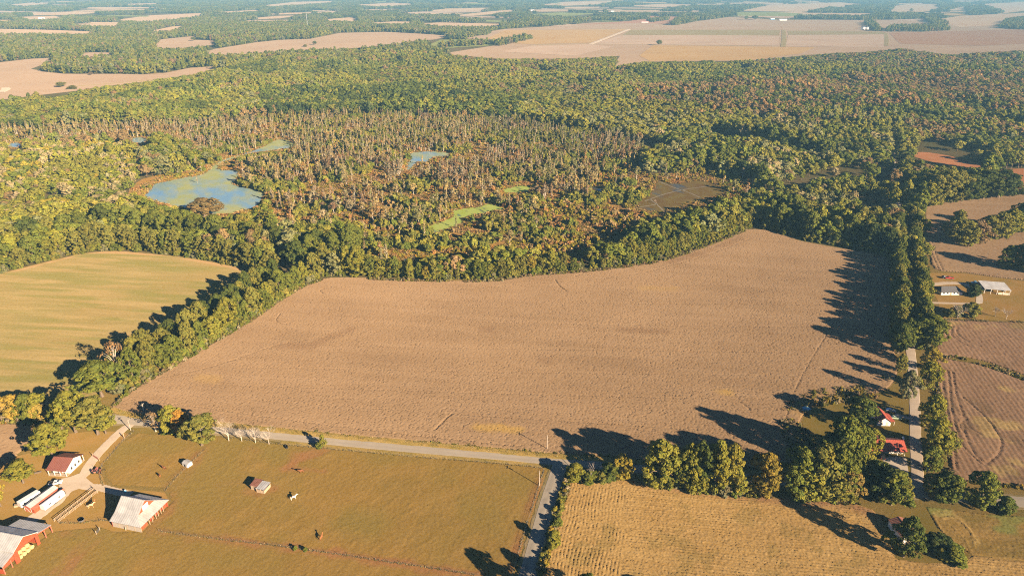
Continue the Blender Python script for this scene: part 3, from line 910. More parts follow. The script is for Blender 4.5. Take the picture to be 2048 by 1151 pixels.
sheet('homestead_lawn', world_poly(PX_YARD_R), 0.036, MAT_YARD)
for w in W_RED:
    sheet('red_soil_field', w, 0.05, MAT_RED)
sheet('homestead_lawn', world_poly([(1600, 944), (1625, 900), (1598, 850), (1640, 802), (1715, 790), (1770, 780), (1800, 740), (1822, 740), (1828, 985), (1740, 975), (1640, 965)]), 0.015, MAT_LAWN)
sheet('road_verge', [(x, y) for x, y in world_poly([(-100, 812), (222, 814), (262, 828), (330, 838), (440, 847), (560, 859), (700, 873), (850, 886), (1000, 900), (1100, 909), (1200, 915), (1330, 926), (1480, 938), (1600, 948), (1740, 975), (1740, 1000), (1560, 992), (1420, 980), (1300, 962), (1200, 950), (1135, 950), (1115, 1020), (1090, 1130), (1070, 1220), (1010, 1220), (1050, 1080), (1080, 985), (1096, 942), (1000, 928), (850, 916), (700, 902), (560, 889), (440, 875), (350, 870), (275, 868), (245, 862), (100, 862), (-100, 850)])], 0.012, MAT_LAWN)

# ---- roads, drives, yards
MAT_VERGE = field_mat('tall_dry_verge', (0.29, 0.19, 0.055), (0.20, 0.155, 0.04), (0.36, 0.25, 0.09), big=7, fine=0.5, ang=ROAD_ANG, streak=(0.06, 0.3), streak_amt=0.7, fine_amt=0.35, bump=0.15)
strip('grass_verge', [at2(*p) for p in [(225, 817), (262, 830), (330, 840), (440, 849), (560, 861), (700, 875), (850, 888), (1000, 902), (1100, 911), (1200, 918), (1330, 929), (1480, 941), (1600, 951)]], 3.6, 0.3, MAT_VERGE, 0.12, wob=0.35)
strip('grass_verge', [at2(*p) for p in [(560, 884), (700, 897), (850, 911), (1000, 923), (1085, 932)]], 2.4, 0.12, MAT_VERGE, 0.05, wob=0.35)
MAT_SHOULDER = field_mat('gravel_shoulder', (0.21, 0.155, 0.085), (0.16, 0.13, 0.05), (0.27, 0.21, 0.13), big=5, fine=0.4, fine_amt=0.3)
strip('road_shoulder', ROAD_MAIN, 8.6, 0.10, MAT_SHOULDER, 0.02, wob=0.22)
strip('road_shoulder', ROAD_SIDE, 8.2, 0.09, MAT_SHOULDER, 0.02, wob=0.22)
strip('main_road', ROAD_MAIN, 6.4, 0.16, MAT_ASPHALT, 0.07, wob=0.03)
strip('side_road', ROAD_SIDE, 6.2, 0.15, MAT_ASPHALT2, 0.06, wob=0.03)
strip('gravel_road', ROAD_GRAVEL, 4.6, 0.12, MAT_GRAVEL, 0.05, wob=0.08)
strip('farm_drive', DRIVE_FARM, 4.2, 0.10, MAT_GRAVEL, 0.03, wob=0.12)
strip('barn_path', DRIVE_PATH, 3.6, 0.08, MAT_GRAVEL, 0.02, wob=0.2)
strip('barn_track', DRIVE_BARN, 5.5, 0.07, MAT_GRAVEL, 0.02, wob=0.2)
sheet('gravel_yard', smooth_line(world_poly([(112, 960), (140, 953), (165, 945), (172, 955), (190, 972), (165, 975), (140, 985), (125, 1005), (100, 1020), (82, 1030), (70, 1028), (95, 1005), (118, 985), (118, 970)]), 4, True), 0.13, MAT_GRAVEL)
strip('farm_lane', [at2(*p) for p in [(1790, 828), (1808, 833), (1828, 838)]], 2.6, 0.08, MAT_GRAVEL, 0.02)
sheet('concrete_drive', smooth_line(world_poly([(1768, 916), (1808, 914), (1815, 930), (1818, 975), (1800, 985), (1788, 960), (1775, 935)]), 3, True), 0.06, MAT_CONCRETE)
strip('homestead_drive', [at2(*p) for p in [(1822, 573), (1860, 569), (1895, 566), (1925, 567), (1945, 574), (1965, 576)]], 4.5, 0.10, MAT_GRAVEL, 0.02)
strip('homestead_drive', [at2(*p) for p in [(1860, 605), (1900, 606), (1945, 607), (1962, 604)]], 2.6, 0.11, MAT_GRAVEL, 0.02)
sheet('concrete_apron', smooth_line(world_poly([(1954, 590), (1963, 588), (1966, 603), (1958, 608), (1952, 604)]), 3, True), 0.14, MAT_CONCRETE)
# ------------------------------------------------------------------ plants
MAT_LEAF_O = leaf_mat('leaves', 'object')
MAT_LEAF_I = leaf_mat('leaves_wood', 'instance')
MAT_BARK = plain_mat('bark', (0.17, 0.125, 0.085), 0.95, var=0.3, scale=3.0, spec=0.1)
MAT_BARK_PALE = plain_mat('pale_bark', (0.44, 0.38, 0.30), 0.95, var=0.2, scale=2.0, spec=0.1)
MAT_BARK_WHITE = plain_mat('bleached_wood', (0.55, 0.46, 0.36), 0.95, var=0.2, scale=2.0, spec=0.1)

TINT = {
    'green': (0.125, 0.135, 0.024), 'dark': (0.078, 0.092, 0.020), 'olive': (0.17, 0.155, 0.032), 'ygreen': (0.195, 0.180, 0.028), 'yellow': (0.255, 0.195, 0.030),
    'orange': (0.32, 0.165, 0.030), 'rust': (0.27, 0.155, 0.065), 'brown': (0.19, 0.125, 0.060), 'tan': (0.265, 0.205, 0.11), 'grey': (0.175, 0.165, 0.075), 'straw': (0.38, 0.28, 0.13), 'deep': (0.050, 0.064, 0.020),
}


def unit(n, rng):
    v = rng.normal(size=(n, 3))
    return v / np.linalg.norm(v, axis=1, keepdims=True)


def leaf_quads(pos, nrm, size, rng, aspect=0.75):
    n = len(pos)
    a = np.cross(nrm, unit(n, rng))
    a /= np.linalg.norm(a, axis=1, keepdims=True) + 1e-9
    b = np.cross(nrm, a)
    s = size[:, None]
    p = np.stack([pos - a * s - b * s * aspect, pos + a * s * 0.7 - b * s * aspect * 1.1, pos + a * s + b * s * aspect, pos - a * s * 0.8 + b * s * aspect], 1)
    p[:, 1] += nrm * s * 0.25
    p[:, 3] -= nrm * s * 0.2
    return p.reshape(-1, 3), np.arange(4 * n).reshape(n, 4)


PROFILE = {
    'full': lambda t: np.sin(np.pi * np.clip(0.14 + 0.80 * t, 0, 1)) ** 0.75,
    'oval': lambda t: np.sin(np.pi * np.clip(0.08 + 0.88 * t, 0, 1)) ** 0.6,
    'round': lambda t: np.sqrt(np.clip(1 - (2 * t - 0.95) ** 2, 0.02, 1)),
    'cone': lambda t: np.clip(1.02 - t, 0.03, 1) ** 0.8,
    'pine': lambda t: np.clip(1.15 - t, 0.1, 1) ** 0.6 * (0.72 + 0.28 * np.sin(t * 34)),
    'narrow': lambda t: np.sin(np.pi * np.clip(0.1 + 0.86 * t, 0, 1)),
}


def crown_arrays(seed, h=20.0, R=6.0, base=0.08, shape='full', clumps=60, per=45, leaf=0.42, fill=0.25, csize=(0.16, 0.30)):
    rng = np.random.default_rng(seed)
    t = rng.random(clumps) ** 0.85
    pr = PROFILE[shape](t)
    ang = rng.uniform(0, 2 * np.pi, clumps)
    lob = rng.uniform(0.86, 1.16, clumps) + 0.24 * np.sin(ang * 3 + rng.uniform(0, 6)) + 0.14 * np.sin(ang * 2 + t * 5 + rng.uniform(0, 6))
    cr = R * rng.uniform(csize[0], csize[1], clumps)
    rad = np.maximum(pr * R * lob - cr * 0.8, 0) * np.where(rng.random(clumps) < fill, rng.random(clumps), rng.uniform(0.8, 1.05, clumps))
    zc = h * (base + (0.97 - base) * t)
    C = np.stack([rad * np.cos(ang), rad * np.sin(ang), zc], 1)
    cvar = rng.random(clumps)
    pos, nrm, var = [], [], []
    for i in range(clumps):
        n = max(6, int(per * (cr[i] / (R * 0.23)) ** 2))
        d = unit(n, rng)
        out = np.array([math.cos(ang[i]), math.sin(ang[i]), 0.55])
        out /= np.linalg.norm(out)
        d = d + out * 0.55
        d /= np.linalg.norm(d, axis=1, keepdims=True)
        rr = cr[i] * rng.uniform(0.72, 1.08, n)
        p = C[i] + d * rr[:, None] * np.array([1, 1, 0.85])
        nn = d * 0.9 + unit(n, rng) * 0.55 + np.array([0, 0, 0.15])
        pos.append(p)
        nrm.append(nn / np.linalg.norm(nn, axis=1, keepdims=True))
        var.append(np.clip(cvar[i] * 0.65 + rng.random(n) * 0.35, 0, 1))
    pos, nrm, var = np.concatenate(pos), np.concatenate(nrm), np.concatenate(var)
    pos[:, 2] = np.maximum(pos[:, 2], 0.15)
    return pos, nrm, var, C, rng


def crown_mesh(name, mat, seed, leaf=0.42, **kw):
    pos, nrm, var, C, rng = crown_arrays(seed, leaf=leaf, **kw)
    v, q = leaf_quads(pos, nrm, leaf * rng.uniform(0.7, 1.25, len(pos)), rng)
    me = mesh_np(name, v, q, mats=[mat])
    a = me.attributes.new('var', 'FLOAT', 'FACE')
    a.data.foreach_set('value', var.astype(np.float32))
    return me, C


def trunk_mb(C, h, r0, seed, top=0.72, limbs=7, sides=6):
    rng = random.Random(seed)
    mb = MB()
    n = 6
    path = [(0, 0, -0.3)]
    x = y = 0
    for i in range(1, n + 1):
        x += rng.uniform(-0.02, 0.02) * h * 0.6
        y += rng.uniform(-0.02, 0.02) * h * 0.6
        path.append((x, y, h * top * i / n))
    mb.tube(path, [r0 * 1.5] + [r0 * (1 - 0.8 * i / n) for i in range(1, n + 1)], sides)
    order = list(range(len(C)))
    rng.shuffle(order)
    for k in order[:limbs]:
        c = Vector(C[k])
        s = min(max(c.z * 0.62, h * 0.18), h * top * 0.95)
        i = min(int(s / (h * top) * n), n - 1)
        p0 = Vector(path[i + 1])
        p0.z = s
        mid = (p0 + c) / 2 + Vector((0, 0, 0.06 * h))
        mb.tube([p0, mid, c], [r0 * 0.38, r0 * 0.24, r0 * 0.08], 4, False)
    return mb


def wood_proto(name, seed, bark, trunk_h=20.0, r0=0.35, limbs=5, top=0.7, **kw):
    """one mesh with crown and trunk, for plants of the mass that cannot be told apart"""
    pos, nrm, var, C, rng = crown_arrays(seed, h=trunk_h, **kw)
    v, q = leaf_quads(pos, nrm, kw.get('leaf', 0.8) * rng.uniform(0.7, 1.25, len(pos)), rng)
    t = trunk_mb(C, trunk_h, r0, seed, top, limbs, 4)
    tv, tf = np.array(t.v), [f for f in t.f if len(f) == 4]
    k = len(v)
    me = mesh_np(name, np.concatenate([v, tv]), np.concatenate([q, np.array(tf) + k]), mats=[MAT_LEAF_I, bark], midx=[0] * len(q) + [1] * len(tf))
    a = me.attributes.new('var', 'FLOAT', 'FACE')
    a.data.foreach_set('value', np.concatenate([var, np.zeros(len(tf))]).astype(np.float32))
    return bpy.data.objects.new(name, me)


def cluster_proto(name, seed, n=8, area=20.0, h=17.0):
    rng = np.random.default_rng(seed)
    vs, qs, va = [], [], []
    k = 0
    for i in range(n):
        pos, nrm, var, C, r2 = crown_arrays(seed * 31 + i, h=h * rng.uniform(0.75, 1.15), R=rng.uniform(4.5, 7), base=0.1, shape='oval', clumps=12, per=9, csize=(0.25, 0.42))
        v, q = leaf_quads(pos, nrm, 1.7 * r2.uniform(0.7, 1.25, len(pos)), r2)
        v = v + np.array([rng.uniform(-area, area) * 0.7, rng.uniform(-area, area) * 0.7, 0])
        vs.append(v)
        qs.append(q + k)
        va.append(np.clip(var * 0.5 + rng.random() * 0.5, 0, 1))
        k += len(v)
    me = mesh_np(name, np.concatenate(vs), np.concatenate(qs), mats=[MAT_LEAF_I])
    a = me.attributes.new('var', 'FLOAT', 'FACE')
    a.data.foreach_set('value', np.concatenate(va).astype(np.float32))
    return bpy.data.objects.new(name, me)


def tuft_proto(name, seed, n=26, h=0.9, r=0.55, w=0.07):
    rng = np.random.default_rng(seed)
    ang = rng.uniform(0, 2 * np.pi, n)
    rr = r * np.sqrt(rng.random(n)) * 0.6
    b = np.stack([rr * np.cos(ang), rr * np.sin(ang), np.zeros(n)], 1)
    lean = np.stack([np.cos(ang), np.sin(ang), np.zeros(n)], 1) * r * rng.uniform(0.2, 1.0, n)[:, None]
    tip = b + lean + np.array([0, 0, 1.0]) * (h * rng.uniform(0.5, 1.1, n))[:, None]
    side = np.stack([-np.sin(ang), np.cos(ang), np.zeros(n)], 1) * w * 2
    v = np.stack([b - side, b + side, tip + side * 0.6, tip - side * 0.6], 1).reshape(-1, 3)
    me = mesh_np(name, v, np.arange(4 * n).reshape(n, 4), mats=[MAT_LEAF_I])
    a = me.attributes.new('var', 'FLOAT', 'FACE')
    a.data.foreach_set('value', rng.random(n).astype(np.float32))
    return bpy.data.objects.new(name, me)


# ---- scattering one mass of plants as ONE object
def scatter(name, X, Y, scl, idx, tint, protos, label, cat, z=0.0):
    n = len(X)
    me = bpy.data.meshes.new(name)
    me.vertices.add(n)
    me.vertices.foreach_set('co', np.stack([X, Y, np.full(n, z)], 1).astype(np.float32).ravel())
    rot = np.stack([RNG.normal(0, 0.05, n), RNG.normal(0, 0.05, n), RNG.uniform(0, 2 * np.pi, n)], 1)
    for nm, typ, arr, key in (('scl', 'FLOAT_VECTOR', scl, 'vector'), ('rot', 'FLOAT_VECTOR', rot, 'vector'), ('pick', 'INT', idx, 'value')):
        a = me.attributes.new(nm, typ, 'POINT')
        a.data.foreach_set(key, np.ascontiguousarray(arr, np.int32 if typ == 'INT' else np.float32).ravel())
    a = me.attributes.new('tint', 'FLOAT_COLOR', 'POINT')
    a.data.foreach_set('color', np.concatenate([tint, np.ones((n, 1))], 1).astype(np.float32).ravel())
    coll = bpy.data.collections.new(name + '_kinds')
    for i, p in enumerate(protos):
        p.name = '%s_%02d' % (name, i)
        coll.objects.link(p)
    ng = bpy.data.node_groups.new(name + '_scatter', 'GeometryNodeTree')
    ng.interface.new_socket('Geometry', in_out='INPUT', socket_type='NodeSocketGeometry')
    ng.interface.new_socket('Geometry', in_out='OUTPUT', socket_type='NodeSocketGeometry')
    gi, go = ng.nodes.new('NodeGroupInput'), ng.nodes.new('NodeGroupOutput')
    iop = ng.nodes.new('GeometryNodeInstanceOnPoints')
    ci = ng.nodes.new('GeometryNodeCollectionInfo')
    ci.inputs['Collection'].default_value = coll
    ci.inputs['Separate Children'].default_value = True
    ci.inputs['Reset Children'].default_value = True

    def named(nm, typ):
        k = ng.nodes.new('GeometryNodeInputNamedAttribute')
        k.data_type = typ
        k.inputs['Name'].default_value = nm
        return [o for o in k.outputs if o.enabled and o.name == 'Attribute'][0]
    L = ng.links.new
    m2p = ng.nodes.new('GeometryNodeMeshToPoints')
    L(gi.outputs[0], m2p.inputs['Mesh'])
    L(m2p.outputs[0], iop.inputs['Points'])
    L(ci.outputs[0], iop.inputs['Instance'])
    iop.inputs['Pick Instance'].default_value = True
    L(named('pick', 'INT'), iop.inputs['Instance Index'])
    L(named('rot', 'FLOAT_VECTOR'), iop.inputs['Rotation'])
    L(named('scl', 'FLOAT_VECTOR'), iop.inputs['Scale'])
    L(iop.outputs[0], go.inputs[0])
    o = link(name, me)
    md = o.modifiers.new('scatter', 'NODES')
    md.node_group = ng
    return tag(o, label, cat, None, 'stuff')


def grid_points(x0, x1, y0, y1, step, jit=0.42):
    xs, ys = np.arange(x0, x1, step), np.arange(y0, y1, step)
    X, Y = np.meshgrid(xs, ys)
    X = X + (np.arange(len(ys)) % 2)[:, None] * step * 0.5
    X = X + RNG.uniform(-jit, jit, X.shape) * step
    Y = Y + RNG.uniform(-jit, jit, Y.shape) * step
    return X.ravel(), Y.ravel()


def in_view(X, Y, margin=60, z=0.0):
    w = Y * _fw[1] + (z - CAM_H) * _fw[2]
    ok = w > 20
    px, py = to_px(X, np.where(ok, Y, 1000.0), z)
    return ok & (px > -margin) & (px < 2048 + margin) & (py < 1151 + margin), px, py


def tints(n, keys, weights, jitter=0.22):
    w = np.array(weights, float)
    k = RNG.choice(len(keys), n, p=w / w.sum())
    c = np.array([TINT[x] for x in keys])[k]
    return c * RNG.uniform(1 - jitter, 1 + jitter, (n, 1)) * RNG.uniform(0.93, 1.07, (n, 3))


# ------------------------------------------------------------------ single trees
DETAIL = {}


def kinds():
    D = DETAIL
    for i in range(5):
        D['full', i] = dict(shape='full', base=0.06, clumps=150, per=46, leaf=0.36, csize=(0.10, 0.27))
    for i in range(4):
        D['round', i] = dict(shape='round', base=0.26, clumps=140, per=46, leaf=0.36, csize=(0.11, 0.27))
    for i in range(3):
        D['oval', i] = dict(shape='oval', base=0.14, clumps=140, per=46, leaf=0.36, csize=(0.11, 0.26))
    for i in range(2):
        D['cone', i] = dict(shape='cone', base=0.05, clumps=90, per=30, leaf=0.38, csize=(0.14, 0.24))
        D['pine', i] = dict(shape='pine', base=0.12, clumps=120, per=34, leaf=0.46, csize=(0.13, 0.24))
        D['sparse', i] = dict(shape='round', base=0.28, clumps=60, per=11, leaf=0.34, csize=(0.14, 0.26))
    for i in range(3):
        D['bush', i] = dict(shape='round', base=0.0, clumps=60, per=30, leaf=0.62, csize=(0.2, 0.36))


kinds()
MESHES = {}


def tree_meshes(kind, var):
    key = (kind, var)
    if key not in MESHES:
        spec = dict(DETAIL[key])
        seed = (hash(kind) if False else sum(map(ord, kind))) * 17 + var
        cm, C = crown_mesh('crown', MAT_LEAF_O, seed, h=20.0, R=6.0, **spec)
        tm = trunk_mb(C, 20.0, 0.42 if kind != 'bush' else 0.5, seed, 0.74, 4 if kind in ('cone', 'pine', 'bush') else (26 if kind == 'sparse' else 10)).mesh('trunk', MAT_BARK_PALE if kind == 'sparse' else MAT_BARK)
        MESHES[key] = (cm, tm)
    return MESHES[key]


NVAR = {}
for k, i in DETAIL:
    NVAR[k] = max(NVAR.get(k, 0), i + 1)
TREE_AT = []          # where single trees stand: (x, y, radius)


def plant(x, y, h, R, kind, tint, label, name=None, cat='tree', group=None, var=None):
    nm = name or {'bush': 'shrub', 'pine': 'pine_tree', 'cone': 'cedar_tree'}.get(kind, 'broadleaf_tree')
    var = random.randrange(NVAR[kind]) if var is None else var
    cm, tm = tree_meshes(kind, var)
    e = empty(nm, (x, y, 0), random.uniform(0, 6.28), label, cat, group)
    e.scale = (R / 6.0, R / 6.0, h / 20.0)
    c = link('crown', cm, None, e)
    t = link('trunk' if kind != 'bush' else 'stem', tm, None, e)
    col = np.array(TINT[tint] if isinstance(tint, str) else tint) * random.uniform(0.88, 1.18)
    c.color = (col[0], col[1], col[2], 1)
    TREE_AT.append((x, y, R))
    return e


def plant_px(px, py, pytop, hw, kind, tint, label, **kw):
    p = at(px, py)
    h = max(height_at(px, py, pytop), 1.0)
    return plant(p.x, p.y, h, max(hw / px_per_m(p), 0.6), kind, tint, label, **kw)


ORD = ['first', 'second', 'third', 'fourth', 'fifth', 'sixth', 'seventh', 'eighth', 'ninth', 'tenth', 'eleventh', 'twelfth', 'thirteenth', 'fourteenth', 'fifteenth', 'sixteenth', 'seventeenth', 'eighteenth', 'nineteenth']
TENS = {20: 'twent', 30: 'thirt', 40: 'fort', 50: 'fift', 60: 'sixt', 70: 'sevent', 80: 'eight'}


def ordinal(n):
    if n <= 19:
        return ORD[n - 1]
    t, u = n // 10 * 10, n % 10
    return TENS[t] + 'ieth' if u == 0 else TENS[t] + 'y-' + ORD[u - 1]


WORD = {'green': 'green', 'dark': 'dark green', 'olive': 'olive green', 'ygreen': 'yellow-green', 'yellow': 'yellowing', 'orange': 'orange-leaved', 'rust': 'rust brown', 'brown': 'brown', 'tan': 'tan', 'grey': 'grey-green', 'deep': 'deep green'}


def row(line_px, step, hs, Rs, kinds_, tints_, where, group, name=None, offs=0.0, jit=0.35, z=0.0):
    """single trees along a line, each told apart by its place in the row"""
    pts = smooth_line([at2(*p) for p in line_px], 8)
    d, nxt, n, out = 0.0, step * 0.5, 0, []
    for a, b in zip(pts[:-1], pts[1:]):
        L = math.hypot(b[0] - a[0], b[1] - a[1])
        while nxt <= d + L:
            t = (nxt - d) / L
            dx, dy = (b[0] - a[0]) / L, (b[1] - a[1]) / L
            o = offs + random.uniform(-jit, jit) * step
            x, y = a[0] + dx * t * L - dy * o, a[1] + dy * t * L + dx * o
            n += 1
            u = nxt
            k, ti = random.choice(kinds_), random.choice(tints_)
            h = random.uniform(*hs)
            plant(x, y, h, random.uniform(*Rs) * (0.85 + 0.15 * h / hs[1]), k, ti, '%s tree, %s %s' % (WORD[ti], ordinal(n), where), name=name, group=group)
            nxt += step * random.uniform(0.75, 1.3)
        d += L
    return n


# ---- hedgerow between the hay field and the soybean field
row([(250, 772), (310, 742), (400, 692), (500, 634), (590, 574), (640, 552)], 7.5, (13, 20), (3.8, 5.6), ['full', 'full', 'oval'], ['green', 'green', 'olive', 'olive', 'green', 'ygreen'], 'from the road on the hedgerow\'s soybean side', 'hedgerow trees')
row([(232, 765), (300, 722), (390, 668), (480, 612), (560, 562)], 8.5, (15, 21), (4.2, 6.0), ['oval', 'full'], ['green', 'olive', 'dark', 'olive'], 'from the road on the hedgerow\'s hay side', 'hedgerow trees')
# ---- wood edge above the hay field
row([(-40, 554), (0, 541), (60, 526), (120, 512), (170, 500), (230, 496), (300, 501), (380, 510), (450, 522), (510, 536), (560, 545)], 9.0, (13, 20), (4.8, 7.2), ['full', 'full', 'oval'], ['green', 'green', 'olive', 'ygreen', 'olive'], 'from the left edging the hay field\'s top', 'wood edge above the hay field')
row([(-40, 522), (40, 502), (120, 484), (200, 472), (300, 476), (400, 488), (500, 506), (580, 524)], 12.0, (18, 25), (6.5, 9.0), ['round', 'oval', 'full'], ['green', 'olive', 'dark', 'green'], 'from the left in the line behind the hay field edge', 'wood edge above the hay field')
# ---- wood edge above the soybean field
row([(640, 545), (690, 546), (735, 548)], 7.5, (16, 22), (5, 7), ['full', 'oval'], ['green', 'olive', 'ygreen'], 'of the tall trees at the hedgerow\'s top end', 'wood edge above the soybean field')
row([(590, 545), (640, 525), (690, 520), (720, 500)], 9.0, (19, 25), (6, 8), ['oval', 'round'], ['green', 'dark', 'olive'], 'of the tall wood corner behind the hedgerow end', 'wood edge above the soybean field')
row([(735, 551), (850, 556), (980, 556), (1060, 546), (1150, 538)], 5.5, (9, 15), (2.8, 4.4), ['full', 'full', 'oval'], ['ygreen', 'ygreen', 'green', 'olive', 'yellow'], 'from the left in the soybean field\'s thin top belt', 'wood edge above the soybean field')
row([(1155, 538), (1240, 528)], 7.5, (6, 9), (2.0, 3.0), ['cone', 'full'], ['green', 'ygreen', 'olive'], 'of the small pointed trees topping the soybean field', 'wood edge above the soybean field')
row([(1245, 527), (1330, 510), (1430, 474), (1500, 450)], 5.0, (11, 16), (2.8, 4.2), ['full', 'full', 'oval'], ['green', 'ygreen', 'olive', 'green', 'olive'], 'from the left in the young belt\'s front line', 'wood edge above the soybean field')
row([(1235, 519), (1320, 501), (1420, 465), (1495, 440)], 6.5, (13, 17), (3.0, 4.6), ['oval', 'full'], ['green', 'olive', 'olive'], 'from the left in the young belt\'s back line', 'wood edge above the soybean field')
row([(1530, 452), (1600, 471), (1700, 490), (1775, 505)], 8.0, (15, 24), (5.0, 7.5), ['full', 'oval'], ['dark', 'green', 'deep'], 'from the left on the soybean field\'s dark upper-right edge', 'wood edge above the soybean field')  # darkest leaf tints: shade of the taller trees put into the colour
row([(1545, 437), (1620, 455), (1710, 472), (1780, 485)], 10.0, (20, 25), (6.0, 8.5), ['round', 'oval'], ['green', 'dark', 'olive'], 'in the line behind the shaded upper-right edge', 'wood edge above the soybean field')
# ---- trees along the gravel road
row([(1800, 708), (1799, 690), (1800, 620), (1797, 550), (1795, 490), (1792, 450)], 6.0, (13, 17), (3.8, 5.2), ['full', 'oval', 'full'], ['green', 'green', 'dark', 'olive'], 'from the camera on the left side of the gravel road', 'trees along the gravel road')
row([(1850, 695), (1844, 650), (1835, 580), (1829, 510), (1822, 440), (1815, 380), (1809, 330)], 6.5, (12, 17), (3.8, 5.4), ['full', 'oval', 'full'], ['green', 'dark', 'olive', 'ygreen'], 'from the camera on the right side of the gravel road', 'trees along the gravel road')
G_RD = 'trees along the gravel road'
for a in [(1866, 905, 838, 30, 'full', 'ygreen', 'large yellow-green tree beside the gravel road across from the ranch house'),
          (1860, 850, 790, 25, 'full', 'ygreen', 'yellow-green tree beside the gravel road across from the small white house'),
          (1886, 908, 868, 24, 'full', 'olive', 'olive tree leaning from the gravel road row towards the soybean field'),
          (1858, 940, 893, 20, 'full', 'green', 'narrow green tree at the lower end of the gravel road row'),
          (1851, 778, 724, 21, 'full', 'ygreen', 'yellow-green tree by the gravel road opposite the drooping willow-grey tree'),
          (1857, 738, 694, 18, 'full', 'yellow', 'yellowing tree where the gravel road leaves the shade'),
          (1812, 797, 742, 17, 'full', 'grey', 'grey-green tree overhanging the left side of the gravel road'),
          (1799, 742, 708, 11, 'full', 'olive', 'small olive tree left of the gravel road near the shade'),
          (1848, 694, 628, 30, 'oval', 'green', 'tall bright crown over the gravel road just beyond the homestead drive'),
          (1795, 706, 648, 24, 'oval', 'dark', 'tall dark crown over the left side of the gravel road above the soybean field'),
          (1858, 690, 632, 28, 'oval', 'green', 'broad green crown at the corner of the right-hand soybean field')]:
    plant_px(*a, group=G_RD)
# ---- roadside row by the corn field
G_CR = 'roadside trees by the corn stubble'
for a in [(1243, 957, 909, 19, 'full', 'yellow', 'small yellowing tree beside the bleached snag at the crossroads'),
          (1318, 968, 882, 37, 'full', 'ygreen', 'leftmost large yellow-green tree of the roadside row by the corn stubble'),
          (1350, 972, 905, 24, 'full', 'green', 'lower green tree between the first two large roadside trees'),
          (1374, 972, 888, 25, 'full', 'ygreen', 'second large yellow-green tree of the roadside row'),
          (1394, 978, 884, 22, 'oval', 'dark', 'dark crown in the middle of the roadside row'),
          (1386, 982, 930, 24, 'full', 'ygreen', 'short yellow-green tree at the foot of the dark roadside crown'),
          (1428, 980, 882, 28, 'full', 'ygreen', 'tall yellow-green tree with a dark gap to its left'),
          (1456, 982, 890, 27, 'full', (0.215, 0.18, 0.03), 'yellow and orange tinged tree at the right of the close roadside row'),
          (1470, 985, 935, 20, 'full', 'ygreen', 'short yellow-green tree at the right foot of the close roadside row'),
          (1525, 988, 908, 31, 'full', (0.225, 0.165, 0.03), 'lone yellow and orange tinged tree in the gap of the roadside row'),
          (1592, 992, 897, 34, 'full', 'green', 'leftmost tree of the dense clump by the ranch house'),
          (1632, 990, 893, 38, 'full', 'olive', 'broad olive tree in the middle of the dense clump by the ranch house'),
          (1668, 992, 900, 32, 'full', 'green', 'green tree in the dense clump in front of the white snag'),
          (1608, 996, 935, 30, 'full', 'ygreen', 'low yellow-green tree at the left front of the dense clump'),
          (1650, 998, 938, 28, 'full', 'olive', 'low olive tree at the front of the dense clump'),
          (1694, 990, 940, 27, 'full', (0.2, 0.14, 0.04), 'brownish low tree at the right front of the dense clump'),
          (1700, 965, 905, 28, 'full', 'green', 'green tree at the right back of the dense clump'),
          (1676, 935, 833, 33, 'oval', 'green', 'tallest green tree behind the dense clump'),
          (1706, 930, 848, 26, 'oval', 'green', 'tall green tree beside the tallest one behind the clump'),
          (1650, 938, 865, 24, 'oval', 'dark', 'dark tree behind the dense clump on the field side'),
          (1734, 918, 858, 21, 'full', 'ygreen', 'yellow-green tree in front of the left end of the red ranch roof'),
          (1716, 852, 796, 30, 'oval', 'dark', 'dark round tree left of the small red-roofed house'),
          (1745, 985, 925, 32, 'pine', 'dark', 'dark pine at the left of the pine group by the concrete drive'),
          (1782, 1008, 942, 36, 'pine', 'green', 'broad pine at the front of the pine group by the concrete drive'),
          (1762, 1000, 935, 30, 'pine', 'deep', 'deep green pine in the middle of the pine group'),
          (1806, 995, 958, 20, 'pine', 'olive', 'small olive pine at the right of the pine group'),
          (1806, 1112, 1036, 31, 'full', 'dark', 'dense dark tree in front of the red-roofed field shed'),
          (1864, 988, 950, 20, 'full', 'yellow', 'yellowish tree at the corner of gravel road and main road'),
          (1882, 1002, 945, 24, 'full', 'dark', 'dark tree right of the gravel road junction'),
          (1900, 1006, 952, 20, 'full', 'green', 'green tree beside the dark one right of the junction'),
          (1956, 1012, 945, 28, 'full', 'green', 'large green tree standing alone by the main road at the right')]:
    plant_px(*a, group=G_CR)
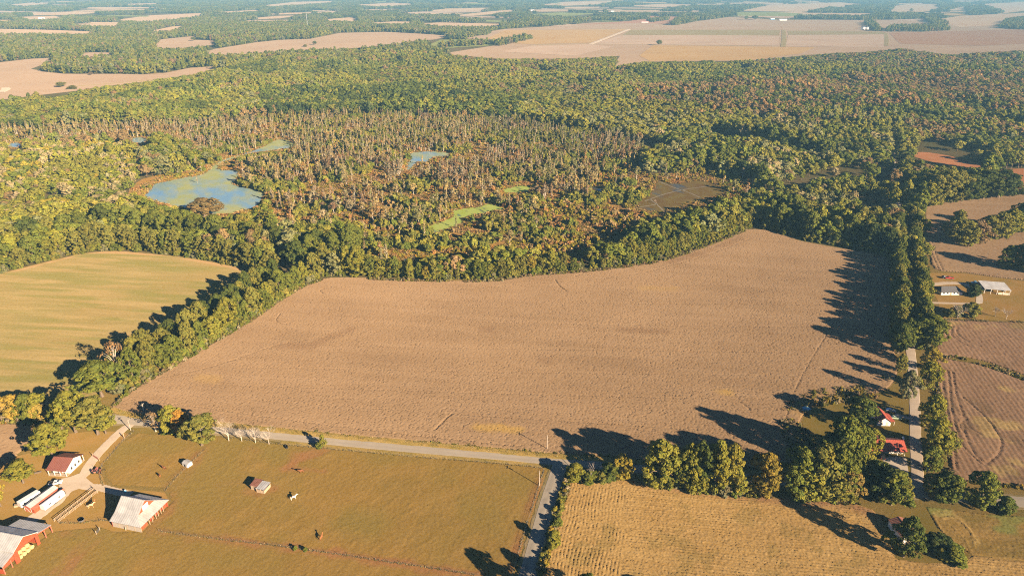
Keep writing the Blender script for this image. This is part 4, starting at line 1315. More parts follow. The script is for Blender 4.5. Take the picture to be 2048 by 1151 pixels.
for a in [(1150, 957, 930, 21, 'ygreen', 'yellow-green bush at the inner corner of the crossroads'), (1180, 962, 942, 16, 'green', 'low green bush at the foot of the bleached snag'),
          (1218, 960, 926, 18, 'dark', 'dark bush between the bleached snag and the yellowing tree'), (1203, 964, 945, 14, 'olive', 'small olive bush right of the bleached snag'),
          (1872, 1092, 1066, 22, 'deep', 'dark rounded bush right of the field shed'), (1903, 1116, 1095, 25, 'green', 'spreading green bush at the right of the shed lawn'),
          (1880, 1112, 1098, 14, 'olive', 'low olive bush between the two shed lawn bushes'), (2006, 1026, 995, 18, 'dark', 'round dark bush by the main road near the right edge'),
          (1108, 1092, 1062, 15, 'ygreen', 'yellow-green bush in the ditch beside the side road'), (1116, 1050, 1035, 9, 'green', 'small green bush higher up the side road ditch'),
          (638, 895, 884, 8, 'green', 'small green bush on the pasture side of the main road'), (335, 866, 850, 12, 'green', 'green bush under the orange-topped roadside tree'),
          (1940, 634, 605, 15, 'olive', 'olive bush by the lower drive of the right-hand homestead'), (1912, 632, 612, 12, 'grey', 'thin grey bush by the lower drive of the right-hand homestead'),
          (1945, 592, 569, 14, 'deep', 'dark evergreen bush between the grey house and the long shed'), (1898, 634, 618, 10, 'olive', 'small olive bush at the edge of the homestead lawn')]:
    plant_px(*a[:4], 'bush', a[4], a[5], cat='shrub', group='shrubs by the roads')
for x_, y_, h_, R_, lab in [(17.0, 150.0, 17.0, 5.5, 'tree below the lower edge shading the side road, the left one'), (24.0, 155.0, 14.0, 4.5, 'tree below the lower edge shading the side road, the right one'), (60.0, 147.0, 12.0, 5.0, 'tree below the lower edge shading the corn stubble')]:
    plant(x_, y_, h_, R_, 'full', 'green', lab, group='trees below the lower edge')
# ---- trees of the left farm
G_FM = 'trees of the left farm'
for a in [(107, 917, 850, 31, 'round', 'ygreen', 'round yellow-green tree behind the white farmhouse'),
          (47, 965, 923, 24, 'round', 'ygreen', 'small round yellow-green tree left of the trailers'),
          (2, 1012, 962, 13, 'round', 'yellow', 'yellow tree cut by the left edge beside the hay barn'),
          (5, 842, 792, 20, 'round', (0.27, 0.19, 0.06), 'brownish thin tree at the left end of the roadside row'),
          (36, 843, 789, 22, 'round', (0.28, 0.19, 0.035), 'orange-yellow tree in the left roadside row'),
          (62, 846, 788, 19, 'full', 'green', 'green tree between two orange ones in the left roadside row'),
          (82, 842, 786, 22, 'round', 'ygreen', 'yellow-green tree behind the small orange one at the left roadside'),
          (84, 848, 806, 14, 'round', (0.26, 0.18, 0.04), 'small orange-yellow tree at the front of the left roadside row'),
          (152, 864, 784, 32, 'round', 'ygreen', 'large yellow-green tree with two trunks beside the farm drive'),
          (196, 868, 797, 34, 'round', 'olive', 'broad olive tree with pale trunks beside the farm drive'),
          (212, 866, 822, 22, 'round', 'ygreen', 'low bright crown at the right of the farm drive trees'),
          (124, 858, 805, 20, 'round', 'green', 'green crown behind the trees beside the farm drive'),
          (205, 792, 724, 41, 'round', 'green', 'large dark crowned tree at the road end of the hedgerow'),
          (346, 864, 812, 22, 'full', 'ygreen', 'yellow-green tree with orange top by the pasture corner'),
          (362, 866, 820, 18, 'full', 'orange', 'orange tinted tree behind the pasture corner'),
          (404, 890, 834, 33, 'round', 'olive', 'spreading olive tree at the pasture corner by the road'),
          (646, 893, 868, 7, 'full', 'ygreen', 'slender young tree by the road in the middle of the pasture edge')]:
    plant_px(*a, group=G_FM)
for a in [(242, 765, 682, 22, 'sparse', 'rust', 'rust brown half-bare tree standing out of the hedgerow'), (312, 862, 822, 20, 'sparse', 'brown', 'brown half-bare tree beside the farm drive entrance'),
          (105, 842, 800, 16, 'sparse', 'tan', 'tan half-bare tree in the left roadside row')]:
    plant_px(*a, group=G_FM)
# ---- shrub islands in the right-hand fields
G_IS = 'trees of the field islands at the right'
for i, a in enumerate([(1905, 485, 420, 20, 'full', 'olive'), (1925, 490, 440, 24, 'full', 'olive'), (1950, 486, 440, 22, 'full', 'brown'), (1972, 480, 432, 22, 'full', 'olive'), (1995, 476, 425, 22, 'full', 'olive'), (2015, 470, 418, 20, 'full', 'ygreen'), (2040, 462, 405, 24, 'full', 'green'), (1935, 488, 455, 20, 'full', 'olive'), (1985, 474, 445, 20, 'full', 'ygreen'), (2030, 462, 435, 20, 'full', 'olive')]):
    plant_px(*a, '%s tree, %s from the left in the long island of the upper right field' % (WORD[a[5]], ordinal(i + 1)), group=G_IS)
for i, a in enumerate([(2012, 536, 492, 20, 'full', 'green'), (2040, 540, 488, 24, 'full', 'dark'), (2062, 545, 485, 24, 'full', 'dark')]):
    plant_px(*a, '%s tree, %s from the left in the clump above the long shed' % (WORD[a[5]], ordinal(i + 1)), group=G_IS)
for i, a in enumerate([(1885, 402, 340, 30, 'oval', 'olive'), (1910, 400, 345, 26, 'full', 'olive'), (1935, 400, 350, 28, 'oval', 'dark'), (1965, 398, 340, 32, 'oval', 'dark'), (1995, 396, 338, 32, 'oval', 'deep'), (2018, 392, 350, 20, 'full', 'dark'), (1865, 405, 350, 22, 'full', 'olive'), (1855, 412, 365, 18, 'full', 'ygreen')]):
    plant_px(*a, '%s tree, %s of the dense wood edge above the upper right field' % (WORD[a[5]], ordinal(i + 1)), group=G_IS)
# ---- lone trees far out
for a in [(1318, 91, 80, 5.5, 'round', 'green', 'lone tree standing on the far plain beside a field line'), (122, 174, 164, 9, 'round', 'olive', 'lone round tree in the big pale field at the left'), (146, 178, 171, 9, 'bush', 'olive', 'low wide tree right of the lone one in the pale field'),
          (630, 90, 82, 4, 'round', 'green', 'lone small tree in the far field near the radio mast'), (611, 94, 89, 4, 'bush', 'olive', 'shrub beside the lone tree in the far field'), (387, 82, 74, 4.5, 'round', 'green', 'lone tree in the far left clearing'),
          (1492, 40, 32, 4, 'round', 'green', 'single far tree left of the grain bins'), (1822, 24, 17, 3.5, 'round', 'olive', 'single tree on the farthest right field'), (1510, 40, 31, 6, 'round', 'green', 'broad far tree right of the single one'), (182, 150, 144, 4, 'round', 'brown', 'small brown tree in front of the far wood tongue')]:
    plant_px(*a, group='lone trees on the far plain')


# ---- bare trees
def bare_meshes(seed, h=8.0, spread=0.55, lean=(0, 0), depth=5):
    rng = random.Random(seed)
    tr, br = MB(), MB()

    def grow(p, d, L, r, lev):
        q = p + d * L
        mid = p + d * L * 0.5 + Vector((rng.uniform(-1, 1), rng.uniform(-1, 1), rng.uniform(-0.5, 0.5))) * L * 0.06
        (tr if lev == 0 else br).tube([p, mid, q], [r, r * 0.8, r * 0.6], 5 if lev < 2 else 3, lev == 0)
        if lev >= depth:
            return
        for k in range(4 if lev < 2 else 3 if lev < 4 else 2):
            a = rng.uniform(0, 6.28)
            s = rng.uniform(0.3, 1.0) * spread * 1.35
            nd_ = (d + Vector((math.cos(a), math.sin(a), 0.1)) * s).normalized()
            st = p + (q - p) * rng.uniform(0.5, 1.0)
            grow(st, nd_, L * rng.uniform(0.62, 0.9), max(r * 0.52, 0.018), lev + 1)
    grow(Vector((0, 0, -0.1)), Vector((lean[0], lean[1], 1)).normalized(), h * 0.27, h * 0.017, 0)
    return tr.mesh('trunk', MAT_BARK_WHITE), br.mesh('branches', MAT_BARK_WHITE)


for i, a in enumerate([(458, 881, 838, 'leftmost of the four bleached bare trees along the main road'), (484, 882, 850, 'second bleached bare tree from the left along the main road'), (511, 885, 848, 'third bleached bare tree from the left along the main road'), (538, 888, 850, 'rightmost of the four bleached bare trees along the main road'),
                       (1668, 930, 893, 'white snag rising out of the dense clump by the ranch house'), (1915, 636, 600, 'thin bare tree by the lower drive of the right-hand homestead'), (1990, 632, 612, 'bare twiggy bush right of the right-hand homestead'), (2012, 638, 612, 'bare tree casting a long shadow at the right homestead lawn')]):
    p = at(a[0], a[1])
    h = height_at(*a[:3])
    tm, bm_ = bare_meshes(50 + i, max(h, 3.0) * 1.12, 0.62)
    e = empty('bare_tree', p, 0, a[3], 'tree', 'bare trees')
    link('trunk', tm, None, e)
    link('branches', bm_, None, e)
tm, bm_ = bare_meshes(91, 11.5, 0.45, (-0.55, 0.1), 3)
e = empty('bare_tree', at(1196, 963), 0, 'bleached leaning snag beside the crossroads', 'tree', 'bare trees')
link('trunk', tm, None, e)
link('branches', bm_, None, e)
tm, bm_ = bare_meshes(97, 7.0, 0.9, (-0.8, 0.2), 3)
e = empty('fallen_tree', at(1314, 406), 0, 'white fallen dead tree lying in the shallow marsh pond', 'tree')
link('trunk', tm, None, e)
link('branches', bm_, None, e)

# ------------------------------------------------------------------ the mass of the woods
BLOCK = [W_MAIN, W_LEFT, W_R3, W_SHALLOW] + W_PONDS + W_RED + W_LOW


def blocked(X, Y):
    b = np.zeros(X.shape, bool)
    for w in BLOCK:
        b |= inside(X, Y, w)
    b |= dist_to_line(X, Y, ROAD_GRAVEL) < 4.0
    return b


PX_POOLS = PX_PONDS + [PX_SHALLOW, PX_RED1, PX_RED2]


def hides_open(X, Y, h, full=True):
    """true where a plant of height h would stand in front of a field or pool that the photo shows open"""
    bad = np.zeros(X.shape, bool)
    for f in (0.85, 0.5):
        px_, py_ = to_px(X, Y, h * f)
        for _, p in FAR_FIELDS:
            bad |= inside(px_, py_, [(q[0], q[1]) for q in p])
    for f in (np.linspace(0.12, 1.02, 9) if full else (0.5, 1.0)):
        px_, py_ = to_px(X, Y, h * f)
        for o_ in ((-5, 0, 5) if full else (0,)):
            for p in PX_POOLS:
                bad |= inside(px_ + o_, py_, p)
    return bad


def off_single(X, Y, f=0.75):
    keep = np.ones(X.shape, bool)
    T = [t for t in TREE_AT if t[1] < 1100]
    for x, y, r in T:
        keep &= np.hypot(X - x, Y - y) > r * f
    return keep


P_BROAD = [wood_proto('w', 200 + i, MAT_BARK, trunk_h=18.0, R=5.4, base=[0.3, 0.38, 0.25, 0.15][i % 4], shape=['oval', 'round', 'round', 'full'][i % 4], clumps=48, per=20, leaf=0.52, csize=(0.17, 0.34)) for i in range(8)]
X, Y = grid_points(-1900, 1900, 380, 2600, 7.8)
ok, px, py = in_view(X, Y, 90)
ok &= inside(X, Y, W_FOREST) & ~blocked(X, Y) & ~inside(X, Y, W_MARSH)
X, Y, px, py = X[ok], Y[ok], px[ok], py[ok]
dist = np.hypot(X, Y)
ok = (RNG.random(X.shape) < np.clip(1.25 - dist / 3200.0, 0.45, 1.0))
ok &= off_single(X, Y)
gap = fnoise(X, Y, 70, 123)
ok &= ~((gap < np.where(px < 600, 0.22, 0.32)) & (RNG.random(X.shape) < 0.85))
CLEAR = [[(1412, 262), (1500, 280), (1600, 305), (1700, 318), (1690, 330), (1580, 322), (1480, 300), (1410, 276)], [(1268, 285), (1335, 290), (1330, 318), (1275, 315)], [(1560, 368), (1650, 345), (1740, 330), (1790, 350), (1770, 375), (1660, 372), (1570, 395)], [(1490, 375), (1545, 380), (1550, 415), (1495, 420)],
         [(1832, 290), (1860, 280), (1920, 292), (1985, 310), (1990, 335), (1900, 325), (1835, 310)], [(1560, 205), (1700, 210), (1690, 218), (1570, 214)], [(1690, 400), (1780, 390), (1785, 440), (1720, 430)], [(860, 205), (960, 208), (955, 214), (865, 212)], [(1380, 208), (1470, 212), (1460, 222), (1390, 218)]]
for c_ in CLEAR:
    ok &= ~(inside(px, py, c_) & (RNG.random(X.shape) < 0.93))
X, Y, px, py, dist = X[ok], Y[ok], px[ok], py[ok], dist[ok]
n = len(X)


def zone(poly):
    return inside(px, py, poly)


def patch_tints(X, Y, keys, wts, size, seed, jitter=0.14, mix=0.2):
    """neighbours share a kind: the kind follows a noise, a few trees stray from it"""
    n_ = len(X)
    v = 0.6 * vnoise(X, Y, size, seed) + 0.4 * vnoise(X, Y, size * 0.4, seed + 9) + RNG.normal(0, 0.07, n_)
    rank = np.argsort(np.argsort(v)) / max(n_ - 1, 1)
    w = np.cumsum(np.array(wts, float)) / np.sum(wts)
    k = np.minimum(np.searchsorted(w, rank), len(keys) - 1)
    c = np.array([TINT[x] for x in keys])[k] * RNG.uniform(1 - jitter, 1 + jitter, (n_, 1))
    st = RNG.random(n_) < mix
    a = tints(n_, keys, wts, jitter)
    c[st] = a[st]
    return c


LIGHT = np.array([1.34, 1.36, 1.2])
tint = patch_tints(X, Y, ['dark', 'green', 'olive', 'ygreen', 'olive', 'green', 'grey', 'brown'], [2, 3, 3, 2.2, 2.5, 2.5, 1.2, 1.0], 95, 5)
for poly, keys, wts, p in [
    ([(1250, 178), (1700, 165), (2100, 150), (2100, 232), (1650, 238), (1300, 250)], ['brown', 'rust', 'olive', 'brown', 'dark'], [3, 1.6, 1.2, 3, 1.5], 0.75),
    ([(1640, 100), (2100, 92), (2100, 150), (1750, 150)], ['brown', 'grey', 'rust', 'dark', 'olive'], [3.5, 2, 0.7, 1.5, 1.5], 0.65),
    ([(-100, 290), (250, 300), (300, 380), (250, 430), (120, 440), (-100, 480)], ['olive', 'ygreen', 'tan', 'green', 'yellow'], [3, 3, 2.2, 1.5, 0.6], 0.85),
    ([(950, 225), (1300, 215), (1560, 250), (1500, 290), (1250, 280), (1050, 260)], ['ygreen', 'olive', 'grey'], [4, 3, 1], 0.75),
    ([(520, 190), (1000, 195), (1060, 250), (520, 245)], ['dark', 'green', 'deep'], [3, 2, 2], 0.7),
    ([(1280, 280), (1560, 250), (1780, 300), (1780, 480), (1500, 440), (1480, 380), (1300, 330)], ['green', 'dark', 'olive', 'tan', 'grey'], [3, 3, 2.5, 0.8, 0.8], 0.8),
    ([(1800, 230), (2100, 240), (2100, 330), (1850, 320)], ['dark', 'green', 'olive', 'brown'], [3, 3, 2, 1], 0.7),
    ([(700, 110), (1240, 115), (1260, 180), (760, 185)], ['ygreen', 'olive', 'green', 'brown'], [3, 3, 2, 1], 0.55),
]:
    m = zone(poly) & (RNG.random(n) < p)
    a_ = patch_tints(X, Y, keys, wts, 45, len(keys) + int(poly[0][0]) % 97)
    tint[m] = a_[m]
tint = tint * LIGHT * (0.78 + 0.44 * fnoise(X, Y, 130, 301))[:, None]
hgt = RNG.uniform(0.8, 1.06, n) * np.clip(0.30 + 1.25 * fnoise(X, Y, 85, 55), 0.45, 1.3)
young = zone([(-100, 290), (250, 300), (330, 400), (250, 440), (120, 440), (-100, 480)]) | zone([(1500, 380), (1640, 330), (1780, 400), (1780, 470), (1560, 440)])
hgt[young] *= 0.72
wid = RNG.uniform(0.85, 1.6, n) * np.where(young, 0.7, 1.0) * np.clip(dist / 1700.0, 1.0, 1.3)
ok = ~hides_open(X, Y, hgt * 18.0)
X, Y, wid, hgt, tint = X[ok], Y[ok], wid[ok], hgt[ok], tint[ok]
n = len(X)
scatter('mixed_forest', X, Y, np.stack([wid, wid, hgt], 1), RNG.integers(0, len(P_BROAD), n), tint, P_BROAD, 'broad mixed autumn forest covering the middle distance', 'forest')
print('forest', n)

# ---- cypress and shrubs of the marsh
P_CYP = [wood_proto('c', 300 + i, MAT_BARK_PALE, trunk_h=14.0, r0=0.30, limbs=10, top=0.97, R=[1.5, 2.7, 1.7, 3.2, 1.3, 2.6][i], base=[0.3, 0.35, 0.25, 0.45, 0.5, 0.4][i], shape=['narrow', 'cone', 'cone', 'round', 'narrow', 'oval'][i], clumps=24, per=[5, 10, 5, 12, 2, 9][i], leaf=0.34, csize=(0.22, 0.42)) for i in range(6)]
P_SHRUB = [wood_proto('s', 330 + i, MAT_BARK, trunk_h=2.6, r0=0.1, limbs=2, top=0.5, R=1.7, base=0.0, shape='round', clumps=16, per=9, leaf=0.30, csize=(0.28, 0.45)) for i in range(4)]


def in_water(X, Y):
    b = inside(X, Y, W_SHALLOW)
    for w in W_PONDS:
        b |= inside(X, Y, w)
    return b


X, Y = grid_points(-1000, 700, 430, 1300, 6.6)
ok, px, py = in_view(X, Y, 40)
ok &= inside(X, Y, W_MARSH) & ~in_water(X, Y)
X, Y, px, py = X[ok], Y[ok], px[ok], py[ok]
dens = fnoise(X, Y, 45, 21)
far = np.clip((430 - py) / 130.0, 0, 1)
right_open = inside(px, py, [(1200, 330), (1540, 340), (1540, 420), (1300, 500), (1150, 540), (900, 545), (760, 530), (800, 490), (1000, 480), (1180, 430)])
prob = np.clip((dens - 0.46 + 0.22 * far) * 3.0, 0.02, 0.85) * np.where(right_open, 0.12, 1.0)
ok = RNG.random(X.shape) < prob
X, Y, px, py = X[ok], Y[ok], px[ok], py[ok]
n = len(X)
tint = np.array([1.18, 1.14, 0.86]) * patch_tints(X, Y, ['tan', 'grey', 'straw', 'tan', 'brown', 'olive', 'rust', 'tan'], [3, 3, 0.8, 3, 2, 2.2, 0.8, 2], 40, 51)
yg = inside(px, py, [(960, 235), (1300, 270), (1290, 330), (1000, 300)])
a_ = tints(n, ['olive', 'ygreen', 'tan', 'grey'], [3, 2, 2, 2])
tint[yg] = a_[yg]
rb = fnoise(X, Y, 60, 91) > 0.64
a_ = tints(n, ['rust', 'tan', 'brown'], [1.5, 3, 2]) * 1.1
tint[rb] = a_[rb]
hs = RNG.uniform(0.5, 1.05, n)
ws = RNG.uniform(0.75, 1.35, n)
cyp_pick = np.where(RNG.random(n) < np.clip((400 - py) / 90.0, 0.35, 0.85), RNG.choice([0, 2, 4], n), RNG.choice([1, 3, 5], n))
ok = ~hides_open(X, Y, hs * 14.0) | (RNG.random(n) < 0.05)
for w in W_LOW:
    ok &= ~inside(X, Y, w) | (RNG.random(n) < 0.05)
X, Y, px, py, tint, hs, ws, cyp_pick = X[ok], Y[ok], px[ok], py[ok], tint[ok], hs[ok], ws[ok], cyp_pick[ok]
n = len(X)
big = np.argsort(-py * hs)[:46]                       # the nearest cypresses stand as single trees
rest = np.ones(n, bool)
rest[big] = False
SINGLE_CYP = [(X[i], Y[i], hs[i] * 15.0, ws[i], tint[i]) for i in big]
scatter('cypress_swamp', X[rest], Y[rest], np.stack([ws, ws, hs], 1)[rest], cyp_pick[rest], tint[rest], P_CYP, 'pale trunked brown cypress stand covering the flooded marsh', 'cypress trees')
print('cypress', n)
CYP_M = []
for i in range(4):
    cm, C = crown_mesh('crown', MAT_LEAF_O, 300 + i, h=15.0, R=[1.7, 2.2, 1.5, 2.8][i], base=[0.3, 0.35, 0.25, 0.45][i], shape=['narrow', 'cone', 'cone', 'round'][i], clumps=24, per=8, leaf=0.33, csize=(0.22, 0.42))
    CYP_M.append((cm, trunk_mb(C, 15.0, 0.24, 300 + i, 0.97, 12, 5).mesh('trunk', MAT_BARK_PALE)))
SINGLE_CYP.sort(key=lambda q: float(to_px(q[0], q[1])[0]))
for i, (x, y, h, w, c) in enumerate(SINGLE_CYP):
    e = empty('cypress_tree', (x, y, 0), random.uniform(0, 6), 'slender brown cypress, %s from the left among those fronting the marsh' % ordinal(i + 1), 'tree', 'cypresses at the front of the marsh')
    e.scale = (w, w, h / 15.0)
    k = i % 4
    o = link('crown', CYP_M[k][0], None, e)
    o.color = (c[0], c[1], c[2], 1)
    link('trunk', CYP_M[k][1], None, e)
for a in [(410, 434, 397, 32, 'round', (0.21, 0.145, 0.055), 'rust brown round cypress islet at the front of the pond'), (395, 366, 352, 2.5, 'sparse', 'tan', 'thin dead trunk standing in the big pond')]:
    plant_px(*a, name='cypress_tree', group='cypresses in the pond')

X, Y = grid_points(-1000, 700, 430, 1300, 3.1)
ok, px, py = in_view(X, Y, 40)
ok &= inside(X, Y, W_MARSH) & ~in_water(X, Y)
X, Y, px, py = X[ok], Y[ok], px[ok], py[ok]
d1 = fnoise(X, Y, 32, 44)
prob = np.clip((d1 - 0.36) * 3.2, 0.05, 0.9)
bare = inside(px, py, [(1300, 340), (1520, 360), (1520, 405), (1300, 470), (1150, 530), (1180, 500), (1290, 440)])
prob = np.where(bare, 0.3, prob)
for w in W_LOW:
    prob = np.where(inside(X, Y, w), 0.06, prob)
ok = RNG.random(X.shape) < prob
X, Y, px, py, d1 = X[ok], Y[ok], px[ok], py[ok], d1[ok]
n = len(X)
tint = np.array([1.35, 1.2, 0.95]) * patch_tints(X, Y, ['olive', 'tan', 'ygreen', 'brown', 'rust', 'olive'], [3, 2, 1.6, 2, 1.0, 2], 25, 33)
gz = (fnoise(X, Y, 40, 71) > 0.50) & (d1 > 0.45)
a_ = tints(n, ['green', 'olive', 'ygreen'], [3, 2, 1.5]) * 1.15
tint[gz] = a_[gz]
s_ = RNG.uniform(0.7, 1.7, n) * np.where(gz, 1.35, 0.85)
s_[inside(px, py, [(1300, 340), (1520, 360), (1520, 405), (1300, 470)])] *= 0.6
ok = ~hides_open(X, Y, s_ * 2.6, False)
X, Y, s_, tint = X[ok], Y[ok], s_[ok], tint[ok]
n = len(X)
scatter('marsh_shrubs', X, Y, np.stack([s_, s_, s_ * RNG.uniform(0.7, 1.3, n)], 1), RNG.integers(0, 4, n), tint, P_SHRUB, 'low green and rusty shrubs filling the marsh', 'shrubs')
print('shrubs', n)

# ---- marsh grass between the shrubs
P_MG = [tuft_proto('h', 440 + i, 16, 1.1, 0.9, 0.12) for i in range(3)]
X, Y = grid_points(-700, 420, 440, 900, 1.9)
ok, px, py = in_view(X, Y, 20)
ok &= inside(X, Y, W_MARSH) & ~in_water(X, Y) & (fnoise(X, Y, 14, 3) > 0.36)
X, Y = X[ok], Y[ok]
n = len(X)
s_ = RNG.uniform(0.6, 1.3, n)
for w in W_PONDS + [W_SHALLOW]:                       # reeds fringing the pools
    P_ = np.array(w + [w[0]])
    L_ = np.hypot(*np.diff(P_, axis=0).T)
    k = int(L_.sum() * 1.3)
    s = RNG.random(k) * L_.sum()
    c_ = np.concatenate([[0], np.cumsum(L_)])
    X = np.concatenate([X, np.interp(s, c_, P_[:, 0]) + RNG.normal(0, 1.1, k)])
    Y = np.concatenate([Y, np.interp(s, c_, P_[:, 1]) + RNG.normal(0, 1.1, k)])
n = len(X)
s_ = RNG.uniform(0.6, 1.3, n)
scatter('marsh_grass', X, Y, np.stack([s_, s_, s_ * 0.8], 1), RNG.integers(0, 3, n), np.array([1.25, 1.1, 0.9]) * patch_tints(X, Y, ['rust', 'straw', 'olive', 'orange', 'tan', 'brown', 'ygreen'], [2, 2, 2, 0.8, 3, 2, 1], 18, 72), P_MG, 'rusty and straw coloured marsh grass between the shrubs', 'marsh grass', 0.03)
print('marsh grass', n)

# ---- yellow marsh flowers round the pools
P_TUFT = [tuft_proto('t', 400 + i) for i in range(3)]
FL = [[(1000, 388), (1005, 378), (1028, 370), (1060, 369), (1070, 376), (1060, 386), (1030, 391)], [(955, 395), (1000, 391), (1005, 396), (965, 400)], [(1010, 358), (1030, 344), (1050, 352), (1040, 365)], [(1060, 372), (1110, 373), (1105, 377), (1062, 378)],
      [(785, 502), (850, 505), (940, 515), (980, 528), (940, 532), (850, 520), (790, 515)], [(735, 520), (785, 525), (780, 535), (740, 532)], [(1110, 518), (1165, 500), (1170, 508), (1130, 525)], [(470, 432), (530, 408), (560, 415), (500, 438)], [(268, 392), (298, 372), (300, 385), (290, 396), (312, 408), (300, 415)], [(300, 352), (400, 345), (440, 325), (445, 320), (405, 352), (345, 364)]]
X, Y = grid_points(-500, 300, 440, 900, 1.15)
m = np.zeros(X.shape, bool)
for f in FL:
    m |= inside(X, Y, world_poly(f))
m &= ~in_water(X, Y) & (fnoise(X, Y, 6, 14) > 0.45)
X, Y = X[m], Y[m]
n = len(X)
tint = tints(n, ['yellow', 'orange', 'ygreen'], [4, 2.5, 1]) * 1.25
s_ = RNG.uniform(0.8, 1.5, n)
scatter('marsh_flowers', X, Y, np.stack([s_, s_, s_ * 0.9], 1), RNG.integers(0, 3, n), tint, P_TUFT, 'yellow flowering marsh plants round the small pools', 'marsh plants')

# ---- tall weeds along roads, fences and field edges
P_WEED = [tuft_proto('v', 420 + i, 22, 0.8, 0.6, 0.06) for i in range(3)] + [wood_proto('u', 430 + i, MAT_BARK, trunk_h=1.1, r0=0.04, limbs=1, top=0.4, R=0.8, base=0.0, shape='round', clumps=9, per=7, leaf=0.17, csize=(0.3, 0.5)) for i in range(2)]
WX, WY, WS, WT, WK = [], [], [], [], []


def weeds(line, off, width, step, tall, keys, wts, thr=0.0, seed=1, tuft=False):
    pts = smooth_line(line, 8)
    for a, b in zip(pts[:-1], pts[1:]):
        L = math.hypot(b[0] - a[0], b[1] - a[1])
        k = max(1, int(L * width / step ** 2))
        t = RNG.random(k)
        o = off + RNG.uniform(-0.5, 0.5, k) * width
        nx, ny = -(b[1] - a[1]) / L, (b[0] - a[0]) / L
        x, y = a[0] + (b[0] - a[0]) * t + nx * o, a[1] + (b[1] - a[1]) * t + ny * o
        keep = fnoise(x, y, 7.0, seed) > thr
        keep &= in_view(x, y, 30)[0]
        x, y = x[keep], y[keep]
        if len(x):
            WX.append(x)
            WY.append(y)
            WS.append(RNG.uniform(0.7, 1.3, len(x)) * tall)
            WT.append(tints(len(x), keys, wts, 0.3))
            WK.append(RNG.integers(0, 3, len(x)) if tuft else RNG.choice(5, len(x), p=[0.25, 0.25, 0.25, 0.13, 0.12]))


UPPER = [at2(*p) for p in [(225, 815), (262, 829), (330, 839), (440, 848), (560, 860), (700, 874), (850, 887), (1000, 901), (1100, 910), (1200, 917), (1330, 928), (1480, 940), (1600, 950)]]
weeds(UPPER, 0.3, 3.2, 0.8, 0.55, ['yellow', 'ygreen', 'straw', 'tan'], [3, 1.5, 4, 3], 0.3, 3, True)
weeds(UPPER, 1.6, 1.2, 1.0, 0.8, ['brown', 'olive', 'green', 'ygreen'], [2, 1, 2, 2], 0.62, 5)
for nm, ln in FENCE_LINES.items():
    weeds(ln, 0.0, 0.7, 0.42, 0.34, ['straw', 'tan', 'yellow'], [4, 3, 1], 0.25, 8, True)
SIDE_R = [at2(*p) for p in [(1140, 948), (1128, 985), (1112, 1035), (1100, 1080), (1085, 1130), (1070, 1190)]]
weeds(SIDE_R, 0.0, 2.6, 0.75, 1.3, ['olive', 'green', 'ygreen', 'yellow', 'tan'], [2, 2, 2, 1.5, 2], 0.3, 12)
weeds([at2(*p) for p in [(1140, 950), (1200, 955), (1290, 962), (1420, 982), (1560, 997), (1720, 1008)]], 0.0, 2.2, 0.8, 1.0, ['olive', 'green', 'brown', 'tan'], [2, 2, 2, 2], 0.4, 13)
weeds([at2(*p) for p in [(230, 812), (255, 788), (315, 752), (402, 702), (500, 643), (590, 583), (645, 560)]], 0.0, 2.2, 0.8, 1.2, ['olive', 'tan', 'green', 'brown'], [2, 2, 2, 1], 0.3, 14)
weeds([at2(*p) for p in [(735, 559), (850, 563), (980, 563), (1060, 552), (1200, 541), (1330, 521), (1430, 486), (1490, 462)]], 0.0, 2.4, 0.9, 1.2, ['olive', 'tan', 'brown', 'ygreen'], [2, 2, 2, 1], 0.3, 15)
weeds([at2(*p) for p in [(1870, 714), (1920, 719), (1975, 731), (2048, 758), (2120, 785)]], 0.0, 5.0, 0.9, 0.9, ['olive', 'straw', 'tan', 'yellow', 'green'], [2, 2, 3, 1.5, 1], 0.35, 16)
weeds([at2(*p) for p in [(1880, 640), (1950, 642), (2048, 645)]], 0.0, 3.0, 0.9, 0.9, ['brown', 'tan', 'straw', 'olive'], [2, 2, 2, 1], 0.4, 17, True)
weeds([at2(*p) for p in [(1870, 725), (1880, 800), (1893, 880), (1905, 955), (1945, 965), (2048, 976)]], 0.0, 2.0, 0.9, 1.0, ['brown', 'tan', 'olive', 'yellow'], [2, 3, 1, 2], 0.3, 18)
weeds([at2(*p) for p in [(1780, 760), (1740, 790), (1640, 806), (1600, 850), (1622, 900), (1605, 940)]], -3.0, 12.0, 1.0, 1.0, ['yellow', 'olive', 'tan', 'brown'], [2, 2, 3, 2], 0.45, 19)
weeds([at2(*p) for p in [(0, 846), (60, 846), (120, 852)]], 0.0, 3.0, 0.9, 1.2, ['olive', 'tan', 'orange'], [2, 2, 1], 0.3, 20)
X, Y, S_, T_ = np.concatenate(WX), np.concatenate(WY), np.concatenate(WS), np.concatenate(WT)
n = len(X)
scatter('roadside_weeds', X, Y, np.stack([S_, S_, S_], 1), np.concatenate(WK), T_, P_WEED, 'tall dry weeds and grass along roads, fences and field edges', 'weeds', 0.05)
print('weeds', n)

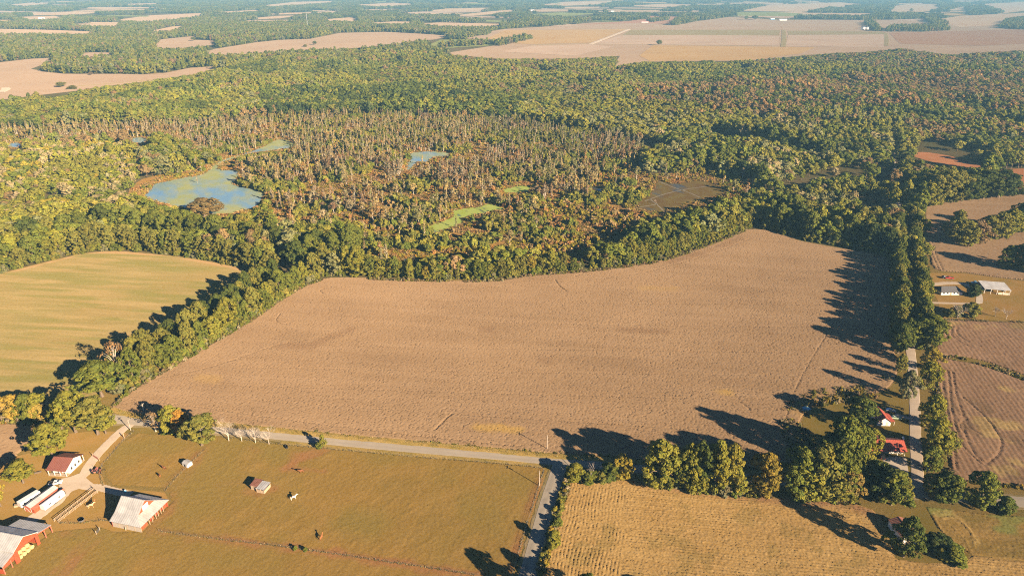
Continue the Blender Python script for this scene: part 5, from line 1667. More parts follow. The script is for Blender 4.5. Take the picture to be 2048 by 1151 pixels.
# ---- understorey at the foot of the near rows, so that no light passes under them
P_UNDER = [wood_proto('b', 450 + i, MAT_BARK, trunk_h=4.0, r0=0.1, limbs=2, top=0.5, R=2.2, base=0.0, shape='round', clumps=18, per=11, leaf=0.36, csize=(0.26, 0.42)) for i in range(3)]
UX, UY = [], []
for ln, wdt, k in [([(240, 782), (310, 744), (400, 694), (500, 636), (590, 576), (640, 553)], 5.0, 150), ([(-40, 556), (0, 544), (120, 514), (230, 498), (380, 512), (510, 538), (560, 548)], 5.0, 150), ([(640, 551), (735, 552), (850, 557), (980, 557), (1060, 547), (1240, 530), (1330, 514), (1430, 478), (1500, 454)], 3.0, 150), ([(1530, 456), (1600, 475), (1700, 493), (1775, 508)], 6.0, 80),
                   ([(1803, 690), (1797, 620), (1792, 550), (1787, 490), (1780, 430)], 5.0, 80), ([(1843, 700), (1840, 640), (1835, 580), (1830, 510), (1824, 440)], 5.0, 80), ([(1290, 966), (1420, 981), (1490, 990)], 3.0, 30), ([(1580, 992), (1640, 996), (1710, 996)], 4.0, 24), ([(1855, 412), (1930, 400), (2030, 390), (2100, 386)], 5.0, 60)]:
    pts = smooth_line([at2(*p) for p in ln], 8)
    seg = [math.hypot(b[0] - a[0], b[1] - a[1]) for a, b in zip(pts[:-1], pts[1:])]
    cum = np.concatenate([[0], np.cumsum(seg)])
    s = RNG.random(k) * cum[-1]
    P_ = np.array(pts)
    UX.append(np.interp(s, cum, P_[:, 0]) + RNG.uniform(-0.5, 0.5, k) * wdt)
    UY.append(np.interp(s, cum, P_[:, 1]) + RNG.uniform(-0.5, 0.5, k) * wdt)
X, Y = np.concatenate(UX), np.concatenate(UY)
n = len(X)
s_ = RNG.uniform(0.6, 1.3, n)
scatter('undergrowth', X, Y, np.stack([s_, s_, s_], 1), RNG.integers(0, 3, n), tints(n, ['green', 'olive', 'ygreen', 'grey'], [3, 3, 1, 1]), P_UNDER, 'green undergrowth at the foot of the hedgerow and wood edges', 'undergrowth')

# ---- far woods
P_FAR = [wood_proto('f', 500 + i, MAT_BARK, trunk_h=17.0, r0=0.4, limbs=0, top=0.4, R=6.0, base=0.06, shape='oval', clumps=20, per=10, leaf=1.15, csize=(0.25, 0.42)) for i in range(4)]
P_CLU = [cluster_proto('g', 520 + i) for i in range(4)]


def far_mask(X, Y):
    f = np.zeros(X.shape, bool)
    for w in W_FAR:
        f |= inside(X, Y, w)
    r = np.zeros(X.shape, bool)
    for w in W_ROWS:
        r |= inside(X, Y, w)
    return f, r


X, Y = grid_points(-3400, 3600, 1000, 3900, 10.5)
ok, px, py = in_view(X, Y, 30)
X, Y, px, py = X[ok], Y[ok], px[ok], py[ok]
f, r = far_mask(X, Y)
ok = (r | ~f) & ~inside(X, Y, W_FOREST) & ~inside(X, Y, W_MARSH)
ok &= Y > np.where(px < 1100, 1100, 1900)
ok &= ~((fnoise(X, Y, 200, 8) < 0.30) & ~r)
ok &= ~(r & (RNG.random(X.shape) < 0.45))
ok &= r | ~hides_open(X, Y, 15.0, False)
X, Y = X[ok], Y[ok]
n = len(X)
far_t = 1.1 * patch_tints(X, Y, ['green', 'olive', 'dark', 'olive', 'grey', 'green', 'brown', 'ygreen'], [3, 3, 2, 2, 1.5, 3, 0.8, 0.8], 90, 15)
s_ = RNG.uniform(0.65, 1.2, n)
scatter('distant_woods', X, Y, np.stack([s_, s_, RNG.uniform(0.65, 1.15, n)], 1), RNG.integers(0, 4, n), far_t, P_FAR, 'woods and tree belts between the far fields', 'woods')
print('far', n)
X, Y = grid_points(-7600, 7600, 3900, 9600, 27)
ok, px, py = in_view(X, Y, 20)
X, Y, px, py = X[ok], Y[ok], px[ok], py[ok]
f, r = far_mask(X, Y)
ok = r | ~f
ok &= ~((fnoise(X, Y, 420, 17) < 0.36) & ~r)
ok &= r | ~hides_open(X, Y, 15.0, False)
X, Y = X[ok], Y[ok]
n = len(X)
s_ = RNG.uniform(0.8, 1.25, n)
scatter('horizon_woods', X, Y, np.stack([s_, s_, RNG.uniform(0.7, 1.1, n)], 1), RNG.integers(0, 4, n), tints(n, ['green', 'olive', 'dark', 'grey'], [4, 3, 3, 1.5]), P_CLU, 'hazy woods near the horizon', 'woods')
print('horizon', n)
# ------------------------------------------------------------------ buildings
M_WHITE = plain_mat('white_siding', (0.72, 0.68, 0.60), 0.7, var=0.08)
M_CREAM = plain_mat('cream_trim', (0.60, 0.50, 0.38), 0.8, var=0.1)
M_RED = plain_mat('barn_red', (0.40, 0.075, 0.03), 0.75, var=0.2)
M_RED2 = plain_mat('faded_barn_red', (0.46, 0.15, 0.09), 0.85, var=0.25)
M_ROOF_GREY = plain_mat('galvanised_roof', (0.46, 0.43, 0.39), 0.6, 0.2, var=0.22, scale=0.35, ribs=('Y', 0.9, 0.04))
M_ROOF_GREYX = plain_mat('galvanised_roof_sheet', (0.47, 0.455, 0.43), 0.6, 0.2, var=0.22, scale=0.3, ribs=('X', 0.9, 0.04))
M_ROOF_WINE = plain_mat('wine_metal_roof', (0.26, 0.10, 0.075), 0.5, 0.1, var=0.12, scale=0.5, ribs=('X', 0.7, 0.04))
M_ROOF_RED = plain_mat('red_metal_roof', (0.36, 0.08, 0.05), 0.5, 0.1, var=0.15, scale=0.6, ribs=('X', 0.7, 0.04))
M_ROOF_RUST = plain_mat('rusted_roof', (0.24, 0.10, 0.065), 0.85, var=0.3, scale=0.9, ribs=('X', 0.7, 0.04))
M_ROOF_SHINGLE = plain_mat('grey_shingle_roof', (0.105, 0.10, 0.10), 0.9, var=0.2, scale=2.5)
M_WOOD = plain_mat('weathered_wood', (0.42, 0.31, 0.20), 0.9, var=0.2, scale=2.0)
M_WOOD_GREY = plain_mat('grey_boards', (0.40, 0.34, 0.27), 0.9, var=0.2, scale=2.0)
M_GLASS = plain_mat('window_glass', (0.03, 0.04, 0.05), 0.08, var=0.05, spec=0.6)
M_POST = plain_mat('old_post', (0.20, 0.15, 0.10), 0.9, var=0.2)
M_DARK = plain_mat('dark_rubber', (0.02, 0.02, 0.02), 0.8)
M_STEEL = plain_mat('steel', (0.45, 0.45, 0.44), 0.4, 0.8)
M_HAY = plain_mat('hay', (0.55, 0.40, 0.18), 0.95, var=0.25, scale=5.0, spec=0.05)
M_CAR = {'white': plain_mat('white_paint', (0.75, 0.74, 0.72), 0.25, var=0.03, spec=0.5), 'silver': plain_mat('silver_paint', (0.40, 0.43, 0.46), 0.25, 0.4, var=0.03, spec=0.5), 'green': plain_mat('pale_green_paint', (0.42, 0.52, 0.36), 0.25, var=0.03, spec=0.5),
         'black': plain_mat('black_paint', (0.015, 0.015, 0.017), 0.2, var=0.03, spec=0.5), 'red': plain_mat('red_paint', (0.45, 0.05, 0.03), 0.3, var=0.05, spec=0.5), 'blue': plain_mat('blue_paint', (0.08, 0.26, 0.42), 0.3, var=0.05, spec=0.5), 'pink': plain_mat('faded_red_paint', (0.48, 0.17, 0.13), 0.5, var=0.1, spec=0.4)}
M_LAMP = plain_mat('lamp_glass', (0.7, 0.6, 0.5), 0.2)
M_TARP = plain_mat('blue_tarp', (0.10, 0.33, 0.45), 0.5, var=0.1)


def window(e, face, a, z, w, h, L, W, x0=0.0, y0=0.0):
    """window with pane as its sub-part, set in one of four walls of a box L by W"""
    f, p = MB(), MB()
    t = 0.06
    for mb, g, d in ((f, 0.0, t), (p, 0.09, t + 0.02)):
        a0, a1, b0, b1 = a - w / 2 + g, a + w / 2 - g, z + g, z + h - g
        if face == 'front':
            mb.box(a0, a1, y0 - d, y0 + 0.02, b0, b1)
        elif face == 'back':
            mb.box(a0, a1, W - 0.02, W + d, b0, b1)
        elif face == 'right':
            mb.box(L - 0.02, L + d, a0, a1, b0, b1)
        else:
            mb.box(x0 - d, x0 + 0.02, a0, a1, b0, b1)
    fo = f.build('window', M_CREAM, e)
    p.build('pane', M_GLASS, fo)
    return fo


def door(e, face, a, w, h, L, W, mat, x0=0.0, y0=0.0, z=0.0):
    f = MB()
    a0, a1 = a - w / 2, a + w / 2
    if face == 'front':
        f.box(a0, a1, y0 - 0.05, y0 + 0.02, z, z + h)
    elif face == 'right':
        f.box(L - 0.02, L + 0.05, a0, a1, z, z + h)
    else:
        f.box(x0 - 0.05, x0 + 0.02, a0, a1, z, z + h)
    o = f.build('door', mat, e)
    hb = MB()
    if face == 'front':
        hb.box(a1 - 0.18, a1 - 0.08, y0 - 0.1, y0 - 0.045, z + h * 0.45, z + h * 0.5)
    elif face == 'right':
        hb.box(L + 0.045, L + 0.1, a1 - 0.18, a1 - 0.08, z + h * 0.45, z + h * 0.5)
    else:
        hb.box(x0 - 0.1, x0 - 0.045, a1 - 0.18, a1 - 0.08, z + h * 0.45, z + h * 0.5)
    hb.build('handle', M_STEEL, o)
    return o


def gable_house(name, xy, rz, L, W, eave, ridge, wall, roof, label, cat='house', over=0.4, inset=(0, 0), hip=0.0, group=None):
    """ridge along local x; inset = porch depth under the roof at front and back"""
    e = empty(name, (xy[0], xy[1], 0), rz, label, cat, group)
    f0, f1 = inset
    zy = lambda y: eave + (ridge - eave) * (min(y, W - y) / (W / 2)) - 0.12
    prof = [(f0, -0.1), (W - f1, -0.1), (W - f1, zy(W - f1)), (W / 2, ridge - 0.14), (f0, zy(f0))]
    if hip:
        MB().box(0, L, f0, W - f1, -0.1, eave - 0.05).build('wall', wall, e)
    else:
        MB().prism(prof, 0, L).build('wall', wall, e)
    k = (ridge - eave) / (W / 2)
    o = over
    r = MB()
    if hip:
        a, b = hip, L - hip
        r.slab([(-o, -o, eave - k * o), (L + o, -o, eave - k * o), (b, W / 2, ridge), (a, W / 2, ridge)], 0.12)
        r.slab([(L + o, W + o, eave - k * o), (-o, W + o, eave - k * o), (a, W / 2, ridge), (b, W / 2, ridge)], 0.12)
        r.slab([(L + o, -o, eave - k * o), (L + o, W + o, eave - k * o), (b, W / 2, ridge)], 0.12)
        r.slab([(-o, W + o, eave - k * o), (-o, -o, eave - k * o), (a, W / 2, ridge)], 0.12)
    else:
        r.slab([(-o, -o, eave - k * o), (L + o, -o, eave - k * o), (L + o, W / 2, ridge), (-o, W / 2, ridge)], 0.12)
        r.slab([(L + o, W + o, eave - k * o), (-o, W + o, eave - k * o), (-o, W / 2, ridge), (L + o, W / 2, ridge)], 0.12)
    ro = r.build('roof', roof, e)
    MB().box((hip if hip else -o), (L - hip if hip else L + o), W / 2 - 0.14, W / 2 + 0.14, ridge - 0.06, ridge + 0.05).build('ridge_cap', roof, ro)
    return e


def posts(e, pts, h, r=0.09, mat=None, name='post'):
    for x, y in pts:
        MB().box(x - r, x + r, y - r, y + r, 0, h).build(name, mat or M_WHITE, e)


# white farmhouse
e = gable_house('farmhouse', (-185.3, 218.9), math.radians(-5.5), 7.7, 10.6, 3.0, 5.3, M_WHITE, M_ROOF_WINE, 'white farmhouse with wine red metal roof beside the farm drive', inset=(1.9, 1.5), over=0.35)
posts(e, [(0.1, 0.15), (2.6, 0.15), (5.1, 0.15), (7.55, 0.15), (7.55, 10.4), (0.1, 10.4)], 2.85)
MB().box(-0.1, 7.8, -0.1, 1.9, 0, 0.25).box(-0.1, 7.8, 9.1, 10.6, 0, 0.25).build('porch_floor', M_WOOD, e)
MB().box(0.1, 7.6, 0.1, 0.2, 1.0, 1.1).box(0.1, 7.6, 0.12, 0.18, 0.5, 0.58).build('porch_rail', M_CREAM, e)
for a, z in ((3.3, 1.1), (5.4, 1.1), (7.6, 1.1)):
    window(e, 'right', a, z, 0.95, 1.25, 7.7, 10.6)
window(e, 'front', 1.8, 1.1, 1.1, 1.2, 7.7, 10.6, y0=1.9)
window(e, 'front', 5.8, 1.1, 1.1, 1.2, 7.7, 10.6, y0=1.9)
door(e, 'front', 3.8, 1.0, 2.05, 7.7, 10.6, M_RED2, y0=1.9, z=0.26)

# horse barn with the broken-pitch roof
e = empty('horse_barn', (-145.2, 190.5, 0), math.radians(-14), 'red horse barn with broken-pitch pale metal roof beside the paddock', 'barn')
L, W = 13.3, 14.9
kx, ky, zk, zr_, ze = 9.7, 3.1, 4.5, 8.2, 2.9
r = MB()
r.slab([(0, 0, ze), (L, 0, ze), (kx, ky, zk), (0, ky, zk)], 0.08)
r.build('lower_roof', M_ROOF_GREYX, e)
MB().slab([(L, W, ze), (0, W, ze), (0, W - ky, zk), (kx, W - ky, zk)], 0.08).build('lower_roof', M_ROOF_GREYX, e)
MB().slab([(L, 0, ze), (L, W, ze), (kx, W - ky, zk), (kx, ky, zk)], 0.08).build('lower_roof', M_ROOF_GREY, e)
o = MB().slab([(0, ky, zk + 0.02), (kx + 0.3, ky, zk + 0.02), (kx + 0.3, W / 2, zr_), (0, W / 2, zr_)], 0.08).build('upper_roof', M_ROOF_GREYX, e)
MB().box(0, kx + 0.3, W / 2 - 0.15, W / 2 + 0.15, zr_ - 0.05, zr_ + 0.05).build('ridge_cap', M_ROOF_GREYX, o)
MB().slab([(kx + 0.3, W - ky, zk + 0.02), (0, W - ky, zk + 0.02), (0, W / 2, zr_), (kx + 0.3, W / 2, zr_)], 0.08).build('upper_roof', M_ROOF_GREYX, e)
MB().prism([(ky + 0.15, zk - 0.1), (W - ky - 0.15, zk - 0.1), (W / 2, zr_ - 0.15)], kx - 0.25, kx - 0.05).build('gable_wall', M_RED, e)
MB().prism([(0.5, -0.1), (W - 0.5, -0.1), (W - 0.5, ze), (W - ky, zk - 0.12), (W / 2, zr_ - 0.15), (ky, zk - 0.12), (0.5, ze)], 0.3, 0.5).build('gable_wall', M_RED, e)
o = MB().box(kx - 0.05, kx + 0.05, W / 2 - 1.5, W / 2 + 1.3, zk + 0.05, zk + 2.0).build('hay_door', M_WHITE, e)
MB().box(kx + 0.05, kx + 0.09, W / 2 - 0.14, W / 2 - 0.04, zk + 0.1, zk + 1.95).build('batten', M_CREAM, o)
for y0, y1 in ((0.6, 4.4), (6.0, 7.6), (9.0, 10.2), (11.6, 14.3)):
    MB().box(L - 1.55, L - 1.4, y0, y1, -0.1, ze + 0.2).build('wall_panel', M_RED, e)
for y in (4.5, 5.9, 7.7, 8.9, 10.3, 11.5):
    MB().box(L - 0.5, L - 0.34, y - 0.08, y + 0.08, -0.1, ze - 0.1).build('post', M_WOOD, e)
for x0, x1 in ((0.5, 3.2), (3.6, 6.6), (7.0, 9.8), (10.2, 12.6)):
    MB().box(x0, x1, 0.55, 0.7, -0.1, ze - 0.9).build('wall_panel', M_WOOD_GREY, e)
for x in (0.4, 3.4, 6.8, 10.0, 12.65):
    MB().box(x - 0.09, x + 0.09, 0.5, 0.68, -0.1, ze - 0.1).build('post', M_WOOD, e)
MB().box(0.5, L - 0.7, W - 0.7, W - 0.55, -0.1, ze - 0.1).build('wall_panel', M_RED, e)

# hay barn at the left edge
e = empty('hay_barn', (-166.9, 177.9, 0), math.radians(-12), 'large red hay barn with grey roof and lean-tos at the lower left edge', 'barn')
o = MB().slab([(-26, -4.8, 5.3), (0.35, -4.8, 5.3), (0.35, 0, 8.0), (-26, 0, 8.0)], 0.1).build('main_roof', M_ROOF_GREYX, e)
MB().box(-26, 0.35, -0.16, 0.16, 7.95, 8.06).build('ridge_cap', M_ROOF_GREYX, o)
MB().slab([(0.35, 5.2, 5.1), (-26, 5.2, 5.1), (-26, 0, 8.0), (0.35, 0, 8.0)], 0.1).build('main_roof', M_ROOF_GREYX, e)
MB().slab([(0.2, 10.6, 3.4), (-13.2, 10.6, 3.4), (-13.2, 4.7, 4.7), (0.2, 4.7, 4.7)], 0.1).build('lean_to_roof', M_ROOF_GREYX, e)
MB().slab([(-26, -9.4, 3.5), (0.2, -9.4, 3.5), (0.2, -4.4, 4.9), (-26, -4.4, 4.9)], 0.1).build('lean_to_roof', M_ROOF_GREYX, e)
MB().prism([(-4.6, 4.2), (4.9, 4.2), (4.9, 5.1), (0, 7.8), (-4.6, 5.2)], -0.15, 0.05).build('gable_band', M_RED, e)
for y0, y1 in ((-4.75, -3.1), (3.9, 5.0)):
    MB().box(-0.2, 0.1, y0, y1, -0.1, 4.3).build('wall_panel', M_RED, e)
MB().prism([(-9.2, 2.2), (-4.8, 2.2), (-4.8, 4.6), (-9.2, 3.35)], -0.15, 0.0).build('lean_to_panel', M_RED, e)
MB().prism([(5.05, 3.9), (10.4, 2.9), (10.4, 3.35), (5.05, 4.5)], -0.15, 0.0).build('trim_board', M_RED, e)
MB().box(0.355, 0.42, -4.8, -4.6, 5.2, 5.4).prism([(-4.8, 5.18), (0, 7.88), (0, 8.04), (-4.8, 5.36)], 0.355, 0.42).prism([(5.2, 4.98), (0, 7.88), (0, 8.04), (5.2, 5.16)], 0.355, 0.42).build('barge_board', M_WHITE, e)
posts(e, [(-0.1, 10.3), (-6.5, 10.3), (-13, 10.3), (-0.1, 7.6), (-0.1, -9.1), (-0.1, -6.2)], 3.4, 0.12, M_RED2)
MB().box(-26, -0.3, 4.75, 4.95, -0.1, 4.9).build('side_wall', M_RED, e)
MB().box(-26, -0.3, -9.2, -9.0, -0.1, 2.0).build('side_wall', M_RED, e)
MB().box(-8.2, -8.0, -8.9, 4.7, -0.1, 5.0).build('rear_wall', M_WOOD_GREY, e)
# round bales stacked inside
bale = MB()
bale.tube([(-0.66, 0, 0), (-0.6, 0, 0), (0.6, 0, 0), (0.66, 0, 0)], [0.66, 0.75, 0.75, 0.66], 14)
BALE = bale.mesh('hay_bale', M_HAY, smooth=False)
ang = math.radians(-12)
k = 0
BALE_N = {}
for xx, yy, zz in [(-1.1, -2.3, 0.75), (-1.1, -0.75, 0.75), (-1.1, 0.8, 0.75), (-1.1, 2.35, 0.75), (-2.7, -2.3, 0.75), (-2.7, -0.75, 0.75), (-2.7, 0.8, 0.75), (-2.7, 2.35, 0.75), (-1.9, -1.5, 2.05), (-1.9, 0.05, 2.05), (-1.9, 1.6, 2.05)]:
    o = link('hay_bale', BALE)
    o.location = (-166.9 + xx * math.cos(ang) - yy * math.sin(ang), 177.9 + xx * math.sin(ang) + yy * math.cos(ang), zz)
    o.rotation_euler = (random.uniform(0, 3), 0, ang)
    k += 1
    tier = 'top' if zz > 1 else ('front' if xx > -2 else 'rear')
    BALE_N[tier] = BALE_N.get(tier, 0) + 1
    tag(o, 'round hay bale, %s from the left in the %s row inside the hay barn' % (ordinal(BALE_N[tier]), tier), 'hay bale', 'hay bales in the barn')

# long shed with red gable end, and the two white trailers
e = gable_house('long_shed', (-178.6, 198.0), math.radians(73), 11.5, 3.3, 2.4, 3.1, M_RED, M_ROOF_GREYX, 'long grey-roofed shed with red gable end between the white trailers', 'shed', 0.2)
MB().prism([(-1.5, -0.1), (-0.02, -0.1), (-0.02, 2.3), (-1.5, 2.0)], 0, 10.5).build('side_bay', M_RED, e)
MB().slab([(-0.2, -1.75, 1.95), (10.6, -1.75, 1.95), (10.6, 0.0, 2.32), (-0.2, 0.0, 2.32)], 0.06).build('side_roof', M_RED2, e)
o = door(e, 'left', 1.65, 2.0, 2.0, 11.5, 3.3, M_RED2)
MB().prism([(0.65, 0.05), (0.8, 0.05), (2.65, 1.95), (2.5, 1.95)], -0.09, -0.055).build('cross_brace', M_WHITE, o)
MB().box(-0.06, 0.0, -0.05, 0.1, 0, 2.35).box(-0.06, 0.0, 3.2, 3.35, 0, 2.35).build('corner_trim', M_WHITE, e)


def wheel(e, x, y, r=0.36, w=0.22):
    t = MB().tube([(x, y - w / 2, r), (x, y + w / 2, r)], [r, r], 14).build('wheel', M_DARK, e)
    MB().tube([(x, y - w / 2 - 0.02, r), (x, y + w / 2 + 0.02, r)], [r * 0.55, r * 0.55], 10).build('rim', M_STEEL, t)


def trailer(xy, rz, L, label, round_roof=False, wins=3):
    e = empty('white_trailer', (xy[0], xy[1], 0), rz, label, 'trailer')
    if round_roof:
        prof = [(-1.15, 0.6), (1.15, 0.6), (1.18, 2.2), (1.0, 2.6), (0.55, 2.85), (0, 2.95), (-0.55, 2.85), (-1.0, 2.6), (-1.18, 2.2)]
    else:
        prof = [(-1.15, 0.55), (1.15, 0.55), (1.18, 2.6), (1.02, 2.78), (-1.02, 2.78), (-1.18, 2.6)]
    MB().prism(prof, 0, L).build('body', M_CAR['white'], e, 0.05)
    for s in (-1, 1):
        for i in range(wins):
            x = L * (i + 0.6) / (wins + 0.2)
            o = MB().box(x - 0.35, x + 0.35, s * 1.2 - 0.03, s * 1.2 + 0.03, 1.55, 2.1).build('window', M_GLASS, e)
        wheel(e, L * 0.45, s * 1.02)
        wheel(e, L * 0.45 + 0.85, s * 1.02)
    MB().tube([(L, -0.5, 0.6), (L + 1.3, 0, 0.6), (L, 0.5, 0.6)], [0.06, 0.06, 0.06], 5).build('hitch', M_DARK, e)
    return e


trailer((-184.6, 200.4), math.radians(64), 7.4, 'narrow white trailer parked left of the long shed')
trailer((-175.0, 198.9), math.radians(72), 8.6, 'rounded white trailer parked right of the long shed', True, 2)

# run-in shed in the pasture, with one rusted and one bright roof
e = empty('run_in_shed', (-101.4, 210.6, 0), math.radians(-15), 'small wooden run-in shed with half rusted half bright roof in the pasture', 'shed')
MB().slab([(-0.2, -0.4, 2.45), (3.1, -0.4, 2.45), (3.1, 3.7, 2.7), (-0.2, 3.7, 2.7)], 0.06).build('rusted_roof', M_ROOF_RUST, e)
MB().slab([(3.0, -1.1, 2.2), (6.6, -1.1, 2.2), (6.6, 3.5, 2.35), (3.0, 3.5, 2.35)], 0.06).build('bright_roof', M_ROOF_GREYX, e)
MB().box(0, 2.9, 0, 0.1, 0, 2.4).box(0, 0.1, 0.1, 3.5, 0, 2.4).box(0, 6.4, 3.3, 3.4, 0, 2.2).build('wall', M_WOOD, e)
MB().box(3.2, 6.4, -0.8, -0.7, 0, 1.5).box(6.3, 6.4, -0.7, 3.3, 0, 1.5).build('wall', M_WOOD, e)
posts(e, [(3.1, -0.8), (6.35, -0.8), (4.8, -0.8), (6.35, 3.25)], 2.15, 0.08, M_WOOD)

e = gable_house('loafing_shed', (-134.4, 224.9), math.radians(-28), 3.0, 2.4, 1.7, 2.1, M_WHITE, M_ROOF_GREYX, 'little white shelter shed at the paddock fence below the road', 'shed', 0.15)
door(e, 'front', 1.5, 0.9, 1.4, 3.0, 2.4, M_GLASS)

# small white house with red roof by the gravel road
e = gable_house('small_house', (168.2, 252.4), math.radians(87), 8.0, 5.6, 2.5, 4.6, M_WHITE, M_ROOF_RED, 'small white house with bright red gable roof by the gravel road', over=0.45)
MB().slab([(0.4, -2.0, 2.0), (6.8, -2.0, 2.0), (6.8, -0.3, 2.4), (0.4, -0.3, 2.4)], 0.08).build('side_porch_roof', M_ROOF_RED, e)
posts(e, [(0.6, -1.85), (3.6, -1.85), (6.6, -1.85)], 2.0, 0.06)
window(e, 'left', 4.2, 1.1, 1.3, 0.9, 8.0, 5.6)
door(e, 'left', 1.5, 0.9, 2.0, 8.0, 5.6, M_CREAM)
e = gable_house('garden_shed', (153.4, 257.2), math.radians(10), 3.4, 2.6, 2.0, 2.7, M_RED2, M_ROOF_RED, 'little red garden shed half under the dark round tree', 'shed', 0.2)
door(e, 'front', 1.7, 1.0, 1.7, 3.4, 2.6, M_WHITE)

# red-roofed ranch house
e = gable_house('ranch_house', (145.2, 232.4), math.radians(-4), 18.4, 8.6, 2.8, 4.9, M_CREAM, M_ROOF_RED, 'long ranch house with bright red roof beside the concrete drive', inset=(1.6, 0), over=0.5)
posts(e, [(0.2, 0.2), (3.2, 0.2), (6.2, 0.2), (9.2, 0.2), (12.4, 0.2), (15.4, 0.2), (18.2, 0.2)], 2.65)
for a in (2.2, 8.0, 11.0):
    window(e, 'front', a, 1.0, 1.3, 1.1, 18.4, 8.6, y0=1.6)
door(e, 'front', 5.2, 1.0, 2.05, 18.4, 8.6, M_WHITE, y0=1.6)
MB().box(13.2, 17.6, 1.5, 1.62, 0, 2.2).build('garage_door', M_WHITE, e)
MB().slab([(3.5, 12.6, 2.5), (11.5, 12.6, 2.5), (11.5, 8.4, 3.0), (3.5, 8.4, 3.0)][::-1], 0.08).build('rear_roof', M_ROOF_WINE, e)
MB().box(3.7, 11.3, 8.6, 12.3, -0.1, 2.45).build('rear_wall', M_CREAM, e)

# shed behind the dense dark tree
e = gable_house('field_shed', (143.4, 182.8), math.radians(93), 8.8, 6.6, 2.9, 4.1, M_WHITE, M_ROOF_RUST, 'white shed with rusty red roof half hidden by the dense dark tree', 'shed', 0.3)
door(e, 'left', 3.3, 2.6, 2.4, 8.8, 6.6, M_WOOD)
MB().box(-0.02, 8.8, -0.06, -0.01, 2.3, 2.6).build('side_trim', M_CREAM, e)

# right-hand homestead
e = gable_house('grey_house', (270.6, 391.6), math.radians(1.0), 13.4, 8.4, 2.3, 4.3, M_WHITE, M_ROOF_SHINGLE, 'white house with grey shingle hip roof on the right-hand homestead', over=0.5, hip=1.8)
for a in (1.6, 4.0, 8.2, 10.4):
    window(e, 'front', a, 0.9, 1.2, 1.1, 13.4, 8.4)
door(e, 'front', 6.1, 1.0, 2.0, 12.4, 8.4, M_WOOD)
e = empty('pole_shed', (299.5, 394.4, 0), math.radians(-12), 'long open pole shed with pale metal roof on the right-hand homestead', 'shed')
MB().slab([(-0.4, -0.4, 3.3), (14.8, -0.4, 3.3), (14.8, 10.9, 4.3), (-0.4, 10.9, 4.3)], 0.1).build('roof', M_ROOF_GREYX, e)
posts(e, [(0, 0), (3.6, 0), (7.2, 0), (10.8, 0), (14.3, 0), (0, 5.2), (14.3, 5.2)], 3.2, 0.12, M_WHITE)
MB().box(-0.05, 14.4, 10.4, 10.55, -0.1, 4.1).build('rear_wall', M_WOOD_GREY, e)
MB().box(14.25, 14.4, 5.4, 10.4, -0.1, 3.6).build('side_wall', M_WHITE, e)
MB().box(8.0, 14.2, 0.0, 0.12, -0.1, 1.4).build('front_panel', M_CREAM, e)


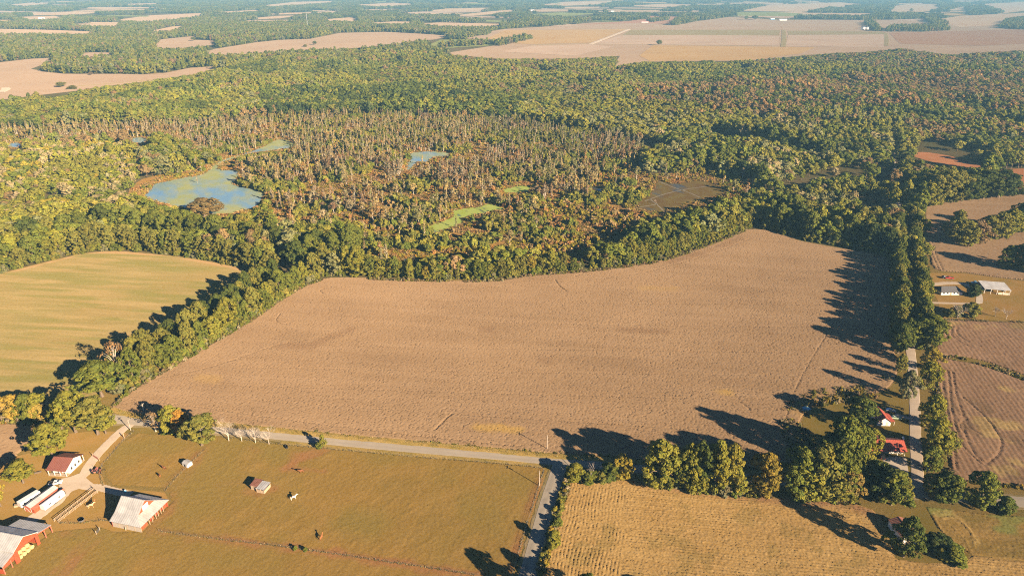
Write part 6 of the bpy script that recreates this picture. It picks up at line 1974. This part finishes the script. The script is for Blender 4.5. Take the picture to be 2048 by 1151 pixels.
# ------------------------------------------------------------------ vehicles
def car(name, xy, rz, paint, label, pickup=False, z=0.0, scale=1.0):
    e = empty(name, (xy[0], xy[1], z), rz, label, 'pickup' if pickup else 'car')
    e.scale = (scale, scale, scale)
    Lh = 2.6 if pickup else 2.25
    w = 0.93
    if pickup:
        prof = [(-Lh, 0.45), (Lh - 0.1, 0.45), (Lh, 0.75), (Lh - 0.1, 1.05), (1.2, 1.12), (-Lh, 1.1)]
        cab = [(-0.55, 1.08), (1.25, 1.08), (0.75, 1.78), (-0.45, 1.8)]
        glass = [(-0.45, 1.14), (1.12, 1.14), (0.72, 1.68), (-0.38, 1.70)]
    else:
        prof = [(-Lh, 0.4), (Lh - 0.1, 0.4), (Lh, 0.68), (Lh - 0.15, 0.88), (1.1, 0.98), (-1.7, 1.0), (-Lh + 0.05, 0.92)]
        cab = [(-1.75, 0.96), (1.1, 0.96), (0.45, 1.48), (-1.1, 1.5)]
        glass = [(-1.6, 1.0), (0.98, 1.0), (0.42, 1.38), (-1.05, 1.4)]
    body = MB()
    body.poly([(x, s * w, zz) for s in (-1, 1) for x, zz in prof], [tuple(range(len(prof))), tuple(range(2 * len(prof) - 1, len(prof) - 1, -1))] + [(i, (i + 1) % len(prof), len(prof) + (i + 1) % len(prof), len(prof) + i) for i in range(len(prof))])
    body.build('body', M_CAR[paint], e, 0.06)
    c = MB()
    c.poly([(x, s * (w - (0.08 if zz < 1.2 else 0.2)), zz) for s in (-1, 1) for x, zz in cab], [(0, 1, 2, 3), (7, 6, 5, 4)] + [(i, (i + 1) % 4, 4 + (i + 1) % 4, 4 + i) for i in range(4)])
    co = c.build('cab', M_CAR[paint], e, 0.04)
    g = MB()
    g.poly([(x, s * (w - (0.055 if zz < 1.2 else 0.175)), zz) for s in (-1, 1) for x, zz in glass], [(0, 1, 2, 3), (7, 6, 5, 4)] + [(i, (i + 1) % 4, 4 + (i + 1) % 4, 4 + i) for i in range(4)])
    g.build('side_windows', M_GLASS, co)
    (x1, z1), (x2, z2) = cab[1], cab[2]
    ws = MB()
    ws.poly([(x1 + 0.0, -0.7, z1 + 0.06), (x1 + 0.0, 0.7, z1 + 0.06), (x2 + 0.06, 0.62, z2 - 0.06), (x2 + 0.06, -0.62, z2 - 0.06), (x1 + 0.05, -0.7, z1 + 0.09), (x1 + 0.05, 0.7, z1 + 0.09), (x2 + 0.11, 0.62, z2 - 0.03), (x2 + 0.11, -0.62, z2 - 0.03)], [(0, 1, 2, 3), (4, 5, 6, 7), (0, 1, 5, 4), (1, 2, 6, 5), (2, 3, 7, 6), (3, 0, 4, 7)])
    ws.build('windscreen', M_GLASS, co)
    if pickup:
        MB().box(-Lh + 0.12, -0.68, -0.75, 0.75, 1.09, 1.125).build('cargo_bed', M_DARK, e)
    for s in (-1, 1):
        wheel(e, Lh * 0.62, s * 0.86, 0.36 if pickup else 0.32)
        wheel(e, -Lh * 0.6, s * 0.86, 0.36 if pickup else 0.32)
        MB().box(Lh - 0.08, Lh + 0.02, s * 0.65 - 0.16, s * 0.65 + 0.16, 0.68, 0.82).build('headlight', M_LAMP, e)
        MB().box(-Lh - 0.02, -Lh + 0.06, s * 0.75 - 0.12, s * 0.75 + 0.12, 0.7, 0.92).build('tail_light', M_CAR['red'], e)
    return e


car('pickup_truck', (-179.3, 213.8), math.radians(15), 'white', 'white pickup parked in the gravel yard below the farmhouse', True, 0.12, 0.9)
p = at2(1781, 822)
car('parked_car', p, math.radians(-20), 'silver', 'silver car parked behind the small red-roofed house', scale=0.95)
p = at2(1791, 836.5)
car('parked_car', p, math.radians(-12), 'green', 'pale green car parked right of the small red-roofed house', scale=0.95)
p = at2(1763, 912)
car('pickup_truck', p, math.radians(75), 'black', 'black pickup parked in front of the ranch house porch', True)
p = at2(1898, 557)
car('pickup_truck', p, math.radians(170), 'red', 'red pickup parked on the lawn above the grey-roofed house', True)
p = at2(1888, 555.5)
car('parked_car', p, math.radians(5), 'black', 'dark car beside the red pickup above the grey-roofed house')
p = at2(1950, 567)
car('pickup_truck', p, math.radians(175), 'blue', 'blue pickup standing at the left end of the long pole shed', True)
e = empty('camper', (*at2(1848, 563), 0), math.radians(80), 'small white camper beside the trees of the gravel road', 'camper')
MB().prism([(-1.1, 0.5), (1.1, 0.5), (1.12, 2.3), (0.8, 2.6), (-0.8, 2.6), (-1.12, 2.3)], -2.2, 2.2).build('body', M_CAR['white'], e, 0.08)
MB().box(-2.24, -2.18, -0.6, 0.6, 1.4, 2.1).build('window', M_GLASS, e)
for s in (-1, 1):
    wheel(e, 0, s * 0.98)
MB().tube([(2.2, -0.4, 0.6), (3.2, 0, 0.55), (2.2, 0.4, 0.6)], [0.05] * 3, 5).build('hitch', M_DARK, e)

# red tractor by the farm drive
e = empty('tractor', (*at2(192, 944), 0), math.radians(100), 'faded red tractor parked between the farm drive and the paddock', 'tractor')
MB().prism([(-0.35, 0.7), (0.35, 0.7), (0.33, 1.35), (-0.33, 1.35)], 0.1, 1.7).build('hood', M_CAR['pink'], e, 0.05)
MB().box(-0.9, 0.1, -0.45, 0.45, 0.55, 1.0).build('chassis', M_CAR['pink'], e, 0.04)
o = MB().box(-0.75, -0.25, -0.28, 0.28, 1.0, 1.15).box(-0.8, -0.7, -0.28, 0.28, 1.15, 1.6).build('seat', M_DARK, e)
MB().tube([(0.05, 0, 1.2), (-0.1, 0, 1.6)], [0.03, 0.03], 5).build('steering_column', M_DARK, e)
MB().tube([(1.1, 0.15, 1.3), (1.1, 0.15, 2.1)], [0.05, 0.05], 6).build('exhaust', M_DARK, e)
for s in (-1, 1):
    wheel(e, -0.5, s * 0.8, 0.75, 0.38)
    wheel(e, 1.4, s * 0.62, 0.42, 0.22)
    MB().box(-1.1, 0.0, s * 0.8 - 0.24, s * 0.8 + 0.24, 1.52, 1.58).build('fender', M_CAR['pink'], e)
# hay rake beside it
e = empty('hay_rake', (*at2(203, 943), 0), math.radians(-60), 'dark old hay rake standing at the paddock fence', 'farm machine')
MB().tube([(-1.3, 0, 0.7), (1.3, 0, 0.7)], [0.06, 0.06], 6).build('axle', M_DARK, e)
for i in range(11):
    x = -1.2 + i * 0.24
    MB().tube([(x, 0, 0.75), (x, -0.6, 0.85), (x, -0.95, 0.4), (x, -0.7, 0.05)], [0.025] * 4, 4).build('tine', M_RED2, e)
MB().tube([(-0.6, 0, 0.7), (0, 1.7, 0.5), (0.6, 0, 0.7)], [0.05] * 3, 5).build('drawbar', M_DARK, e)
for s in (-1, 1):
    wheel(e, 1.35 * s, 0, 0.6, 0.1)

# ------------------------------------------------------------------ farmyard fittings
e = empty('stock_tank', (*at2(163, 1040), 0), 0, 'round dark stock tank in the grass below the paddock', 'tank')
MB().tube([(0, 0, 0), (0, 0, 0.6), (0, 0, 0.6), (0, 0, 0.45)], [0.95, 1.0, 0.9, 0.88], 20, False).build('rim_wall', M_STEEL, e)
MB().tube([(0, 0, 0.42), (0, 0, 0.44)], [0.88, 0.88], 20).build('water', M_GLASS, e)
e = empty('barrel', (*at2(251, 983), 0), 0, 'white and blue barrel at the path behind the horse barn', 'barrel')
MB().tube([(0, 0, 0), (0, 0, 0.15), (0, 0, 0.5), (0, 0, 0.85), (0, 0, 1.0)], [0.36, 0.42, 0.44, 0.42, 0.36], 14).build('drum', M_CAR['blue'], e)
MB().tube([(0, 0, 1.0), (0, 0, 1.06)], [0.3, 0.3], 14).build('lid', M_CAR['white'], e)
e = empty('feed_trough', (*at2(573, 894), 0), math.radians(-60), 'black feed trough near the road fence of the pasture', 'trough')
MB().box(-1.0, 1.0, -0.5, -0.42, 0.15, 0.75).box(-1.0, 1.0, 0.42, 0.5, 0.15, 0.75).box(-1.0, -0.92, -0.42, 0.42, 0.15, 0.75).box(0.92, 1.0, -0.42, 0.42, 0.15, 0.75).box(-0.92, 0.92, -0.42, 0.42, 0.15, 0.22).build('basin', M_DARK, e)
for sx in (-0.85, 0.85):
    MB().box(sx - 0.06, sx + 0.06, -0.48, 0.48, 0, 0.15).build('foot', M_WOOD, e)
e = empty('propane_tank', (*at2(1806, 878), 0), math.radians(70), 'white propane tank on the lawn behind the ranch house', 'tank')
MB().tube([(-1.1, 0, 0.7), (-0.95, 0, 0.7), (-0.7, 0, 0.7), (0.7, 0, 0.7), (0.95, 0, 0.7), (1.1, 0, 0.7)], [0.1, 0.36, 0.45, 0.45, 0.36, 0.1], 14).build('vessel', M_CAR['white'], e, smooth=True)
for s in (-0.6, 0.6):
    MB().box(s - 0.08, s + 0.08, -0.3, 0.3, 0, 0.35).build('saddle', M_WOOD_GREY, e)
tv, tf = [], []
for i in range(9):
    for j in range(7):
        tv.append((i * 0.6 - 2.4, j * 0.5 - 1.5, 0.25 + 0.35 * math.exp(-((i - 4) ** 2 + (j - 3) ** 2) / 6.0) + random.uniform(0, 0.12)))
for i in range(8):
    for j in range(6):
        q = i * 7 + j
        tf.append((q, q + 7, q + 8, q + 1))
me = bpy.data.meshes.new('tarp')
me.from_pydata(tv, [], tf)
me.materials.append(M_TARP)
o = link('tarp', me)
o.location = (*at2(1610, 819), 0.3)
o.rotation_euler = (0, 0, 0.5)
so = o.modifiers.new('thick', 'SOLIDIFY')
so.thickness = 0.04
tag(o, 'crumpled blue tarp lying at the corner of the soybean field', 'tarp')


# yard clutter
def pallet_stack(px_, py_, n, rz, label):
    e = empty('pallet_stack', (*at2(px_, py_), 0), rz, label, 'pallets', 'pallet stacks')
    for i in range(n):
        z0 = i * 0.15
        mb = MB()
        for y in (-0.5, 0.0, 0.5):
            mb.box(-0.6, 0.6, y - 0.05, y + 0.05, z0, z0 + 0.09)
        for k in range(5):
            x = -0.52 + k * 0.26
            mb.box(x - 0.07, x + 0.07, -0.55, 0.55, z0 + 0.091, z0 + 0.125)
        mb.build('pallet', M_WOOD, e)


pallet_stack(33, 1012, 6, 0.4, 'stack of wooden pallets at the front of the narrow white trailer')
pallet_stack(124, 981, 4, 1.0, 'low stack of wooden pallets at the back of the rounded white trailer')
pallet_stack(85, 1059, 5, 0.2, 'stack of wooden pallets under the hay barn lean-to')
e = empty('farm_wagon', (*at2(76, 1066), 0), math.radians(80), 'wooden flatbed wagon under the hay barn lean-to', 'wagon')
MB().box(-1.8, 1.8, -0.9, 0.9, 0.75, 0.85).build('bed', M_WOOD, e)
MB().box(-1.85, -1.75, -0.9, 0.9, 0.85, 1.7).build('rack', M_WOOD_GREY, e)
MB().tube([(1.8, 0, 0.6), (3.0, 0, 0.4)], [0.05, 0.05], 5).build('drawbar', M_DARK, e)
for s in (-1, 1):
    wheel(e, -1.2, s * 0.8, 0.38, 0.18)
    wheel(e, 1.2, s * 0.8, 0.38, 0.18)
e = empty('log_pile', (*at2(76, 945), 0), math.radians(25), 'small pile of logs on the lawn left of the farmhouse', 'logs')
for i, (y, z0) in enumerate([(-0.3, 0.16), (0.0, 0.16), (0.3, 0.16), (-0.15, 0.42), (0.15, 0.42)]):
    MB().tube([(-1.2 + 0.1 * (i % 2), y, z0), (1.1 + 0.1 * (i % 3), y, z0)], [0.16, 0.15], 8).build('log', MAT_BARK, e)
e = empty('fuel_tank', (*at2(126, 985), 0), math.radians(60), 'dark fuel tank on a stand behind the rounded white trailer', 'tank')
MB().tube([(-0.8, 0, 1.3), (-0.7, 0, 1.3), (0.7, 0, 1.3), (0.8, 0, 1.3)], [0.3, 0.42, 0.42, 0.3], 12).build('vessel', M_RED2, e)
for sx in (-0.5, 0.5):
    for sy in (-0.3, 0.3):
        MB().box(sx - 0.05, sx + 0.05, sy - 0.05, sy + 0.05, 0, 1.0).build('leg', M_DARK, e)


# ---- board fence along the cattle lane, wire fences
def board_fence(name, a, b, label, rails=3, h=1.35, step=2.4):
    a, b = Vector((a[0], a[1], 0)), Vector((b[0], b[1], 0))
    d = b - a
    e = empty(name, a, math.atan2(d.y, d.x), label, 'fence', 'farm fences')
    n = max(2, round(d.length / step))
    pm = MB().box(-0.07, 0.07, -0.07, 0.07, -0.1, h).mesh('post', M_WOOD)
    for i in range(n + 1):
        o = link('post', pm, None, e)
        o.location = (d.length * i / n, 0, 0)
    rm = MB().box(0, d.length / n, -0.1, -0.07, 0, 0.16).mesh('rail', M_WOOD)
    for i in range(n):
        for k in range(rails):
            o = link('rail', rm, None, e)
            o.location = (d.length * i / n, 0, 0.3 + k * (h - 0.45) / max(rails - 1, 1))
    return e


board_fence('board_fence', at2(109, 1042), at2(189, 980), 'upper weathered board fence of the cattle lane beside the paddock')
board_fence('board_fence', at2(117, 1044), at2(194, 985), 'lower weathered board fence of the cattle lane beside the paddock')
board_fence('board_fence', at2(186, 977), at2(196, 986), 'short board fence closing the top of the cattle lane', 3, 1.4, 1.6)


def wire_fence(name, line, label, step=4.5, h=1.2):
    pts = line
    a = pts[0]
    e = empty(name, (a[0], a[1], 0), 0, label, 'fence', 'farm fences')
    pm = MB().tube([(0, 0, -0.1), (0, 0, h)], [0.05, 0.045], 6).mesh('post', M_POST)
    wires = MB()
    for p, q in zip(pts[:-1], pts[1:]):
        L = math.hypot(q[0] - p[0], q[1] - p[1])
        n = max(1, round(L / step))
        for i in range(n):
            o = link('post', pm, None, e)
            o.location = (p[0] + (q[0] - p[0]) * i / n - a[0], p[1] + (q[1] - p[1]) * i / n - a[1], 0)
            o.rotation_euler = (random.uniform(-0.05, 0.05), random.uniform(-0.05, 0.05), 0)
        for zz in (0.4, 0.75, 1.1):
            wires.tube([(p[0] - a[0], p[1] - a[1], zz), (q[0] - a[0], q[1] - a[1], zz)], [0.012, 0.012], 3, False)
    w = wires.build('wire', M_STEEL, e)
    w['kind'] = 'stuff'
    return e


wire_fence('wire_fence', FENCE_LINES['pasture_north'], 'wire fence between the pasture and the main road')
wire_fence('wire_fence', FENCE_LINES['pasture_east'], 'wire fence between the pasture and the side road')
wire_fence('wire_fence', FENCE_LINES['pasture_south'], 'wire fence across the lower pasture from the horse barn')
wire_fence('wire_fence', FENCE_LINES['paddock_diagonal'], 'wire fence running from the horse barn up to the pasture corner')
wire_fence('wire_fence', FENCE_LINES['drive_side'], 'wire fence along the farm drive')
wire_fence('wire_fence', FENCE_LINES['yard_south'], 'wire fence from the cattle lane to the horse barn')
for a, b, lab in (((186, 912), (199, 921), 'rusty pipe gate between the farm drive and the paddock'), ((245, 1048), (252, 1060), 'pipe gate at the front corner of the horse barn'), ((193, 1068), (200, 1060), 'pipe gate in the grass below the horse barn')):
    p, q = at(*a), at(*b)
    d = q - p
    e = empty('pipe_gate', p, math.atan2(d.y, d.x), lab, 'gate', 'farm gates')
    for k in range(5):
        MB().tube([(0, 0, 0.25 + k * 0.25), (d.length, 0, 0.25 + k * 0.25)], [0.04, 0.04], 5).build('bar', M_RED2 if 'rusty' in lab else M_STEEL, e)
    for x in (0, d.length):
        MB().box(x - 0.09, x + 0.09, -0.09, 0.09, -0.1, 1.7).build('post', M_WOOD, e)

# ---- utility poles
for a, lab in [((261.5, 860, 838), 'pale utility pole where the farm drive leaves the road'), ((288.5, 824, 806), 'utility pole at the edge of the soybean field near the farm drive'), ((1094, 898, 870), 'utility pole on the soybean side of the main road near the crossroads'), ((1078.6, 971, 941), 'utility pole beside the side road in the pasture corner'),
               ((1846, 970, 935), 'utility pole at the mouth of the gravel road'), ((1813, 590, 560), 'utility pole among the trees of the gravel road')]:
    p = at(a[0], a[1])
    h = height_at(*a)
    e = empty('utility_pole', p, ROAD_ANG + 1.57, lab, 'pole', 'utility poles')
    MB().tube([(0, 0, -0.2), (0, 0, h * 0.5), (0, 0, h)], [0.17, 0.15, 0.11], 8).build('shaft', M_WOOD_GREY, e)
    o = MB().box(-0.95, 0.95, -0.06, 0.06, h - 0.75, h - 0.6).build('crossarm', M_WOOD_GREY, e)
    for x in (-0.85, 0, 0.85):
        MB().tube([(x, 0, h - 0.6), (x, 0, h - 0.42)], [0.05, 0.03], 6).build('insulator', M_WHITE, o)
    MB().tube([(0.28, 0.1, h - 1.9), (0.28, 0.1, h - 1.2)], [0.2, 0.2], 8).build('transformer', M_STEEL, e)
e = empty('gate_post', at(248.5, 875), 0, 'thick wooden gate post at the bend of the farm drive', 'post')
MB().tube([(0, 0, -0.1), (0, 0, 2.2), (0, 0, 2.3)], [0.18, 0.16, 0.08], 8).build('shaft', M_WOOD, e)
MB().box(-0.2, -0.15, -0.3, 0.3, 1.2, 1.5).build('plate', M_RED2, e)

# ------------------------------------------------------------------ horses
def horse_mesh():
    J = {'rump': ((-0.72, 0, 1.28), 0.27), 'loin': ((-0.35, 0, 1.30), 0.29), 'belly': ((0.05, 0, 1.24), 0.31), 'chest': ((0.45, 0, 1.24), 0.30), 'neck0': ((0.72, 0, 1.45), 0.22), 'neck1': ((1.0, 0, 1.78), 0.15), 'poll': ((1.18, 0, 2.0), 0.12), 'face': ((1.38, 0, 1.85), 0.10), 'muzzle': ((1.58, 0, 1.62), 0.075),
         'ear': ((1.12, 0, 2.14), 0.035)}
    E = [('rump', 'loin'), ('loin', 'belly'), ('belly', 'chest'), ('chest', 'neck0'), ('neck0', 'neck1'), ('neck1', 'poll'), ('poll', 'face'), ('face', 'muzzle'), ('poll', 'ear')]
    for s, t in ((-1, 'l'), (1, 'r')):
        y = 0.17 * s
        o = 0.10 * s
        J['st' + t] = ((-0.70, y, 1.05), 0.17)
        J['hk' + t] = ((-0.60 + o, y, 0.78), 0.11)
        J['ho' + t] = ((-0.82 + o, y, 0.50), 0.075)
        J['hf' + t] = ((-0.78 + o, y, 0.14), 0.055)
        J['ht' + t] = ((-0.72 + o, y, 0.03), 0.07)
        J['sh' + t] = ((0.48, y, 1.0), 0.14)
        J['el' + t] = ((0.46 - o, y, 0.75), 0.09)
        J['kn' + t] = ((0.50 - o, y, 0.45), 0.07)
        J['ff' + t] = ((0.48 - o, y, 0.13), 0.05)
        J['ft' + t] = ((0.54 - o, y, 0.03), 0.065)
        E += [('rump', 'st' + t), ('st' + t, 'hk' + t), ('hk' + t, 'ho' + t), ('ho' + t, 'hf' + t), ('hf' + t, 'ht' + t), ('chest', 'sh' + t), ('sh' + t, 'el' + t), ('el' + t, 'kn' + t), ('kn' + t, 'ff' + t), ('ff' + t, 'ft' + t)]
    names = list(J)
    me = bpy.data.meshes.new('horse_skeleton')
    me.from_pydata([J[k][0] for k in names], [(names.index(a), names.index(b)) for a, b in E], [])
    o = bpy.data.objects.new('horse_skeleton', me)
    COL.objects.link(o)
    o.modifiers.new('skin', 'SKIN')
    if not me.skin_vertices:
        bpy.context.view_layer.objects.active = o
        bpy.ops.mesh.customdata_skin_add()
    for i, k in enumerate(names):
        sv = me.skin_vertices[0].data[i]
        sv.radius = (J[k][1], J[k][1])
        sv.use_root = (k == 'belly')
    o.modifiers.new('sub', 'SUBSURF').levels = 1
    dg = bpy.context.evaluated_depsgraph_get()
    out = bpy.data.meshes.new_from_object(o.evaluated_get(dg))
    out.name = 'horse_body'
    bpy.data.objects.remove(o)
    for p_ in out.polygons:
        p_.use_smooth = True
    return out


HORSE = horse_mesh()
HM = {}
for k, c in {'white': (0.75, 0.66, 0.52), 'bay': (0.22, 0.085, 0.03), 'chestnut': (0.33, 0.13, 0.045), 'palomino': (0.60, 0.42, 0.22)}.items():
    HM[k] = plain_mat('coat_' + k, c, 0.6, var=0.15, scale=2.0)
MANE = MB().tube([(1.15, 0, 2.08), (0.95, 0, 1.92), (0.7, 0, 1.65), (0.5, 0, 1.5)], [0.03, 0.07, 0.07, 0.03], 5).mesh('mane')
TAIL = MB().tube([(-0.95, 0, 1.36), (-1.12, 0, 1.2), (-1.15, 0, 0.8), (-1.1, 0, 0.55)], [0.04, 0.08, 0.09, 0.03], 6).mesh('tail')
M_MANE = {'white': HM['white'], 'bay': M_DARK, 'chestnut': HM['chestnut'], 'palomino': HM['white']}
for px_, py_, az, coat, lab, sc in [(588, 998, 25, 'white', 'white and tan horse standing in the middle of the pasture', 1.12), (603, 945, 200, 'bay', 'dark bay horse near the top of the pasture', 1.0), (643, 1077, 80, 'chestnut', 'chestnut horse standing end-on in the lower pasture', 1.0), (320, 953, 310, 'chestnut', 'chestnut horse grazing in the paddock above the barn', 1.0), (329, 938, 160, 'bay', 'bay horse in the upper paddock', 0.95),
                             (183, 1014, 20, 'palomino', 'cream horse in the small paddock beside the barn', 1.1), (186, 1010, 60, 'chestnut', 'brown horse beside the cream one in the small paddock', 1.0)]:
    e = empty('horse', (*at2(px_, py_), 0), math.radians(az), lab, 'horse', 'horses on the farm')
    e.scale = (sc, sc, sc)
    for nm, m_, mt in (('body', HORSE, HM[coat]), ('mane', MANE, M_MANE[coat]), ('tail', TAIL, M_MANE[coat])):
        mm = m_.copy()
        mm.materials.clear()
        mm.materials.append(mt)
        link(nm, mm, None, e)
for px_, py_, lab in [(591, 1098, 'small green bush on the lower pasture fence, the left of two'), (611, 1101, 'small green bush on the lower pasture fence, the right of two')]:
    plant_px(px_, py_, py_ - 7, 5, 'bush', 'green', lab, cat='shrub', group='shrubs by the roads')

# ------------------------------------------------------------------ far farms
FARM = [(1290, 45.5, 34, 'white', 'pink', 'long pale far farm building at the end of the tree belt'), (1376, 41, 22, 'blue', 'white', 'far farm shed with blue-white roof by the tree row'), (1405, 37, 18, 'white', 'white', 'far white farmhouse on the plain right of the blue shed'), (1420, 36, 16, 'white', 'red', 'far farmhouse with red roof on the plain'), (1546, 40, 22, 'blue', 'white', 'far farmhouse between the round trees on the plain'), (1567, 41.5, 40, 'white', 'white', 'long low far farm shed left of the round tree'),
        (655, 62, 24, 'white', 'white', 'white far farmhouse below the radio mast woods'), (672, 63.5, 18, 'silver', 'white', 'grey far shed right of the white one below the mast'), (640, 65.5, 20, 'blue', 'white', 'blue-grey far shed left of the white one below the mast'), (82, 38, 30, 'white', 'white', 'far pale farm building on the upper left field'), (541, 60, 16, 'white', 'white', 'far white house in the woods left of the mast'),
        (1065, 22, 24, 'white', 'white', 'tiny white farm building beneath the horizon haze'), (780, 42, 26, 'white', 'white', 'far white roof in the middle woods'), (1225, 24, 22, 'white', 'white', 'far white roof beyond the tree belt'), (940, 38, 30, 'white', 'silver', 'far grey farm roof by the middle fields'), (760, 41, 18, 'white', 'red', 'far red roof beside the white one in the middle woods'), (480, 62, 16, 'white', 'white', 'far white cottage at the wood clearing'), (1819, 4.5, 60, 'white', 'white', 'pale building on the farthest field at the right')]
for px_, py_, L_, wc, rc, lab in FARM:
    x, y = at2(px_, py_)
    gable_house('far_building', (x - L_ / 2, y), random.uniform(-0.2, 0.2), L_, 11, 4.0, 7.0, M_CAR[wc], M_CAR[rc] if rc != 'red' else M_ROOF_RED, lab, 'farm building', 0.4, group='far farm buildings')
for i, px_ in enumerate((1726, 1734)):
    e = empty('grain_bin', (*at2(px_, 59), 0), 0, ('left', 'right')[i] + ' of the two white grain bins on the far plain', 'grain bin', 'grain bins')
    MB().tube([(0, 0, 0), (0, 0, 9)], [8, 8], 20).build('wall', M_CAR['white'], e)
    MB().tube([(0, 0, 9), (0, 0, 13), (0, 0, 13.6)], [8.4, 1.0, 0.8], 20).build('roof', M_STEEL, e)
x, y = at2(616, 58)
e = empty('radio_mast', (x, y, 0), 0, 'thin pale radio mast rising above the far woods', 'mast')
mh = height_at(616, 58, 27)
for a in range(3):
    t = a * 2.094
    MB().tube([(1.6 * math.cos(t), 1.6 * math.sin(t), 0), (0.7 * math.cos(t), 0.7 * math.sin(t), mh)], [0.28, 0.2], 5).build('leg', M_STEEL, e)
br = MB()
for i in range(14):
    z0, z1 = mh * i / 14, mh * (i + 1) / 14
    for a in range(3):
        t0, t1 = a * 2.094, (a + 1) * 2.094
        r0, r1 = 1.6 - 0.9 * i / 14, 1.6 - 0.9 * (i + 1) / 14
        br.tube([(r0 * math.cos(t0), r0 * math.sin(t0), z0), (r1 * math.cos(t1), r1 * math.sin(t1), z1)], [0.12, 0.12], 4, False)
br.build('bracing', M_STEEL, e)
# ------------------------------------------------------------------ haze
hm, hnt, hout = new_mat('haze')
pv = nd(hnt, 'ShaderNodeVolumePrincipled')
pv.inputs['Color'].default_value = (0.34, 0.72, 1.0, 1)
pv.inputs['Density'].default_value = HAZE_DENSITY
pv.inputs['Anisotropy'].default_value = 0.0
hnt.links.new(pv.outputs[0], hout.inputs['Volume'])
hz = MB().box(-22500, 22500, -3500, 30500, -1.0, 195.0).build('haze', hm)
hz['kind'] = 'stuff'
